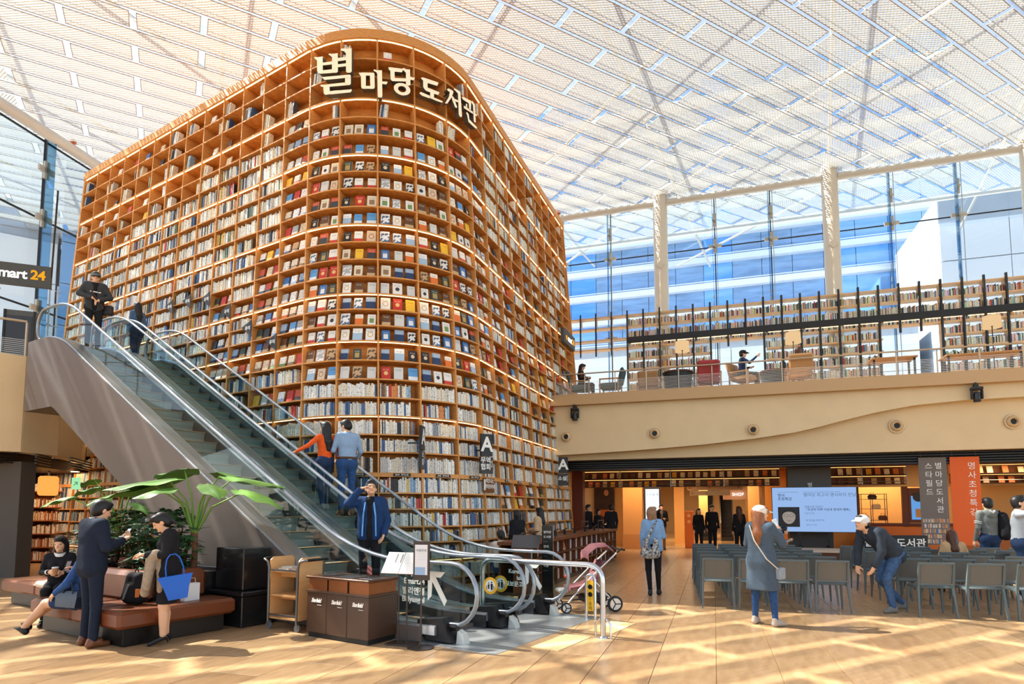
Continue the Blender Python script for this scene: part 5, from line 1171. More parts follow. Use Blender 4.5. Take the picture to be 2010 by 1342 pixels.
# ================================================================ benches and planters
LEA = mat('tan leather', (116, 60, 30), .38, noise=.12, nscale=3, spec=.5); SEAM = mat('leather seam', (98, 54, 28), .6); PLIN = mat('bench plinth', (44, 38, 34), .4)
def ubox(mb, o, u0, u1, n0, n1, z0, z1, c=.035):
    U, Nn = EU3, EN3
    m2 = MB().cbox(u0, n0, z0, u1, n1, z1, c)
    mb.add([Vector((o[0], o[1], 0)) + U * v[0] + Nn * v[1] + Z3 * v[2] for v in m2.v], m2.f); return mb
def bench(o, lu, ln, label, flip=False):
    e = empty('leather_bench', (o[0], o[1], 0), 0, label, 'bench', 'tan leather benches'); ei = Matrix.Translation((o[0], o[1], 0)).inverted()
    def bp(mb, nm, m):
        q = mb.build(nm, m, e); q.data.transform(ei); return q
    for i in range(2):
        bp(ubox(MB(), o, .005 + lu * i / 2 if i else .62, lu * (i + 1) / 2, 0, .62, .22, .42), 'seat_cushion', LEA)
    bp(ubox(MB(), o, 0, .615, 0, ln, .22, .42), 'seat_cushion', LEA)
    bp(ubox(MB(), o, .66, lu, .56, .78, .4, .80, .06), 'backrest', LEA); bp(ubox(MB(), o, .56, .78, .95, ln - .08, .4, .80, .06), 'backrest', LEA)
    bp(ubox(MB(), o, .12, lu - .1, .12, .6, 0, .22, .01), 'plinth', PLIN); bp(ubox(MB(), o, .12, .6, .12, ln - .1, 0, .22, .01), 'plinth', PLIN)
    return e
BO1 = (-4.5, 7.1); BO2 = (-6.55, 9.25)
bench(BO1, 2.3, 1.5, 'L-shaped tan leather bench in front of the planter, with people and bags'); bench(BO2, 2.6, 1.6, 'tan leather bench at the left edge behind the first bench')
GRAN = mat('black granite', (34, 33, 34), .15, noise=.2, nscale=30, spec=.6)
def planter(o, u0, u1, n0, n1, h, label):
    e = empty('planter', (o[0], o[1], 0), 0, label, 'planter', 'granite planters'); ei = Matrix.Translation((o[0], o[1], 0)).inverted()
    for q in ((u0, u1, n0, n0 + .06), (u0, u1, n1 - .06, n1), (u0, u0 + .06, n0 + .06, n1 - .06), (u1 - .06, u1, n0 + .06, n1 - .06)):
        b_ = ubox(MB(), o, *q, 0, h, .008).build('granite_slab', GRAN, e); b_.data.transform(ei)
    s_ = ubox(MB(), o, u0 + .06, u1 - .06, n0 + .06, n1 - .06, .3, h - .06, .01).build('soil', mat('dark soil', (44, 32, 24), .9, noise=.4, nscale=30), e); s_.data.transform(ei); return e
planter(BO1, .80, 2.5, .80, 2.1, .72, 'granite planter box behind the first leather bench'); planter(BO2, .80, 2.7, .80, 2.1, .72, 'granite planter box behind the left leather bench')
gp = empty('granite_pedestal', (BO1[0], BO1[1], 0), 0, 'polished black granite pedestal between the bench and the book cart', 'pedestal'); gi = Matrix.Translation((BO1[0], BO1[1], 0)).inverted()
for nm, q in (('base_block', (-.02, .76, 1.56, 2.1, 0, .42)), ('ledge', (-.06, .76, 1.53, 2.12, .42, .48)), ('upper_block', (.12, .76, 1.66, 2.1, .48, 1.06))):
    b_ = ubox(MB(), BO1, *q, .012).build(nm, GRAN, gp); b_.data.transform(gi)

# ---- plants
LEAF = mat('elephant ear leaf', (104, 150, 62), .4, noise=.25, nscale=7, spec=.5); LEAF2 = mat('dark lobed leaf', (58, 98, 52), .42, noise=.35, nscale=5, col2=(34, 66, 36)); STEMM = mat('green stem', (120, 158, 70), .5); TRUNK = mat('brown stem', (124, 78, 46), .7, noise=.4, nscale=20)
def big_leaf(L, W, droop):
    """heart-shaped wavy leaf, stalk at origin, growing along +y"""
    mb = MB(); rows = []; n = 12
    for i in range(n + 1):
        t = i / n; y = -.22 * L + 1.22 * L * t; w = W * math.sin(math.pi * min(1, t * .93 + .07)) ** .7 * (1 - .25 * t) + .002; notch = .0
        row = []
        for j in range(-4, 5):
            q = j / 4; yy = y + (.10 * L * (1 - abs(q)) if i == 0 else 0) - .05 * L * abs(q) * (1 - t)
            wav = .018 * math.sin(9 * t * math.pi / 2 + (2 if q > 0 else 0)) * abs(q); row.append((q * w, yy, -droop * max(0, y) ** 2 / L - .18 * w * q * q + wav + (.02 if j == 0 else 0)))
        rows.append(row)
    mb.rings(rows, cap=False, closed=False); return mb
def lobed(L):
    """palmate leaf with seven lobes"""
    mb = MB(); pts = [(0, 0, 0)]; fs = []
    ang = [-125, -85, -45, 0, 45, 85, 125]; idx = []
    for a in ang:
        r = L * (1 - abs(a) / 300); ca, sa = math.sin(R(a)), math.cos(R(a)); px, py = -sa, ca
        b = len(pts); w = .17 * L
        pts += [(ca * r * .35 - sa * -w * .5, sa * r * .35 + ca * -w * .5, .01), (ca * r * .6 + sa * w, sa * r * .6 - ca * w, -.01), (ca * r, sa * r, -.05 * L), (ca * r * .6 - sa * w, sa * r * .6 + ca * w, -.01)]
        fs.append((0, b + 1, b + 2, b + 3))
    return mb.add(pts, fs)
pr = random.Random(11)
def alocasia(pos, stalks, label, trunk_h):
    e = empty('elephant_ear_plant', pos, 0, label, 'plant', 'elephant ear plants')
    MB().tube([(0, 0, 0), (.02, 0, trunk_h * .5), (0, .01, trunk_h)], [.05, .042, .045], 8).build('trunk', TRUNK, e, 60)
    for az, ln, hh, L, dr in stalks:
        a = R(az); tip = Vector((math.cos(a) * ln, math.sin(a) * ln, trunk_h + hh)); mid = Vector((math.cos(a) * ln * .35, math.sin(a) * ln * .35, trunk_h + hh * .62))
        MB().tube([(0, 0, trunk_h - .05), mid, tip], [.022, .014, .009], 6).build('leaf_stalk', STEMM, e, 60)
        lf = big_leaf(L, L * .42, dr).build('leaf', LEAF, e, 180); d = Vector((math.cos(a), math.sin(a), -.12)).normalized(); lf.matrix_local = frame(tip, d.cross(Z3).normalized(), d)
def fatsia(pos, r, h, n, label, seed, leafL=.15):
    q = random.Random(seed); e = empty('lobed_shrub', pos, 0, label, 'shrub', 'lobed-leaf shrubs'); stems = [(q.uniform(-r, r) * .4, q.uniform(-r, r) * .4) for _ in range(6)]
    for x, y in stems: MB().tube([(x, y, 0), (x * 1.3 + q.uniform(-.05, .05), y * 1.3, h * .35), (x * 1.8, y * 1.8, h * .7)], [.022, .018, .01], 6).build('stem', TRUNK, e, 60)
    mb = MB()
    for i in range(n):
        a = q.uniform(0, 2 * math.pi); k = q.random() ** .5; zf = q.random(); rr = r * k * math.sin(math.pi * (.15 + .8 * zf)) ** .6
        p = Vector((rr * math.cos(a), rr * math.sin(a), h * (.12 + .88 * zf))); d = Vector((math.cos(a), math.sin(a), q.uniform(-.5, .15))).normalized(); up_ = Vector((q.uniform(-.3, .3), q.uniform(-.3, .3), 1))
        M_ = frame(p, d.cross(up_).normalized(), d); lb = lobed(leafL * q.uniform(.7, 1.25)); mb.add([M_ @ Vector(v) for v in lb.v], lb.f)
    tag(mb.build('foliage', LEAF2, e), kind='stuff')
def upl(o, u, n, z=.66): p = Vector((o[0], o[1], 0)) + EU3 * u + EN3 * n; return (p.x, p.y, z)
alocasia(upl(BO1, .98, 1.45), [(178, .6, .66, .82, .12), (205, .35, .74, .8, .1), (15, .5, .78, .72, .08), (-12, .8, .58, .62, .3), (60, .4, .86, .6, .1), (150, .3, .9, .7, .05), (-45, .5, .66, .5, .3), (240, .4, .6, .5, .2)], 'elephant ear plant with broad glossy leaves in the planter by the escalator', .62)
fatsia(upl(BO1, 1.35, 1.3), .52, .95, 210, 'dark lobed shrub behind the two standing figures', 5); fatsia(upl(BO1, 1.95, 1.3), .5, .72, 150, 'lower lobed shrub behind the man in a navy suit', 6); fatsia(upl(BO1, .96, 1.0), .3, .4, 70, 'small lobed shrub spilling over the bench back', 7, .13)
alocasia(upl(BO2, 1.5, 1.3), [(35, .42, .98, .5, .1), (170, .5, .78, .5, .2), (200, .75, .6, .46, .3), (330, .55, .5, .38, .4), (10, .8, .42, .36, .4), (110, .3, .7, .42, .1), (260, .3, .6, .4, .3), (150, .9, .95, .42, .2)], 'elephant ear plant rising from the left planter', .55)
fatsia(upl(BO2, 1.1, 1.3), .55, .95, 220, 'dense dark lobed shrub in the left planter beside the seated woman', 8, .14); fatsia(upl(BO2, 2.0, 1.2), .5, .75, 170, 'dense lobed shrub at the left edge', 9, .13)

# ================================================================ book cart, bins, stands
cx = Vector((.87, -.49, 0)); cy = Vector((.49, .87, 0))
ct = empty('book_cart', (-3.05, 8.28, 0), math.atan2(cx.y, cx.x), 'light wood library book cart on castors beside the brown bins', 'cart'); BIR = mat('birch ply', (226, 172, 112), .5, noise=.1, nscale=6, stretch=(1, 1, 8)); TUBG = mat('grey tube', (120, 116, 112), .35, metal=.6)
MB().box(-.26, .0, .14, .26, .40, .165).build('bottom_shelf', BIR, ct); MB().box(-.26, .0, .44, .26, .40, .465).build('middle_shelf', BIR, ct); MB().box(-.26, 0, .76, .26, .4, .785).build('top_shelf', BIR, ct)
for z in (.40, .70): MB().box(-.26, .17, z - .02, .26, .19, z + .05).build('back_rail', BIR, ct)
for s in (-1, 1):
    x = s * .275
    MB().extr([(.0, .14), (.4, .14), (.4, .92), (.36, .96), (.05, .96), (.0, .92)], (x, 0, 0), (0, 1, 0), (0, 0, 1), (1, 0, 0), -.012, .012).build('end_panel', BIR, ct)
    for y in (-.02, .42): MB().tube([(x, y, .1), (x, y, .82), (x + s * .03, y, .9), (x + s * .1, y, .93), (x + s * .13, y + (.05 if y < .2 else -.05), .935)], .016, 8).build('frame_tube', TUBG, ct, 60)
    MB().tube([(x + s * .13, .03, .935), (x + s * .13, .37, .935)], .019, 8).build('handle_grip', BLACK, ct, 60)
    for y in (0.0, .4):
        c_ = MB().lathe([(.05, -.012), (.05, .012)], (x, y, .05), 16, ax=(0, 1, 0)).build('castor', mat('castor grey', (110, 110, 112), .5), ct, 40); MB().box(x - .02, y - .02, .05, x + .02, y + .02, .115).build('castor_fork', STEEL_D, c_)
for y in (-.02, .42): MB().bar((-.27, y, .79), (.27, y, .79), .02, .02).build('front_bar', TUBG, ct); 
MB().bar((-.27, -.02, .2), (.27, -.02, .2), .02, .02).build('front_bar', TUBG, ct)
for i, (x, y, c, lab) in enumerate(((-.12, .16, (222, 220, 210), 'grey book lying at the left of the cart top'), (.06, .2, (196, 206, 220), 'pale blue book lying in the middle of the cart top'), (.18, .14, (214, 150, 96), 'orange book lying at the right of the cart top'), (-.08, .18, (206, 200, 186), 'cream book on the grey book on the cart'))):
    z = .787 + (.022 if i == 3 else 0); b_ = MB().box(-.1, -.075, 0, .1, .075, .003).box(-.1, -.075, .017, .1, .075, .02).box(-.1, -.075, .003, -.096, .075, .017).mat(1).box(-.096, -.07, .003, .096, .07, .017).build('magazine', [mat('cover tone %d' % i, c, .5), PAGES])
    p = Vector((-3.05, 8.28, 0)) + cx * x + cy * y; b_.location = (p.x, p.y, z); b_.rotation_euler = (0, 0, math.atan2(cx.y, cx.x) + pr.uniform(-.3, .3)); tag(b_, lab, 'book', 'books on the cart')
# bins
bx = Vector((.842, -.54, 0)); by = Vector((.54, .842, 0)); BRZ = mat('brown bin metal', (70, 48, 34), .35, spec=.5); CPR = mat('copper band', (150, 92, 52), .3, metal=.5, noise=.25, nscale=60)
bi_ = empty('waste_bins', (-2.62, 7.92, 0), math.atan2(bx.y, bx.x), 'brown three-compartment waste bin unit in front of the escalator', 'bin'); WB = 1.1
MB().cbox(.02, .02, 0, WB - .02, .48, .06, .005).build('plinth', BLACK, bi_)
for k in range(3):
    x0, x1 = k * WB / 3 + .003, (k + 1) * WB / 3 - .003
    d_ = MB().cbox(x0, 0, .06, x1, .5, .56, .006).build('compartment', BRZ, bi_)
    text_mesh('Starfield', .07, LTX, 'lettering', .001, bold=.0015, spacing=.82, shear=.3, parent=d_, mw=frame(((x0 + x1) / 2, -.004, .46), (1, 0, 0), (0, 0, 1))); MB().box((x0 + x1) / 2 + .02, -.004, .405, (x0 + x1) / 2 + .1, -.002, .409).build('underline', LTX, d_)
    MB().cbox(x0 + .015, .015, .58, x1 - .015, .485, .73, .004).build('perforated_band', CPR, bi_)
MB().box(-.01, -.01, .56, WB + .01, .51, .585).build('lip', BRZ, bi_)
tp = MB().cbox(-.012, -.012, .73, WB + .012, .512, .76, .006).build('lid', mat('bin lid', (96, 62, 42), .2, metal=.5), bi_)
for k in range(3): MB().box(k * WB / 3 + .07, .12, .758, (k + 1) * WB / 3 - .07, .38, .763).build('opening', STEEL if k else BLACK, tp)
# menu stand with open folder
ms = empty('menu_stand', (-1.31, 7.44, 0), R(-20), 'two-pole menu stand holding an open pale folder beside the bins', 'stand')
MB().cbox(-.17, -.12, 0, .17, .12, .02, .004).build('base', DARK, ms)
for x in (-.055, .055): MB().tube([(x, 0, .02), (x, 0, .86)], .011, 8).build('pole', DARK, ms)
fd_ = MB().box(-.24, -.15, 0, .24, .15, .015).build('tray', DARK, ms); fd_.matrix_local = Matrix.Translation((0, -.01, .95)) @ Matrix.Rotation(R(52), 4, 'X')
for s in (-1, 1): MB().box(min(s * .235, s * .004), -.15, .016, max(s * .235, s * .004), .15, .024).build('page', mat('folder page', (232, 230, 224) if s < 0 else (214, 210, 200), .6), fd_)
for x in (-.1, -.03): MB().box(x, 0, .025, x + .012, .12, .026).build('print_line', mat('print grey', (110, 110, 112), .6), fd_)
# notice stand
ns_ = empty('notice_stand', (-1.06, 7.24, 0), R(-14), 'round-base notice stand with dark framed white sheet in front of the escalator', 'stand')
MB().lathe([(.155, 0), (.155, .012), (.02, .022)], (0, 0, 0), 24).build('base', DARK, ns_, 40); MB().tube([(0, 0, .02), (0, 0, .8)], .011, 8).build('pole', DARK, ns_)
bd_ = MB().box(-.1, -.012, .78, .1, .012, 1.23).build('frame', DARK, ns_); sh_ = MB().box(-.078, -.016, .84, .078, -.012, 1.19).build('notice_sheet', mat('notice paper', (224, 226, 230), .6), bd_); MB().box(-.078, -.018, .84, .05, -.016, .93).build('blue_panel', mat('notice blue', (150, 180, 214), .6), sh_)
text_mesh('이용안내\n  · · · · ·\n  · · · · ·\n  · · · · ·', .035, mat('print grey'), 'print', .0005, parent=sh_, mw=frame((0, -.018, 1.07), (1, 0, 0), (0, 0, 1)))

# ================================================================ counter, totem, lectern, stroller
cp = [(.35, 11.3), (.62, 12.3), (1.15, 13.8), (1.72, 15.4), (2.5, 17.4), (3.3, 19.5)]     # hall-side edge
co = empty('reading_counter', (1.7, 15.4, 0), 0, 'long walnut counter with open book bays and tablets beside the bookcase', 'counter'); ci = Matrix.Translation((1.7, 15.4, 0)).inverted()
def seg(mb, i0, t0, t1, z0, z1, w0, w1):
    a, b = Vector(cp[i0]), Vector(cp[i0 + 1]); d = (b - a).normalized(); n = Vector((-d.y, d.x))
    q = [a + (b - a) * t0 + n * w0, a + (b - a) * t1 + n * w0, a + (b - a) * t1 + n * w1, a + (b - a) * t0 + n * w1]
    return mb.hexa([(p.x, p.y, z0) for p in q] + [(p.x, p.y, z1) for p in q])
CB = Books()
for i in range(len(cp) - 1):
    for nm, args, m in (('counter_top', (0, 1, .94, 1.0, -.05, .65), WALNUT), ('back_board', (0, 1, .04, .94, .3, .34), WALNUT), ('plinth', (0, 1, 0, .08, .04, .6), DARK), ('rear_front', (0, 1, .04, .94, .58, .62), WALNUT)):
        o = seg(MB(), i, *args).build(nm, m, co); o.data.transform(ci)
    for z in (.36, .65): o = seg(MB(), i, 0, 1, z, z + .025, 0, .3).build('shelf', WALNUT, co); o.data.transform(ci)
    L = (Vector(cp[i + 1]) - Vector(cp[i])).length; nb = max(1, round(L / .55))
    for k in range(nb + 1): o = seg(MB(), i, max(0, k / nb - .02 / L), min(1, k / nb + .02 / L), .08, .94, 0, .3).build('divider', WALNUT, co); o.data.transform(ci)
    a, b = Vector(cp[i]), Vector(cp[i + 1]); d = (b - a).normalized(); n = Vector((-d.y, d.x))
    for k in range(nb):
        for z in (.085, .39, .68):
            mode = rnd.random(); t = k * L / nb + .06
            while t < (k + 1) * L / nb - .08:
                w = .15 if mode < .5 else rnd.uniform(.02, .04); hh = rnd.uniform(.19, .23); lean = .06 if mode < .5 else 0; c = rnd.choice([(240, 238, 232), (236, 226, 206), (230, 150, 120), (80, 120, 180), (240, 240, 238), (190, 190, 186)])
                q = [a + d * (t) + n * .08, a + d * (t + w - .004) + n * .08, a + d * (t + w - .004) + n * .11, a + d * t + n * .11]
                CB.hexa([(p.x, p.y, z) for p in q] + [(p.x + n.x * lean, p.y + n.y * lean, z + hh) for p in q], c); t += w + (.05 if mode < .5 else 0)
CB.build('packed_books', SPM, 'books and magazines in the bays of the walnut counter', 'books')
for i in range(10):
    t = (i + .5) / 10 * (len(cp) - 1); k = int(t); f_ = t - k; a, b = Vector(cp[k]), Vector(cp[k + 1]); d = (b - a).normalized(); n = Vector((-d.y, d.x)); p = a + (b - a) * f_ + n * .3
    e = empty('tablet', (p.x, p.y, 1.0), math.atan2(d.y, d.x), 'slim tablet on an angled stand, %s along the counter from the escalator' % ORD[i], 'tablet', 'tablets on the counter')
    s_ = MB().box(-.12, -.085, -.004, .12, .085, .004).build('screen', mat('tablet glass', (22, 22, 24), .1), e); s_.matrix_local = Matrix.Translation((0, 0, .12)) @ Matrix.Rotation(R(-24), 4, 'X'); MB().box(-.03, -.03, 0, .03, .03, .1).build('stand', BLACK, e)
for i, (x, y) in enumerate(((1.05, 12.6), (2.1, 15.6), (2.75, 17.3))):
    e = empty('counter_frame', (x - .25, y, 1.0), R(68), 'thin dark rail frame above the counter, %s from the escalator' % ORD[i], 'frame', 'rail frames on the counter')
    MB().bar((-.3, 0, .3), (.3, 0, .3), .03, .03).build('top_rail', DARK, e)
    for x_ in (-.29, .29): MB().bar((x_, 0, 0), (x_, 0, .29), .015, .015, (1, 0, 0)).build('rail_leg', DARK, e)
to = empty('totem_sign', (.64, 11.0, 0), R(-12), 'tall black information totem with small white lines beside the lectern', 'sign')
MB().cbox(-.1, -.05, 0, .1, .05, 1.32, .008).build('body', mat('gloss black', (20, 20, 21), .15), to)
for k, b_ in enumerate(('별마당', '도서관', '· · ·', '안내', '· · · ·', '· · ·', '· · · ·', '이용', '· · ·')): text_mesh(b_, .05, LTX, 'lettering', .001, 'LEFT', parent=to, mw=frame((-.07, -.054, 1.2 - k * .085), (1, 0, 0), (0, 0, 1)))
le = empty('lectern', (.25, 11.05, 0), R(-8), 'dark music-stand lectern behind the escalator handrail', 'lectern')
for x in (-.06, .06): MB().bar((x, 0, 0), (x, 0, .95), .03, .03, (1, 0, 0)).build('post', DARK, le)
MB().cbox(-.2, -.15, 0, .2, .15, .02, .004).build('base', DARK, le); q = MB().cbox(-.25, -.17, 0, .25, .17, .02, .004).build('desk', mat('lectern desk', (52, 52, 54), .3), le); q.matrix_local = Matrix.Translation((0, .02, 1.02)) @ Matrix.Rotation(R(40), 4, 'X')
# stroller
st = empty('stroller', (1.2, 9.9, 0), R(12), 'folding stroller with plum canopy parked by the escalator', 'stroller'); PLUM = mat('plum fabric', (138, 84, 88), .8, noise=.25, nscale=14, stretch=(1, 1, 6)); SIL = mat('silver frame', (206, 204, 200), .3, metal=.6); TYR = mat('tyre', (40, 40, 42), .7)
for s in (-.22, .22):
    MB().tube([(-.42, s, .12), (-.2, s, .36), (.12, s, .66), (.42, s, .92)], .014, 8).build('main_tube', SIL, st, 60); MB().tube([(.42, s, .92), (.5, s, .98), (.56, s, .96)], .017, 8).build('handle_grip', BLACK, st, 60); MB().tube([(.02, s, .52), (.22, s, .3), (.38, s, .14)], .014, 8).build('rear_strut', SIL, st, 60); MB().tube([(-.35, s, .2), (.3, s, .24)], .012, 8).build('lower_strut', BLACK, st, 60)
    for x, r_ in ((-.42, .085), (.38, .125)):
        w_ = MB().lathe([(r_ * .82, -.018), (r_, -.012), (r_, .012), (r_ * .82, .018)], (x, s * 1.06, r_), 20, ax=(0, 1, 0)).build('wheel', TYR, st, 60); MB().lathe([(r_ * .72, -.021), (r_ * .72, .021)], (x, s * 1.06, r_), 20, ax=(0, 1, 0)).build('rim', SIL, w_)
        for k in range(3): MB().bar((x, s * 1.06 - .023, r_), (x + r_ * .7 * math.cos(R(120 * k)), s * 1.06 - .023, r_ + r_ * .7 * math.sin(R(120 * k))), .016, .006, (0, 1, 0)).build('spoke', BLACK, w_)
MB().tube([(.555, -.22, .96), (.555, .22, .96)], .016, 8).build('push_bar', BLACK, st, 60)
MB().rings([[(x, y, z) for y in (-.2, .2) for x, z in ((-.3, .38),)][:0] + [(x, -.2, z), (x, .2, z), (x + dx, .2, z + dz), (x + dx, -.2, z + dz)] for x, z, dx, dz in ((-.34, .34, .0, .05), (-.08, .38, .02, .05), (.1, .46, -.05, .03), (.26, .78, -.05, .02))]).build('seat', PLUM, st)
MB().rings([[(.05 + .34 * math.cos(a) * k0 + .16, .2 * math.cos(b_), .72 + .3 * math.sin(a) * k0 + .06 * math.sin(b_)) for b_ in (0, R(45), R(90), R(135), R(180))] for a, k0 in ((R(165), .75), (R(140), .95), (R(110), 1.0), (R(80), 1.0), (R(50), .85))], cap=False, closed=False).build('canopy', PLUM, st, 180)
MB().cbox(-.5, -.13, .30, -.34, .13, .36, .02).build('footrest', mat('footrest grey', (180, 178, 172), .5), st); MB().cbox(-.1, -.18, .14, .28, .18, .26, .03).build('basket', TYR, st); MB().ball((-.28, .2, .52), .035, 8).build('toy_ball', mat('toy red', (206, 80, 50), .5), st)

# ================================================================ chairs, stage, screen, banners
CHM = mat('grey moulded plastic', (92, 104, 106), .45, spec=.4); CHB = mat('grey chair mesh', (104, 102, 94), .6)
def chair_meshes():
    d = {}
    d['seat'] = MB().cbox(-.225, -.2, .425, .225, .22, .45, .012).mesh('seat', CHM)
    mb = MB(); rs = []
    for i in range(7):
        x = -.205 + .41 * i / 6; c = .018 * (1 - (x / .205) ** 2)
        rs.append([(x, -.225 - c, .5), (x, -.21 - c, .5), (x, -.27 - c, .79), (x, -.285 - c, .79)])
    d['backrest'] = mb.rings(rs).mesh('backrest', CHB)
    d['top_rail'] = MB().bar((-.235, -.292, .8), (.235, -.292, .8), .03, .03).mesh('top_rail', CHM); d['lower_rail'] = MB().bar((-.22, -.225, .49), (.22, -.225, .49), .022, .025).mesh('lower_rail', CHM)
    for s in (-1, 1):
        d['leg_r%d' % s] = MB().rings([[(s * x - w, y - w, z), (s * x + w, y - w, z), (s * x + w, y + w, z), (s * x - w, y + w, z)] for x, y, z, w in ((.25, -.27, 0, .011), (.228, -.205, .44, .017), (.228, -.24, .6, .017), (.225, -.29, .81, .014))]).mesh('leg', CHM)
        d['leg_f%d' % s] = MB().rings([[(s * x - w, y - w, z), (s * x + w, y - w, z), (s * x + w, y + w, z), (s * x - w, y + w, z)] for x, y, z, w in ((.245, .24, 0, .011), (.225, .2, .44, .017))]).mesh('leg', CHM)
        d['rail%d' % s] = MB().bar((s * .222, -.2, .43), (s * .222, .21, .43), .03, .035).mesh('side_rail', CHM)
    return d
CHD = chair_meshes(); cf = Vector((.25, .968, 0)); cl_ = Vector((.968, -.25, 0)); crz = math.atan2(cf.y, cf.x) - R(90)
def chair(p, rz, label, group):
    e = empty('chair', p, rz, label, 'chair', group)
    for k, me in CHD.items(): link(me.name.split('.')[0], me, e)
    return e
for r in range(6):
    for c in range(4):
        p = Vector((3.41, 10.30, 0)) + cl_ * (.565 * c) + cf * (.88 * r); 
        if r > 0 and c == 3 and r % 2: p += cl_ * .03
        chair(p, crz + pr.uniform(-.03, .03), 'grey stacking chair, left block, %s row back, %s from the left' % (ORD[r], ORD[c]), 'chairs of the left seating block')
for r in range(6):
    for c in range(8):
        p = Vector((6.39, 9.47, 0)) + cl_ * (.635 * c) + cf * (.88 * r)
        if proj((p.x - .2, p.y, .8))[0] > 2010: continue
        chair(p, crz + pr.uniform(-.03, .03), 'grey stacking chair, right block, %s row back, %s from the aisle' % (ORD[r], ORD[c]), 'chairs of the right seating block')
# stage
sg = empty('stage', bal(7.8, .3, 0), ba, 'low stage with walnut front and pale top under the screen', 'stage'); MB().box(-2.9, -.75, 0, 1.9, .6, .42).build('front', mat('stage front', (96, 52, 26), .5), sg); MB().box(-2.95, -.8, .42, 1.95, .6, .47).build('top', mat('stage top', (206, 184, 156), .5), sg)
# screen on a stand
tv = empty('presentation_screen', bal(7.62, 1.1, 0.47), ba, 'large flat screen showing a pale blue lecture slide with a portrait', 'screen')
SCR = lamp_mat('slide blue', (158, 192, 242), .66); TW, TH_, TZ = 2.3, 1.33, .47
MB().box(-TW / 2 - .015, -.02, TZ - .015, TW / 2 + .015, .05, TZ + TH_ + .015).build('housing', BLACK, tv); sc_ = MB().box(-TW / 2, -.026, TZ, TW / 2, -.02, TZ + TH_).build('slide', SCR, tv)
for x in (-.4, .4): MB().bar((x, .1, 0), (x, .1, TZ + .6), .06, .06, (1, 0, 0)).build('stand_post', BLACK, tv); MB().box(x - .05, -.25, 0, x + .05, .3, .04).build('stand_foot', BLACK, tv)
INK = mat('slide ink', (60, 80, 110), .7); INK2 = mat('slide ink pale', (104, 130, 168), .7)
def slide(body, size, x, z, m=INK, b=0.0): text_mesh(body, size, m, 'slide_text', .0005, 'LEFT', b, parent=sc_, mw=frame((x, -.03, z), (1, 0, 0), (0, 0, 1)))
slide('명사', .11, -1.0, TZ + 1.09, INK, .001); slide('초청특강', .11, -1.0, TZ + .98, INK, .001); slide('별마당 최고의 명사와의 만남', .12, -.28, TZ + 1.1, INK2); slide('건축가의 이야기', .075, -.26, TZ + .74); slide('「조선의 미학 이상과 현대의 행복」', .085, -.26, TZ + .66, INK, .001); slide('오늘의 강연 · · · · · · · · · · · · · ·', .055, -.26, TZ + .55, INK2); slide('· · · · · · · · · · · ·', .055, -.26, TZ + .49, INK2); slide('10. 27(금) 오후 7시', .065, -.24, TZ + .34); slide('별마당 도서관', .05, -.22, TZ + .2, INK2)
for x0, x1 in ((-1.0, -.42), (-.28, .72)): MB().box(x0, -.03, TZ + 1.19, x1, -.027, TZ + 1.196).build('rule_line', INK, sc_)
ph = MB().box(-1.0, -.032, TZ + .14, -.4, -.027, TZ + .74).build('portrait_photo', mat('photo dark', (44, 42, 44), .6), sc_)
fc = MB().rings([[(-.7 + r_ * math.cos(R(20 * k)) * .78, -.033 - .0005 * j, TZ + .46 + r_ * math.sin(R(20 * k))) for k in range(18)] for j, r_ in ((0, .235), (1, .22))]).build('portrait_face', mat('photo face', (206, 190, 176), .7), ph)
MB().rings([[(-.7 + .2 * math.cos(R(a)), -.035, TZ + .5 + .21 * math.sin(R(a))) for a in range(10, 171, 20)] + [(-.7 + .17 * math.cos(R(a)), -.035, TZ + .5 + .1 * math.sin(R(a))) for a in range(170, 9, -20)] for _ in (0,)] + [[(-.7 + .2 * math.cos(R(a)), -.0355, TZ + .5 + .21 * math.sin(R(a))) for a in range(10, 171, 20)] + [(-.7 + .17 * math.cos(R(a)), -.0355, TZ + .5 + .1 * math.sin(R(a))) for a in range(170, 9, -20)]]).build('portrait_hair', BLACK, ph)
for x in (-.78, -.62): MB().rings([[(x + r_ * math.cos(R(30 * k)), -.036, TZ + .48 + r_ * .7 * math.sin(R(30 * k))) for k in range(12)] for r_ in (.066, .058)], cap=False).build('portrait_glasses', BLACK, ph)
MB().box(-.75, -.036, TZ + .32, -.65, -.0355, TZ + .335).build('portrait_mouth', mat('photo mouth', (150, 100, 90), .7), ph)
# dark plinth with lettering
pn = MB().cbox(-.9, -.1, 0, .75, .1, .42, .006).build('name_plinth', mat('plinth black', (26, 28, 32), .35)); pn.location = bal(9.55, .35, .47); pn.rotation_euler = (0, 0, ba); tag(pn, 'low black plinth with white library lettering on the stage', 'sign')
text_mesh('별마당 도서관', .26, LTX, 'lettering', .004, bold=.005, parent=pn, mw=frame((-.05, -.105, .2), (1, 0, 0), (0, 0, 1)))
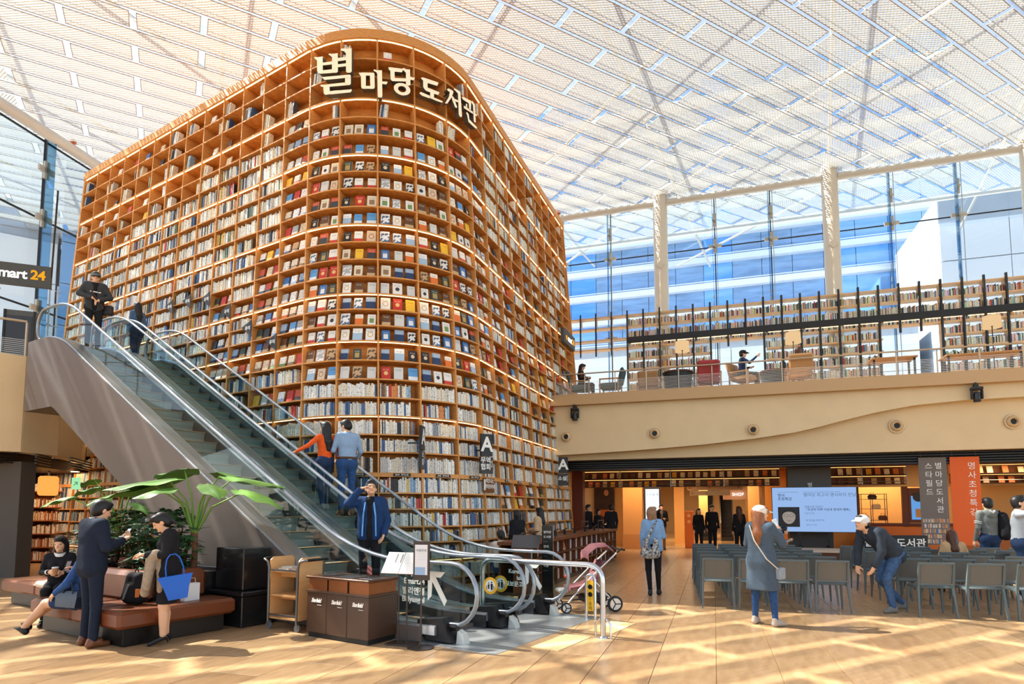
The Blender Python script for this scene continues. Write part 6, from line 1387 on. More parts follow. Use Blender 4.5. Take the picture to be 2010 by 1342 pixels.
# banners
def banner(a0, a1, z0, z1, m, label):
    e = empty('hanging_banner', bal((a0 + a1) / 2, .74, z0), ba, label, 'banner', 'hanging lecture banners'); w = (a1 - a0) / 2
    c = MB().rings([[(x, -.004 + .008 * math.sin(3 * x + 2 * z), z - z0), (x, .002 + .008 * math.sin(3 * x + 2 * z), z - z0)] for x in (-w,) for z in (z0, z1)][:0] + [[(-w, -.006, z - z0), (w, -.006, z - z0), (w, .0, z - z0), (-w, .0, z - z0)] for z in (z0, z1)]).build('cloth', m, e)
    MB().tube([(-w - .02, 0, z1 - z0), (w + .02, 0, z1 - z0)], .014, 8).build('top_bar', BLACK, e)
    for x in (-w * .8, w * .8): MB().tube([(x, 0, z1 - z0), (x, .1, z1 - z0 + .25)], .005, 6).build('cord', STEEL_D, e)
    return e, c
e, c = banner(10.3, 10.98, .62, 3.08, mat('taupe banner cloth', (112, 104, 98), .7), 'taupe hanging banner with white vertical characters and printed bookshelf')
for x, chars in ((.12, '별마당도서관'), (-.12, '스타필드')):
    for i, ch in enumerate(chars): text_mesh(ch, .2, LTX, 'character', .001, parent=c, mw=frame((x + .02, -.01, 2.2 - i * .245), (1, 0, 0), (0, 0, 1)))
pb = Books()
for r in range(5):
    x = -.3
    while x < .3:
        w = rnd.uniform(.014, .03); hh = rnd.uniform(.09, .12); z = .04 + r * .145; x1 = x + w - .002; pb.hexa([(x, -.0085, z), (x1, -.0085, z), (x1, -.007, z), (x, -.007, z), (x, -.0085, z + hh), (x1, -.0085, z + hh), (x1, -.007, z + hh), (x, -.007, z + hh)], rnd.choice([(206, 150, 96), (226, 206, 176), (70, 110, 150), (150, 100, 70), (170, 170, 160), (190, 120, 70)])); x += w
me = bpy.data.meshes.new('printed_books'); me.from_pydata(pb.v, [], pb.f); me.materials.append(SPM); at_ = me.color_attributes.new('Col', 'FLOAT_COLOR', 'CORNER'); at_.data.foreach_set('color', np.repeat(np.array([(*srgb(*q), 1.0) for q in pb.c], dtype=np.float32), 4, axis=0).ravel())
tag(link('printed_books', me, c), kind='stuff')
e, c = banner(11.06, 11.76, .62, 3.08, mat('orange banner cloth', (222, 98, 40), .7), 'bright orange hanging banner with white vertical characters')
for i, ch in enumerate('명사초청특강'): text_mesh(ch, .22, LTX, 'character', .001, parent=c, mw=frame((.16, -.01, 2.18 - i * .255), (1, 0, 0), (0, 0, 1)))
# ================================================================ people
def surface_nets(D, org, h):
    ins = D < 0; c = ins[:-1, :-1, :-1].astype(np.int8)
    tot = np.zeros_like(c)
    OFF = [(a, b, d) for a in (0, 1) for b in (0, 1) for d in (0, 1)]; S = D.shape
    for o in OFF: tot += ins[o[0]:S[0] - 1 + o[0], o[1]:S[1] - 1 + o[1], o[2]:S[2] - 1 + o[2]]
    act = (tot > 0) & (tot < 8); I, J, K = np.nonzero(act); idx = -np.ones(act.shape, np.int64); idx[I, J, K] = np.arange(len(I))
    pos = np.zeros((len(I), 3)); cnt = np.zeros(len(I))
    for o in OFF:
        for ax in range(3):
            if o[ax]: continue
            p = list(o); p[ax] = 1
            d0 = D[I + o[0], J + o[1], K + o[2]]; d1 = D[I + p[0], J + p[1], K + p[2]]; cr = (d0 < 0) != (d1 < 0)
            t = np.where(cr, d0 / np.where(cr, d0 - d1, 1), 0); q = np.array(o, float)[None, :].repeat(len(I), 0); q[:, ax] += t
            pos += q * cr[:, None]; cnt += cr
    pos /= cnt[:, None]; V = np.stack([I, J, K], 1) + pos; F = []
    for ax in range(3):
        b, c2 = (ax + 1) % 3, (ax + 2) % 3
        sl0 = [slice(1, -1)] * 3; sl0[ax] = slice(0, -1); sl1 = list(sl0); sl1[ax] = slice(1, None)
        A, B = ins[tuple(sl0)], ins[tuple(sl1)]; P = np.argwhere(A != B)
        if len(P) == 0: continue
        fl = A[tuple(P.T)]; P = P + 1; P[:, ax] -= 1
        eb = np.zeros(3, int); eb[b] = 1; ec = np.zeros(3, int); ec[c2] = 1
        q = [idx[tuple((P - v).T)] for v in (0 * eb, eb, eb + ec, ec)]
        f = np.stack(q, 1); f[~fl] = f[~fl][:, ::-1]; F.append(f[(f >= 0).all(1)])
    return V * h + org, np.concatenate(F), V
def sdf_build(prims, h, planes=()):
    """prims: (kind, mat, k, data); returns verts, faces, material per face"""
    lo = np.full(3, 1e9); hi = -lo
    for p in prims:
        if p[0] == 'cone': pts = [np.array(p[3][0]), np.array(p[3][1])]; r = max(p[3][2:4])
        else: pts = [np.array(p[3][0])]; r = max(p[3][1])
        for q in pts: lo = np.minimum(lo, q - r); hi = np.maximum(hi, q + r)
    lo -= 3 * h; hi += 3 * h; n = np.ceil((hi - lo) / h).astype(int) + 1
    D = np.full(n, .5, np.float32); RAW = np.full(n, 9., np.float32); ID = np.zeros(n, np.int8)
    for kind, m, k, d in prims:
        if kind in ('cone',): a, b, r1, r2 = np.array(d[0], float), np.array(d[1], float), d[2], d[3]; l_ = np.minimum(a, b) - max(r1, r2) - k - 2 * h; u_ = np.maximum(a, b) + max(r1, r2) + k + 2 * h
        else: c = np.array(d[0], float); rr = np.array(d[1], float); l_ = c - max(rr) - k - 2 * h; u_ = c + max(rr) + k + 2 * h
        i0 = np.maximum(((l_ - lo) / h).astype(int), 0); i1 = np.minimum(((u_ - lo) / h).astype(int) + 1, n)
        if (i1 <= i0).any(): continue
        sl = tuple(slice(x, y) for x, y in zip(i0, i1)); g = [lo[x] + h * np.arange(i0[x], i1[x]) for x in range(3)]
        X, Y, Zz = g[0][:, None, None], g[1][None, :, None], g[2][None, None, :]
        if kind == 'cone':
            ab = b - a; L2 = max(ab @ ab, 1e-9); t = np.clip(((X - a[0]) * ab[0] + (Y - a[1]) * ab[1] + (Zz - a[2]) * ab[2]) / L2, 0, 1)
            dd = np.sqrt((X - a[0] - t * ab[0]) ** 2 + (Y - a[1] - t * ab[1]) ** 2 + (Zz - a[2] - t * ab[2]) ** 2) - (r1 + (r2 - r1) * t)
        else:
            M = d[2] if len(d) > 2 and d[2] is not None else np.eye(3); x, y, z = X - c[0], Y - c[1], Zz - c[2]
            q = [(M[0][j] * x + M[1][j] * y + M[2][j] * z) / rr[j] for j in range(3)]; kk = np.sqrt(q[0] ** 2 + q[1] ** 2 + q[2] ** 2); dd = (kk - 1) * min(rr) * .5 + (kk - 1) * np.mean(rr) * .5
        if kind == 'sub': D[sl] = np.maximum(D[sl], -dd); continue
        o = D[sl]
        if k > 0: hh = np.clip(.5 + .5 * (o - dd) / k, 0, 1); D[sl] = o * (1 - hh) + dd * hh - k * hh * (1 - hh)
        else: D[sl] = np.minimum(o, dd)
        w = dd < RAW[sl]; RAW[sl] = np.where(w, dd, RAW[sl]); ID[sl] = np.where(w, m, ID[sl])
    zz = lo[2] + h * np.arange(n[2])
    for ax, sgn, val in planes:
        g = lo[ax] + h * np.arange(n[ax]); sh = [1, 1, 1]; sh[ax] = -1; D = np.maximum(D, (sgn * (g - val)).reshape(sh))
    V, F, G_ = surface_nets(D, lo, h); q = np.clip(np.rint(G_).astype(int), 0, n - 1); vid = ID[q[:, 0], q[:, 1], q[:, 2]]
    return V, F, vid[F[:, 0]]
def sdf_obj(name, prims, h, mats, parent, planes=()):
    V, F, m = sdf_build(prims, h, planes); used = sorted(set(m.tolist())); me = bpy.data.meshes.new(name)
    me.vertices.add(len(V)); me.vertices.foreach_set('co', V.astype(np.float32).ravel()); me.loops.add(F.size); me.polygons.add(len(F))
    me.loops.foreach_set('vertex_index', F.astype(np.int32).ravel()); me.polygons.foreach_set('loop_start', np.arange(0, F.size, 4, dtype=np.int32)); me.polygons.foreach_set('loop_total', np.full(len(F), 4, np.int32))
    for u in used: me.materials.append(mats[u])
    me.polygons.foreach_set('material_index', np.array([used.index(v) for v in range(max(used) + 1) if True and v in used] if False else [used.index(int(v)) for v in m], np.int32))
    me.polygons.foreach_set('use_smooth', np.ones(len(F), bool)); me.update(calc_edges=True); me.validate()
    return link(name, me, parent)
V_ = lambda *a: np.array(a, float)
def rotm(yaw, pitch, roll=0.0):
    cy, sy, cp_, sp2, cr, sr = math.cos(yaw), math.sin(yaw), math.cos(pitch), math.sin(pitch), math.cos(roll), math.sin(roll)
    return np.array([[cy, -sy, 0], [sy, cy, 0], [0, 0, 1]]) @ np.array([[1, 0, 0], [0, cp_, -sp2], [0, sp2, cp_]]) @ np.array([[cr, 0, sr], [0, 1, 0], [-sr, 0, cr]])
STAND = dict(pel=(0, 0, .93), waist=(0, .0, 1.08), chest=(0, 0, 1.26), neck=(0, -.005, 1.42), head=(0, .02, 1.575), shR=(.165, -.005, 1.385), shL=(-.165, -.005, 1.385), elR=(.215, -.02, 1.11), elL=(-.215, -.02, 1.11), wrR=(.225, .06, .875), wrL=(-.225, .06, .875),
             hpR=(.085, 0, .9), hpL=(-.085, 0, .9), knR=(.09, .02, .49), knL=(-.09, .02, .49), anR=(.095, -.015, .085), anL=(-.095, -.015, .085))
SKIN = mat('skin', (226, 176, 140), .55); LIP = mat('lips', (190, 104, 92), .5); EYE = mat('eye dark', (34, 26, 24), .3)
HAIRS = {'black': mat('black hair', (28, 24, 24), .45, noise=.3, nscale=40, stretch=(1, 1, .2)), 'brown': mat('brown hair', (92, 54, 34), .45, noise=.35, nscale=40, stretch=(1, 1, .2)), 'auburn': mat('auburn hair', (150, 92, 54), .45, noise=.35, nscale=40, stretch=(1, 1, .2)), 'light': mat('light brown hair', (150, 112, 84), .45, noise=.3, nscale=40, stretch=(1, 1, .2))}
def cloth(name, c=(90, 90, 90), n=.12, sc=18): return mat('cloth ' + name, c, .85, noise=n, nscale=sc, spec=.15)
def hand(prims, w, d, nrm, curl, side, k=.006, s=1.0):
    """palm and five fingers; d points from wrist to knuckles, nrm out of the palm"""
    d = d / np.linalg.norm(d); nrm = nrm - d * (nrm @ d); nrm = nrm / (np.linalg.norm(nrm) + 1e-9); lat = np.cross(d, nrm) * side
    for f in (-.024, -.008, .008, .024): prims.append(('cone', 0, .012, (w + d * .015 + lat * f * .7, w + d * .078 + lat * f, .015, .0125)))
    for f, L in ((-.026, .058), (-.009, .072), (.009, .078), (.027, .07)):
        p = w + d * .082 + lat * f; dd = d.copy()
        for j, (sg, r1, r2) in enumerate(((.42, .0105, .0098), (.32, .0098, .009), (.26, .009, .0078))):
            a = curl * (.75, 1.0, .8)[j]; ca, sa = math.cos(a), math.sin(a); dn = dd * ca + nrm * sa; nrm_ = nrm
            q = p + dn * L * sg; prims.append(('cone', 0, k, (p, q, r1, r2))); p = q; dd = dn; 
    p = w + d * .03 + lat * .026; t = (d * .55 + lat * .7 + nrm * .35); t /= np.linalg.norm(t); q = p + t * .042; t2 = d * .8 + lat * .25 + nrm * .45; t2 /= np.linalg.norm(t2)
    prims.append(('cone', 0, .01, (p, q, .0145, .0115))); prims.append(('cone', 0, k, (q, q + t2 * .035, .0112, .0085)))
def person(label, pos, fwd, H=1.7, J=None, top=None, bottom=None, shoe=BLACK, hair=('short', 'black'), fem=False, h=.012, head=(0, 0), sleeve='long', legs='trousers', jacket=None, coat=None, skirt=None, cap=None, hands=None, heels=False, glasses=False, bulk=1.0, build_extra=None):
    j = {k: np.array(v, float) for k, v in STAND.items()}
    if fem:
        for s, g in (('R', 1), ('L', -1)): j['sh' + s][0] = g * .145; j['el' + s][0] = g * .19; j['wr' + s][0] = g * .2
    for k, v in (J or {}).items(): j[k] = np.array(v, float)
    for s in 'RL': 
        if 'to' + s not in j: j['to' + s] = j['an' + s] + V_(.012 if s == 'R' else -.012, .155, -.055)
    rz = math.atan2(fwd[1], fwd[0]) - math.pi / 2
    e = empty('person', pos, rz, label, 'person'); sc = H / 1.7; e.scale = (sc, sc, sc)
    top = top or cloth('plain', (90, 90, 90)); bottom = bottom or cloth('dark', (34, 34, 40))
    M = [SKIN, top, bottom, shoe, top]
    b = []; C = lambda m, k, p, q, r1, r2: b.append(('cone', m, k, (p, q, r1, r2)))
    fw = .9 if fem else 1.0; bl = bulk
    # torso
    C(2, .05, j['hpR'], j['hpL'], .105 * bl, .105 * bl); b.append(('ell', 2, .06, (j['pel'] + V_(0, -.02, -.01), (.15 * bl, .112 * bl, .12))))
    C(1, .05, j['pel'] + V_(0, 0, .06), j['waist'], .118 * fw * bl, .112 * fw * bl)
    for g in (-.05, .05): C(1, .06, j['waist'] + V_(g, 0, 0), j['chest'] + V_(g * 1.35, 0, .03), .098 * fw * bl, .105 * fw * bl)
    if fem:
        for g in (-.06, .06): b.append(('ell', 1, .03, (j['chest'] + V_(g, .085, .0), (.06, .05, .06))))
    C(1, .05, j['shR'] + V_(-.03, 0, 0), j['shL'] + V_(.03, 0, 0), .068 * fw, .068 * fw); C(1, .05, j['chest'], (j['shR'] + j['shL']) / 2, .12 * fw, .085 * fw)
    # neck and head
    C(0, .02, j['neck'] + V_(0, -.01, -.03), j['head'] + V_(0, -.02, -.05), .05 * fw, .047 * fw)
    Rm = rotm(head[0], head[1]); hc = j['head']; hp = lambda x, y, z: hc + Rm @ V_(x, y, z)
    b += [('ell', 0, .012, (hp(0, -.008, .02), (.074, .094, .092), Rm)), ('ell', 0, .03, (hp(0, .022, -.045), (.056, .062, .066), Rm)), ('cone', 0, .012, (hp(0, .083, .008), hp(0, .102, -.026), .009, .013)), ('ell', 0, .01, (hp(.075, -.012, -.012), (.012, .02, .032), Rm)), ('ell', 0, .01, (hp(-.075, -.012, -.012), (.012, .02, .032), Rm)), ('ell', 0, .01, (hp(0, .07, -.085), (.026, .022, .018), Rm)), ('ell', 0, .012, (hp(0, .075, .025), (.055, .016, .014), Rm))]
    # arms
    for s, g in (('R', 1), ('L', -1)):
        C(1, .03, j['sh' + s], j['el' + s], .054 * fw, .044 * fw); fm = 1 if sleeve == 'long' else 0
        C(1 if sleeve != 'none' else 0, .015, j['sh' + s], j['sh' + s] * .4 + j['el' + s] * .6, .055 * fw, .05 * fw)
        fa = j['wr' + s] - j['el' + s]; C(fm, .015, j['el' + s], j['el' + s] + fa * .96, .044 * fw, .032 * fw); C(0, .012, j['el' + s] + fa * .9, j['wr' + s], .026, .024)
        hd = (hands or {}).get(s); d = V_(*hd[0]) if hd else fa; nr = V_(*hd[1]) if hd else V_(-g, .3, 0); cu = hd[2] if hd else .35
        hand(b, j['wr' + s], d, nr, cu, -g)
    # legs
    lm = 2 if legs == 'trousers' else 0
    for s in 'RL':
        C(2 if legs != 'bare' else 0, .04, j['hp' + s], j['kn' + s], .088 * bl, .060); C(lm, .02, j['kn' + s], j['an' + s] + (j['kn' + s] - j['an' + s]) * .05, .058, .040 if lm == 0 or fem else .05)
        if legs == 'bare': C(0, .03, j['kn' + s] * .68 + j['an' + s] * .32 + V_(0, -.012, 0), j['kn' + s] * .4 + j['an' + s] * .6, .048, .036)
    body = sdf_obj('body', b, h, M, e)
    # shoes
    for s in 'RL':
        a, t = j['an' + s], j['to' + s]; q = [('cone', 0, .02, (a + V_(0, -.035, -.045), t, .036, .03)), ('cone', 0, .02, (a + V_(0, -.02, -.0), a + V_(0, -.03, -.045), .04, .04)), ('cone', 0, .02, (a + V_(0, .0, -.025), a * .5 + t * .5 + V_(0, 0, .012), .038, .032))]
        if heels: q = [('cone', 0, .015, (a + V_(0, -.03, -.01), t, .032, .026)), ('cone', 0, .0, (a + V_(0, -.05, -.02), a + V_(0, -.055, -.08), .016, .009))]
        if legs == 'bare' or heels: so_ = sdf_obj('shoe', q, min(h, .009), [shoe], e, ((2, 1, a[2] + .012),))
        else: so_ = sdf_obj('shoe', q, min(h, .01), [shoe], e)
    # face
    for g in (-1, 1):
        MB().ball(hp(g * .031, .074, .004), .0105, 6, (1.35, .7, .62)).build('eye', EYE, e, 180); p0, p1 = hp(g * .014, .086, .024), hp(g * .048, .076, .027); MB().tube([p0, p1], .004, 5).build('eyebrow', HAIRS[hair[1]], e)
    MB().ball(hp(0, .078, -.056), .02, 6, (1, .4, .3)).build('mouth', LIP, e, 180)
    if glasses:
        for g in (-1, 1): MB().tube([hp(g * .033 + .026 * math.cos(R(30 * k)), .092, .003 + .02 * math.sin(R(30 * k))) for k in range(12)], .0025, 5, closed=True).build('spectacles', BLACK, e); MB().tube([hp(g * .06, .088, .006), hp(g * .08, -.01, .004)], .0025, 5).build('spectacle_arm', BLACK, e)
    # hair
    st_, hcol = hair; q = [('ell', 0, .02, (hp(0, -.02, .035), (.084, .102, .092), Rm)), ('ell', 0, .02, (hp(0, -.045, -.015), (.08, .075, .085), Rm))]
    if st_ == 'short': q += [('ell', 0, .02, (hp(0, .036, .092), (.062, .05, .03), Rm))]
    if st_ == 'bob': q += [('cone', 0, .03, (hp(.055, -.03, .0), hp(.062, -.02, -.115), .05, .042)), ('cone', 0, .03, (hp(-.055, -.03, .0), hp(-.062, -.02, -.115), .05, .042)), ('cone', 0, .03, (hp(0, -.06, .0), hp(0, -.065, -.12), .07, .06)), ('ell', 0, .02, (hp(0, .052, .085), (.066, .05, .036), Rm))]
    if st_ == 'long': q += [('cone', 0, .03, (hp(0, -.06, .0), V_(*(j['neck'])) + V_(0, -.085, -.12), .075, .07)), ('cone', 0, .03, (hp(.05, -.03, -.02), V_(*(j['neck'])) + V_(.075, -.05, -.15), .05, .035)), ('cone', 0, .03, (hp(-.05, -.03, -.02), V_(*(j['neck'])) + V_(-.075, -.05, -.15), .05, .035)), ('cone', 0, .04, (V_(*(j['neck'])) + V_(0, -.085, -.12), V_(*(j['neck'])) + V_(0, -.1, -.27), .075, .04)), ('ell', 0, .02, (hp(0, .05, .085), (.066, .05, .036), Rm))]
    if st_ == 'tied': q += [('ell', 0, .02, (hp(0, .05, .085), (.064, .05, .034), Rm)), ('cone', 0, .02, (hp(0, -.1, .0), hp(0, -.135, -.09), .032, .016))]
    q.append(('sub', 0, 0, (hp(0, .125, -.055), (.078, .082, .118), Rm)))
    sdf_obj('hair', q, min(h, .01), [HAIRS[hcol]], e)
    if cap:
        q = [('ell', 0, .0, (hp(0, -.012, .045), (.094, .112, .088), Rm))]; cp_ = sdf_obj('cap', q, min(h, .01), [cap], e, ())
        n_ = Rm @ V_(0, 0, 1)
        MB().rings([[hp(x, .07 + .11 * math.sqrt(max(0, 1 - (x / .088) ** 2)) * t, .055 - .028 * t - .3 * x * x * 10 * .1 + dz) for x in (-.085, -.06, -.03, 0, .03, .06, .085)] for t, dz in ((0, .0), (.6, .004), (1, 0), (1, -.006), (.5, -.004), (0, -.008))], cap=False, closed=False).build('cap_peak', cap, cp_, 60)
    # jacket / coat layers
    def shell(nm, m, gr, hem, opn, long_):
        q = []; A = lambda k, p, q_, r1, r2: q.append(('cone', 0, k, (p, q_, r1, r2)))
        A(.05, j['shR'] + V_(-.03, 0, 0), j['shL'] + V_(.03, 0, 0), .07 * fw + gr, .07 * fw + gr); A(.05, j['chest'], (j['shR'] + j['shL']) / 2 + V_(0, 0, -.03), .122 * fw + gr, .085 * fw + gr)
        for g in (-.055, .055): A(.06, j['chest'] + V_(g * 1.35, 0, .03), j['waist'] + V_(g, 0, 0), .105 * fw * bl + gr, .1 * fw * bl + gr); A(.06, j['waist'] + V_(g, 0, 0), j['pel'] + V_(g * 1.2, -.01, -.03), .1 * fw * bl + gr, .116 * bl + gr)
        if long_: 
            for g in (-.06, .06): A(.06, j['pel'] + V_(g, 0, 0), V_(j['pel'][0] + g * 1.3, j['pel'][1] - .0, hem - .12), .115 * bl + gr, .135 + gr)
        for s in 'RL':
            A(.03, j['sh' + s], j['el' + s], .056 * fw + gr, .046 * fw + gr); fa = j['wr' + s] - j['el' + s]; A(.015, j['el' + s], j['el' + s] + fa * .9, .046 * fw + gr, .036 * fw + gr)
        if opn: q.append(('sub', 0, 0, (j['chest'] + V_(0, .24, .0), (.045, .2, .34)))); q.append(('sub', 0, 0, (j['pel'] + V_(0, .25, .0), (.06, .2, .3))))
        q.append(('sub', 0, 0, (j['neck'] + V_(0, .075, -.02), (.055, .075, .12))))
        return sdf_obj(nm, q, h, [m], e, ((2, -1, hem),) if hem else ())
    if jacket: jk = shell('jacket', jacket[0], .014, jacket[1], jacket[2], False)
    if coat: shell('coat', coat[0], .022, coat[1], coat[2], True)
    if skirt:
        sdf_obj('skirt', [('cone', 0, .05, (j['pel'] + V_(-.05, 0, .1), j['pel'] + V_(-.045, .0, skirt[1] - j['pel'][2] - .05), .105, .115)), ('cone', 0, .05, (j['pel'] + V_(.05, 0, .1), j['pel'] + V_(.045, .0, skirt[1] - j['pel'][2] - .05), .105, .115)), ('ell', 0, .05, (j['pel'] + V_(0, -.03, -.02), (.165, .13, .13)))], h, [skirt[0]], e, ((2, -1, skirt[1]),))
    e['_'] = 0; del e['_']
    bpy.context.view_layer.update() if False else None
    Mw = Matrix.Translation(Vector(pos)) @ Matrix.Rotation(rz, 4, 'Z') @ Matrix.Scale(sc, 4)
    return e, j, (lambda v: Mw @ Vector(v)), Mw, hp
def phone(mw_, label, case=BLACK, w=.075, hgt=.15):
    e = MB().cbox(-w / 2, -hgt / 2, -.005, w / 2, hgt / 2, .005, .002).build('phone', case); e.matrix_world = mw_; tag(e, label, 'phone')
    MB().box(-w / 2 + .004, -hgt / 2 + .008, .0052, w / 2 - .004, hgt / 2 - .008, .0062).build('screen', mat('phone screen', (200, 210, 220), .15), e); return e
NAVY = cloth('navy suit', (34, 42, 58)); BLK = cloth('black', (36, 35, 38)); JEAN = cloth('blue denim', (52, 84, 132), .3, 30); DJEAN = cloth('dark denim', (44, 62, 92), .25, 30); WHT = cloth('white', (232, 230, 226))
BROWNSH = mat('brown leather shoe', (112, 66, 38), .35)
HALF = lambda *k: k
# -- man in navy suit
e, j, tw_, mw1, hp1 = person('man in navy suit and brown shoes standing with his back turned, looking at his phone', (-4.98, 7.33, 0), (.5, .87), 1.74,
    dict(neck=(0, .02, 1.42), head=(0, .075, 1.555), elR=(.23, .03, 1.13), wrR=(.12, .26, 1.2), elL=(-.235, .02, 1.12), wrL=(-.1, .27, 1.17), anR=(.13, -.02, .085), anL=(-.13, .02, .085), knR=(.11, .01, .49), knL=(-.11, .03, .49)),
    NAVY, NAVY, BROWNSH, ('short', 'black'), h=.0095, head=(.0, -.38), jacket=(NAVY, .74, False), hands={'R': ((-.4, .8, .3), (-.3, .2, .9), .8), 'L': ((.4, .8, .3), (.3, .2, .9), .7)})
MB().rings([[(.062 * math.cos(R(20 * k)), .005 + .06 * math.sin(R(20 * k)) , z - .012 * math.sin(R(20 * k))) for k in range(18)] for z in (1.425, 1.465)], cap=False).build('shirt_collar', WHT, e, 60)
phone(mw1 @ frame((.0, .37, 1.27), (1, 0, 0), (0, .5, .85)), 'dark phone held up by the man in the navy suit')
# -- woman with blue tote
e, j, tw_, mw2, hp2 = person('woman in black skirt suit and heels, head bowed, facing the man in navy', (-4.13, 7.42, 0), (-.88, -.42), 1.6,
    dict(neck=(0, .03, 1.415), head=(0, .10, 1.54), elR=(.2, .0, 1.14), wrR=(.10, .22, 1.12), elL=(-.2, .02, 1.14), wrL=(-.12, .24, 1.14), anR=(.06, -.0, .12), anL=(-.06, .02, .12), toR=(.065, .15, .03), toL=(-.065, .17, .03), knR=(.065, .02, .5), knL=(-.065, .03, .5)),
    BLK, BLK, BLACK, ('tied', 'black'), True, h=.0095, head=(0, -.55), legs='bare', jacket=(BLK, .82, False), skirt=(BLK, .52), heels=True, hands={'R': ((-.3, .9, .2), (0, 0, -1), .7), 'L': ((.3, .9, .1), (0, 0, -1), .7)})
MB().rings([[(.056 * math.cos(R(20 * k)), .02 + .058 * math.sin(R(20 * k)), z - .014 * math.sin(R(20 * k))) for k in range(18)] for z in (1.42, 1.455)], cap=False).build('shirt_collar', WHT, e, 60)
BLUE = mat('bright blue leather', (22, 92, 190), .45)
tb = empty('tote_bag', (0, 0, 0), 0, 'bright blue tote bag hanging from the shoulder of the woman in black', 'bag'); tb.matrix_world = mw2 @ Matrix.Translation((-.27, -.12, .74)) @ Matrix.Rotation(R(90), 4, 'Z') @ Matrix.Rotation(R(8), 4, 'Y')
MB().rings([[(x * a, y * b_, z) for x, y in ((-.13, -.06), (.13, -.06), (.13, .06), (-.13, .06))] for a, b_, z in ((.8, 1.0, -.14), (1.05, 1.0, .0), (1.5, .55, .15))]).build('body', BLUE, tb, 30)
for y in (-.025, .025): MB().tube([(-.1, y, .14), (-.095, y, .26), (-.07, y, .36), (-.03, y, .41), (.03, y, .41), (.07, y, .36), (.095, y, .26), (.1, y, .14)], .008, 6).build('strap', BLUE, tb, 60)
MB().tube([(-.03, -.06, .1), (-.04, -.075, .02), (-.03, -.07, -.02)], .006, 6).build('tassel', mat('tassel brown', (120, 70, 40), .6), tb)
CT = cloth('beige plaid', (168, 150, 128), .22, 26)
dc = empty('draped_coat', (0, 0, 0), 0, 'beige plaid coat draped over the forearm of the woman in black', 'coat'); dc.matrix_world = mw2
sdf_obj('coat_folds', [('cone', 0, .03, (V_(-.16, .12, 1.14), V_(.13, .14, 1.13), .062, .06)), ('cone', 0, .04, (V_(-.14, .17, 1.12), V_(-.13, .22, .74), .055, .05)), ('cone', 0, .04, (V_(-.03, .19, 1.12), V_(-.02, .24, .66), .055, .055)), ('cone', 0, .04, (V_(.1, .18, 1.12), V_(.1, .21, .72), .055, .05)), ('cone', 0, .04, (V_(-.1, .08, 1.12), V_(-.1, .06, .7), .05, .05)), ('cone', 0, .04, (V_(.06, .08, 1.12), V_(.06, .06, .62), .05, .045))], .011, [CT], dc)
MB().lathe([(.012, 0), (.012, .004)], (-.02, .295, .9), 10, ax=(0, 1, 0)).build('button', BLACK, dc)
# -- seated women on the benches
SIT = dict(pel=(0, 0, .52), waist=(0, .03, .67), chest=(0, .03, .85), neck=(0, .03, 1.01), head=(0, .06, 1.16), shR=(.15, .02, .97), shL=(-.15, .02, .97), elR=(.21, .05, .74), elL=(-.21, .05, .74), wrR=(.08, .26, .76), wrL=(-.08, .26, .74), hpR=(.085, .02, .5), hpL=(-.085, .02, .5), knR=(.09, .42, .50), knL=(-.09, .42, .5), anR=(.09, .44, .09), anL=(-.09, .44, .09))
p3 = Vector((BO2[0], BO2[1], 0)) + EU3 * .35 + EN3 * .35
e, j, tw_, mw3, hp3 = person('seated woman in black sweater over white shirt holding a paper cup', (-6.55, 8.95, 0), (.45, -.89), 1.62, dict(SIT, knL=(-.06, .4, .53), anL=(-.02, .5, .12)), BLK, BLK, BLACK, ('long', 'black'), True, h=.0105, head=(-.25, -.1), sleeve='long', hands={'R': ((-.5, .7, .2), (-.8, 0, 0), .8), 'L': ((.5, .7, .2), (.8, 0, 0), .8)})
MB().rings([[(.075 * math.cos(R(20 * k)), .045 + .07 * math.sin(R(20 * k)), z - .03 * math.sin(R(20 * k))) for k in range(18)] for z in (1.0, 1.05)], cap=False).build('shirt_collar', WHT, e, 60)
for s in (1, -1): MB().tube([(s * .12, .19, .755), (s * .10, .225, .757)], .036, 10).build('shirt_cuff', WHT, e, 60)
cu = empty('paper_cup', tuple(tw_((0, .33, .77))), 0, 'paper coffee cup in the hands of the seated woman in black', 'cup'); MB().lathe([(.03, -.05), (.04, .05)], (0, 0, 0), 16).build('cup_wall', mat('kraft paper', (180, 130, 90), .7), cu, 60); MB().lathe([(.043, .05), (.043, .06), (.036, .066)], (0, 0, 0), 16).build('lid', WHT, cu, 60)
SCF = cloth('cream cloth', (222, 212, 194), .1); sc_ = empty('folded_scarf', (0, 0, 0), 0, 'crumpled cream scarf lying on the left bench', 'scarf'); sdf_obj('scarf_folds', [('cone', 0, .03, (V_(-7.3, 9.55, .46), V_(-6.85, 9.3, .46), .05, .07)), ('cone', 0, .03, (V_(-7.1, 9.45, .48), V_(-6.8, 9.2, .5), .05, .06)), ('ell', 0, .03, (V_(-6.95, 9.35, .49), (.1, .08, .07)))], .012, [SCF], sc_)
DEN = cloth('denim jacket', (52, 84, 140), .25, 25)
SITR = dict(SIT, pel=(0, -.02, .5), waist=(0, -.04, .66), chest=(0, -.08, .85), neck=(0, -.1, 1.02), head=(0, -.07, 1.17), shR=(.15, -.09, .98), shL=(-.15, -.09, .98), elR=(.2, .02, .76), wrR=(.14, .22, .84), elL=(-.22, .02, .74), wrL=(-.16, .24, .6), knR=(.07, .43, .50), knL=(-.07, .45, .46), anR=(.05, .84, .17), anL=(-.03, .80, .13), toR=(.06, .96, .24), toL=(-.05, .93, .17))
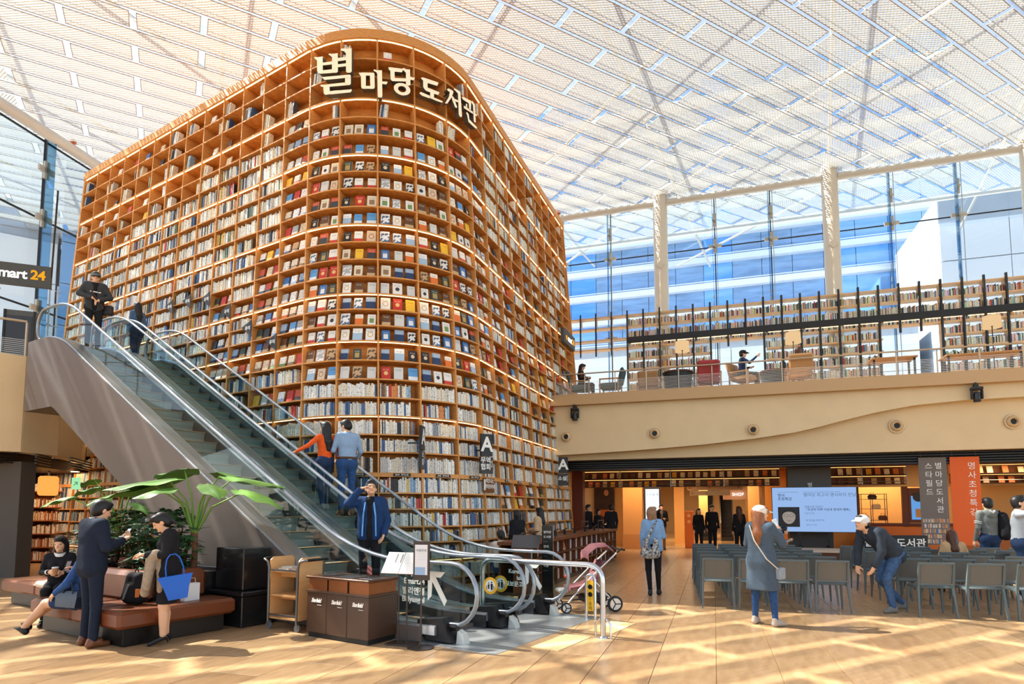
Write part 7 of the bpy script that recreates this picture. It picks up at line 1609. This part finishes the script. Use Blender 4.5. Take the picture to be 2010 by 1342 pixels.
e, j, tw_, mw4, hp4 = person('seated woman in blue denim jacket with outstretched bare legs and black heels', (-5.35, 7.72, 0), (-.97, .12), 1.62, SITR, cloth('mustard print', (196, 140, 60), .5, 30), cloth('navy skirt', (44, 64, 100)), BLACK, ('bob', 'black'), True, h=.0105, head=(.1, .12), legs='bare', jacket=(DEN, .5, True), heels=False, skirt=None, hands={'R': ((-.3, .5, .8), (-.6, .5, .2), .8), 'L': ((.2, .8, -.3), (.6, 0, -.6), .4)})
sdf_obj('skirt', [('cone', 0, .05, (V_(.06, 0, .5), V_(.075, .3, .51), .11, .085)), ('cone', 0, .05, (V_(-.06, 0, .5), V_(-.075, .3, .48), .11, .085)), ('ell', 0, .04, (V_(0, -.02, .5), (.17, .14, .13)))], .011, [cloth('navy skirt')], e)
phone(mw4 @ frame((.1, .33, .93), (1, 0, 0), (0, -.3, .9)), 'black phone in the hand of the seated woman in denim')
hb = empty('handbag', (-5.35, 7.52, .43), R(-20), 'dark blue leather handbag on the lap side of the seated woman in denim', 'handbag'); DBL = mat('dark blue leather', (40, 50, 66), .4)
MB().rings([[(-.17, -.07, 0), (.17, -.07, 0), (.17, .07, 0), (-.17, .07, 0)], [(-.185, -.06, .12), (.185, -.06, .12), (.185, .06, .12), (-.185, .06, .12)], [(-.14, -.025, .19), (.14, -.025, .19), (.14, .025, .19), (-.14, .025, .19)]]).build('body', DBL, hb, 30)
for y in (-.04, .04): MB().tube([(-.08, y, .16), (-.07, y, .28), (.07, y, .28), (.08, y, .16)], .008, 6).build('handle', DBL, hb, 60)
bpk = empty('backpack', tuple(Vector((BO1[0], BO1[1], .42)) + EU3 * .55 + EN3 * .45), R(-12), 'black backpack standing on the bench between the two standing figures', 'backpack')
sdf_obj('body', [('cone', 0, .04, (V_(-.06, 0, .1), V_(-.05, .02, .32), .1, .08)), ('cone', 0, .04, (V_(.06, 0, .1), V_(.05, .02, .32), .1, .08)), ('cone', 0, .04, (V_(0, -.07, .1), V_(0, -.06, .2), .07, .06))], .011, [BLK], bpk, ((2, -1, .005),)); MB().tube([(-.03, .02, .39), (0, .02, .45), (.03, .02, .39)], .008, 6).build('top_loop', BLK, bpk); MB().bar((-.02, -.155, .08), (.04, -.145, .26), .02, .012, (0, 1, 0)).build('zip_strip', mat('zip grey', (120, 120, 120), .4), bpk); MB().box(.1, -.1, .1, .13, -.02, .2).build('side_tag', mat('orange tag', (226, 130, 60), .6), bpk)
pbg = empty('paper_bag', tuple(Vector((BO1[0], BO1[1], .42)) + EU3 * .3 + EN3 * 1.02), R(58), 'white paper bag on the bench behind the coat', 'bag'); MB().rings([[(-.1, -.05, 0), (.1, -.05, 0), (.1, .05, 0), (-.1, .05, 0)], [(-.1, -.05, .22), (.1, -.05, .22), (.1, .05, .22), (-.1, .05, .22)]]).build('body', mat('white paper', (226, 228, 230), .7), pbg); MB().tube([(-.04, -.05, .21), (-.03, -.05, .29), (.03, -.05, .29), (.04, -.05, .21)], .004, 5).build('handle', SCF, pbg)
# -- on the escalators
DKB = cloth('navy shell jacket', (36, 62, 104)); 
p5 = esc(6.5, 6.58, .31)
e, j, tw_, mw5, hp5 = person('young man in open blue jacket on the nearer escalator shading his eyes', tuple(p5), (.12, -1), 1.72,
    dict(head=(0, .01, 1.58), elR=(.30, .13, 1.36), wrR=(.12, .19, 1.57), elL=(-.235, -.03, 1.12), wrL=(-.2, .1, .92)), BLK, BLK, BLACK, ('short', 'black'), h=.0095, head=(.25, .3), jacket=(DKB, .84, True), glasses=True, hands={'R': ((-.8, .05, .25), (0, .2, -1), .5)})
for s in (-1, 1): MB().tube([(s * .06, .135, 1.38), (s * .085, .155, 1.2), (s * .095, .15, .9)], [.018, .024, .022], 8, r2=.5).build('jacket_lining', cloth('sky lining', (110, 168, 226)), e, 60)
MB().rings([[(.085 * math.cos(R(20 * k)), -.02 + .075 * math.sin(R(20 * k)), z - .03 * math.sin(R(20 * k)) * (z > 1.4)) for k in range(18)] for z in (1.38, 1.45)], cap=False).build('hood_collar', BLK, e, 60)
bxx = empty('carried_box', tuple(esc(6.62, 6.5, .5)), R(-30), 'brown shopping bag carried by the young man on the escalator', 'bag'); MB().box(-.12, -.06, -.15, .12, .06, .13).build('body', mat('brown paper', (124, 86, 62), .7), bxx); MB().tube([(-.06, 0, .13), (-.05, 0, .24), (.05, 0, .24), (.06, 0, .13)], .006, 6).build('handle', BLACK, bxx)
ORG = cloth('orange knit', (236, 96, 40), .15)
p6 = esc(8.78, 7.70, 1.60); e, j, tw_, m6, _h = person('woman in orange sweater riding up the farther escalator, hand on the rail', tuple(p6), (-.80, .6), 1.62, dict(elL=(-.36, .03, 1.2), wrL=(-.52, .18, 1.08), elR=(.3, -.02, 1.18), wrR=(.34, .1, 1.02), anR=(.08, .04, .085), anL=(-.07, -.05, .085)), ORG, DJEAN, mat('grey shoe', (150, 146, 140), .6), ('long', 'black'), True, h=.011, head=(.2, 0), hands={'L': ((-.5, .6, -.2), (0, .2, -1), .5)})
SKYS = cloth('pale blue shirt', (146, 172, 202), .1); p7 = esc(8.5, 7.98, 1.50); e, j, tw_, m7, _h = person('man in pale blue shirt and jeans riding up beside the woman in orange', tuple(p7), (-.55, .84), 1.78, dict(head=(-.02, .05, 1.57), elR=(.24, .0, 1.13), wrR=(.22, .16, 1.0), wrL=(-.12, .24, 1.1), elL=(-.24, .03, 1.13)), SKYS, JEAN, BROWNSH, ('short', 'black'), h=.011, head=(.5, -.35))
MB().tube([(.165 * math.cos(R(20 * k)), -.0 + .135 * math.sin(R(20 * k)), 1.0) for k in range(18)], .014, 6, r2=1.6, closed=True).build('belt', mat('brown belt', (84, 54, 34), .5), e)
GRJ = cloth('charcoal blazer', (66, 68, 70)); p8 = esc(15.05, 6.5, F2E + .01); e, j, tw_, m8, _h = person('man in charcoal jacket and grey cap at the head of the nearer escalator', tuple(p8), (.62, -.78), 1.74, dict(head=(.0, .03, 1.57), elR=(.28, .03, 1.15), wrR=(.06, .24, 1.05), elL=(-.28, .05, 1.15), wrL=(-.06, .26, 1.0)), BLK, cloth('black jeans', (36, 38, 42)), mat('dark shoe', (50, 48, 46), .6), ('short', 'black'), h=.0115, head=(0, -.15), jacket=(GRJ, .78, True), cap=cloth('grey cap', (96, 100, 98)), glasses=True, sleeve='short', hands={'R': ((-.6, .5, -.6), (0, .2, -1), .5), 'L': ((.6, .4, -.6), (0, .2, -1), .5)})
MB().box(-.1, .125, 1.2, .1, .132, 1.225).build('shirt_stripe', WHT, e); MB().tube([(.14, .0, 1.42), (.06, .14, 1.2), (-.16, .1, .88)], .016, 6, r2=.5).build('bag_strap', mat('brown strap', (90, 58, 44), .6), e)
hbg = empty('shoulder_bag', tuple(tw_((-.23, .02, .86))), 0, 'dark shoulder bag of the man at the escalator head', 'bag'); MB().cbox(-.13, -.06, -.1, .13, .06, .12, .02).build('body', mat('dark leather', (40, 34, 32), .5), hbg); MB().box(-.12, -.065, .0, .12, -.06, .11).build('flap', mat('dark flap', (48, 42, 38), .5), hbg)
p9 = esc(15.9, 7.85, F2E + .004); person('woman with dark hair in blue top walking off the farther escalator', tuple(p9), (-.85, .5), 1.6, dict(anR=(.08, .12, .085), anL=(-.08, -.14, .1), knR=(.085, .12, .5), knL=(-.085, -.0, .48)), cloth('slate blue top', (84, 110, 142)), DJEAN, BLACK, ('long', 'black'), True, h=.014)
# -- on the hall floor
LDN = cloth('light denim', (132, 168, 206), .18, 25); e, j, tw_, m10, _h = person('woman in light denim jacket and black trousers seen from behind with a patterned tote', (2.66, 11.65, 0), (.35, .94), 1.66, dict(elR=(.2, .02, 1.13), wrR=(.12, .2, 1.1), elL=(-.185, -.03, 1.12), wrL=(-.19, .02, .9), anR=(.09, .09, .085), anL=(-.05, -.07, .085)), LDN, BLK, BLACK, ('bob', 'light'), True, h=.0105, head=(-.5, .12), jacket=(LDN, .84, True))
bg_ = empty('tote_bag', (0, 0, 0), 0, 'black and white patterned tote on the shoulder of the woman in denim', 'bag'); bg_.matrix_world = m10 @ Matrix.Translation((-.02, -.2, .92)) @ Matrix.Rotation(R(8), 4, 'Z')
PATT = mat('black and white print', (30, 30, 32), .8, noise=1, nscale=26, col2=(210, 208, 200)); sdf_obj('body', [('cone', 0, .05, (V_(-.1, 0, -.12), V_(-.08, 0, .14), .07, .045)), ('cone', 0, .05, (V_(.1, 0, -.12), V_(.1, 0, .14), .07, .045)), ('ell', 0, .05, (V_(0, 0, -.12), (.18, .075, .1)))], .011, [PATT], bg_); MB().tube([(-.05, 0, .16), (.06, .04, .4), (.13, .12, .5), (.15, .2, .45)], [.03, .018, .018, .018], 8).build('strap', PATT, bg_, 60)
CAR = cloth('slate cardigan', (78, 92, 106), .12); WCAP = cloth('pale cap', (232, 218, 204), .06); e, j, tw_, m11, hp11 = person('woman in long slate cardigan, jeans and pale cap photographing with a phone', (3.50, 8.66, 0), (.68, .73), 1.66, dict(anR=(.17, .0, .085), anL=(-.13, .04, .085), knR=(.14, .02, .49), knL=(-.11, .03, .49), hpR=(.085, 0, .9), elR=(.25, .12, 1.15), wrR=(.14, .3, 1.33), elL=(-.22, .08, 1.14), wrL=(.0, .32, 1.32), toR=(.25, .12, .03)), CAR, JEAN, mat('taupe sneaker', (170, 158, 146), .6), ('long', 'auburn'), True, h=.0095, head=(-.75, .0), coat=(CAR, .50, False), cap=WCAP, hands={'R': ((-.3, .5, .7), (-.5, .5, 0), .8), 'L': ((.3, .5, .7), (.5, .5, 0), .8)})
phone(m11 @ frame((.07, .4, 1.42), (.8, -.3, .2), (.1, -.1, 1)), 'white phone held up by the woman in the pale cap', WHT, .085, .16)
xb = empty('crossbody_bag', tuple(tw_((.24, .05, .74))), R(40), 'small grey crossbody bag on a chain at the hip of the woman in a cap', 'bag'); MB().cbox(-.08, -.04, -.08, .08, .04, .08, .012).build('body', cloth('grey bag', (150, 158, 166)), xb)
MB().tube([(-.12, -.10, 1.42), (-.02, -.19, 1.2), (.14, -.18, .95), (.24, -.02, .8)], .009, 6).build('bag_chain', mat('pale chain', (214, 204, 184), .4, metal=.3), e)
PUF = cloth('dark quilted jacket', (58, 66, 76), .2, 14); e, j, tw_, m12, hp12 = person('man in dark quilted jacket and white cap bending forward as he walks between the chairs', (5.98, 9.78, 0), (-.97, -.22), 1.76, dict(pel=(0, -.06, .88), waist=(0, .06, 1.0), chest=(0, .24, 1.13), neck=(0, .37, 1.23), head=(0, .47, 1.34), shR=(.17, .33, 1.2), shL=(-.17, .33, 1.2), elR=(.22, .36, .93), wrR=(.17, .42, .70), elL=(-.22, .34, .92), wrL=(-.17, .44, .70), hpR=(.085, -.06, .86), hpL=(-.085, -.06, .86), knR=(.1, .10, .49), knL=(-.1, .17, .5), anR=(.1, -.30, .10), anL=(-.1, .07, .085), toR=(.11, -.15, .04)), PUF, cloth('worn denim', (76, 106, 146), .35, 20), mat('grey sneaker', (120, 118, 112), .6), ('short', 'black'), h=.0095, head=(0, .05), jacket=(PUF, None, False), cap=WHT, bulk=1.05)
# -- right of the seating
TANJ = cloth('tan trench', (206, 168, 124), .08); q = Vector((6.39, 9.47, 0)) + cl_ * (.635 * 2.15) + cf * (.88 * 3); e, j, tw_, m13, _h = person('seated woman with long brown hair in a tan jacket among the chairs, holding a phone', (q.x, q.y, .0), (.3, .95), 1.62, dict(SIT, elR=(.24, .08, .78), wrR=(.26, .32, .84)), TANJ, BLK, BLACK, ('long', 'brown'), True, h=.012, jacket=(TANJ, .55, False), head=(-.3, -.3))
phone(m13 @ frame((.28, .42, .9), (.3, .9, 0), (-.3, .1, .5)), 'white phone of the seated woman in tan', WHT)
HOO = cloth('grey hoodie', (112, 116, 112), .12); e, j, tw_, m14, _h = person('man in grey hoodie with his back turned standing before the orange banner', (10.05, 12.95, 0), (.1, 1), 1.86, dict(elR=(.24, .05, 1.13), wrR=(.15, .2, 1.05)), HOO, DJEAN, BLACK, ('short', 'black'), h=.012)
sdf_obj('hood', [('cone', 0, .03, (V_(-.07, -.06, 1.42), V_(.07, -.06, 1.42), .055, .055)), ('ell', 0, .03, (V_(0, -.1, 1.37), (.1, .05, .08)))], .012, [HOO], e); MB().tube([(-.05, -.11, 1.44), (0, -.135, 1.40), (.05, -.11, 1.44)], .022, 8).build('hood_lining', cloth('pale lining', (214, 206, 194)), e, 60)
for z in (1.2, 1.23): MB().lathe([(.062, 0), (.061, .012)], (-.2, -.012, z), 16, ax=(.05, 0, .3)).build('sleeve_stripe', WHT, e)
bk2 = empty('backpack', (0, 0, 0), 0, 'black backpack on the shoulder of the man in the grey hoodie', 'backpack'); bk2.matrix_world = m14 @ Matrix.Translation((.22, -.06, 1.0)); sdf_obj('body', [('cone', 0, .04, (V_(0, -.06, 0), V_(-.02, -.02, .33), .12, .09)), ('cone', 0, .04, (V_(.0, .05, 0), V_(-.02, .04, .3), .11, .08))], .013, [BLK], bk2); MB().tube([(-.06, .06, .36), (-.06, .0, .44), (-.04, -.06, .36)], .014, 6).build('strap', BLK, bk2)
LGS = cloth('light grey sweatshirt', (178, 184, 190), .06); e, j, tw_, m15, hp15 = person('young man in light grey sweatshirt raising a red phone to take a picture', (9.05, 10.95, 0), (.62, -.5), 1.86, dict(elR=(.27, .2, 1.42), wrR=(.1, .33, 1.62), elL=(-.27, .2, 1.36), wrL=(-.06, .35, 1.6)), LGS, DJEAN, mat('white sneaker', (220, 220, 218), .6), ('short', 'black'), h=.0105, head=(.1, .25), hands={'R': ((-.3, .2, .9), (-.5, .6, 0), .7), 'L': ((.3, .2, .9), (.5, .6, 0), .7)})
phone(m15 @ frame((.03, .44, 1.74), (1, 0, 0), (0, .1, 1)), 'red phone raised by the young man in grey', mat('red phone case', (200, 50, 40), .5), .15, .075)
MB().box(-.09, .118, 1.08, .09, .124, 1.3).build('shirt_print', mat('print white', (224, 222, 214), .7, noise=.5, nscale=9, col2=(230, 170, 80)), e); MB().tube([(-.15, .06, 1.42), (.0, .14, 1.28), (.17, .1, 1.1)], .02, 6, r2=.4).build('bag_strap', BLACK, e)
# -- around the counter and bookcase
e, j, tw_, m16, _h = person('woman in black coat with short dark hair browsing at the bookcase', (.12, 13.75, 0), (-.6, .8), 1.6, dict(elR=(.22, .1, 1.15), wrR=(.1, .28, 1.12)), BLK, BLK, BLACK, ('bob', 'black'), True, h=.013, coat=(BLK, .62, False))
MB().tube([(.15, .02, 1.43), (.22, -.09, 1.15), (.2, -.12, .92)], .006, 5).build('bag_chain', mat('pale chain'), e); MB().cbox(.14, -.17, .82, .26, -.1, .94, .01).build('small_bag', mat('silver bag', (170, 168, 164), .4), e)
person('woman with long dark hair in beige coat at the far bookcase', (.72, 15.9, 0), (-.75, .6), 1.66, dict(wrL=(-.1, .25, 1.1)), cloth('beige coat', (214, 178, 138)), DJEAN, BLACK, ('long', 'black'), True, h=.014, coat=(cloth('beige coat'), .6, False))
CRM = cloth('cream jacket', (222, 206, 188), .08); SQ = dict(pel=(0, -.05, .2), waist=(0, .02, .36), chest=(0, .08, .55), neck=(0, .12, .71), head=(0, .17, .85), shR=(.15, .1, .67), shL=(-.15, .1, .67), elR=(.2, .22, .45), wrR=(.1, .42, .45), elL=(-.2, .22, .45), wrL=(-.1, .42, .42), hpR=(.09, -.02, .2), hpL=(-.09, -.02, .2), knR=(.15, .34, .42), knL=(-.15, .34, .42), anR=(.12, .12, .09), anL=(-.12, .12, .09))
person('woman in cream jacket crouching on the floor in front of the bookcase', (-.2, 12.3, .25), (-.2, 1), 1.64, SQ, CRM, JEAN, BLACK, ('tied', 'black'), True, h=.012, jacket=(CRM, .22, False), head=(.2, -.3))
stl = empty('low_stool', (-.2, 12.28, 0), 0, 'low round stool under the crouching woman in cream', 'stool'); MB().lathe([(.17, .24), (.18, .27), (.17, .29)], (0, 0, 0), 20).build('seat', WALNUT, stl, 40)
for k in range(3): MB().tube([(.1 * math.cos(R(120 * k)), .1 * math.sin(R(120 * k)), .24), (.15 * math.cos(R(120 * k)), .15 * math.sin(R(120 * k)), 0)], .014, 6).build('leg', WALNUT, stl)
def far(label, a, d, f, H, top, bottom, hair, fem=False, z=0.0, J=None, **k): return person(label, tuple(bal(a, d, z)), f, H, J, top, bottom, BLACK, hair, fem, h=.018, **k)
far('man in dark jacket and glasses standing behind the counter', .28, 3.4, (.6, -.6), 1.8, BLK, BLK, ('short', 'black'), glasses=True)
far('dark haired woman beside the man in glasses behind the counter', .62, 3.6, (.5, -.8), 1.64, BLK, BLK, ('bob', 'black'), True)
far('person in black with back turned at the end of the counter', 1.15, 3.3, (-.2, 1), 1.8, BLK, BLK, ('short', 'black'))
far('man in open black jacket holding a camera in the mall passage', 2.74, 6.0, (-.1, -1), 1.82, cloth('grey tee', (120, 112, 104)), cloth('khaki trousers', (128, 100, 74)), ('short', 'black'), jacket=(BLK, .8, True), J=dict(elR=(.26, .12, 1.3), wrR=(.06, .2, 1.5), wrL=(-.1, .25, 1.15)))
far('woman with brown hair in black checked shirt walking with a man', 4.2, 4.6, (0, -1), 1.66, cloth('black check', (40, 38, 40), .6, 30), BLK, ('long', 'brown'), True)
far('man in black walking beside the woman with brown hair', 4.68, 4.75, (.05, -1), 1.78, BLK, BLK, ('short', 'black'))
far('person in dark clothes half hidden behind the woman in a cap', 5.55, 2.6, (0, 1), 1.72, BLK, BLK, ('long', 'brown'), True)
far('man in grey shirt sitting hunched at the left end of the stage', 6.25, -.02, (.9, -.2), 1.72, cloth('grey shirt', (168, 160, 150)), BLK, ('short', 'black'), J=dict(SIT, chest=(0, .2, .78), waist=(0, .1, .64), neck=(0, .32, .9), head=(0, .42, .98), shR=(.16, .28, .88), shL=(-.16, .28, .88), elR=(.2, .36, .64), elL=(-.2, .36, .64), wrR=(.05, .55, .72), wrL=(-.05, .55, .72)))
# -- upstairs
far('woman reading in an armchair upstairs beside the bookcase', .55, 1.0, (.8, -.3), 1.62, cloth('brown jumper', (74, 52, 42)), BLK, ('long', 'black'), True, F2, J=SIT, head=(0, -.4))
far('seated man upstairs in dark cap and blue top raising his hand', 5.7, 1.1, (.95, -.2), 1.72, cloth('navy top', (44, 58, 92)), BLK, ('short', 'black'), False, F2, J=dict(SIT, elR=(.25, .2, .82), wrR=(.22, .42, 1.02)), cap=cloth('black cap', (40, 40, 44)))
far('person seated upstairs under the middle floor lamp, seen from behind', 7.35, 1.0, (.2, .9), 1.68, cloth('dark vest', (62, 56, 54)), BLK, ('bob', 'brown'), True, F2, J=SIT)
make_text()
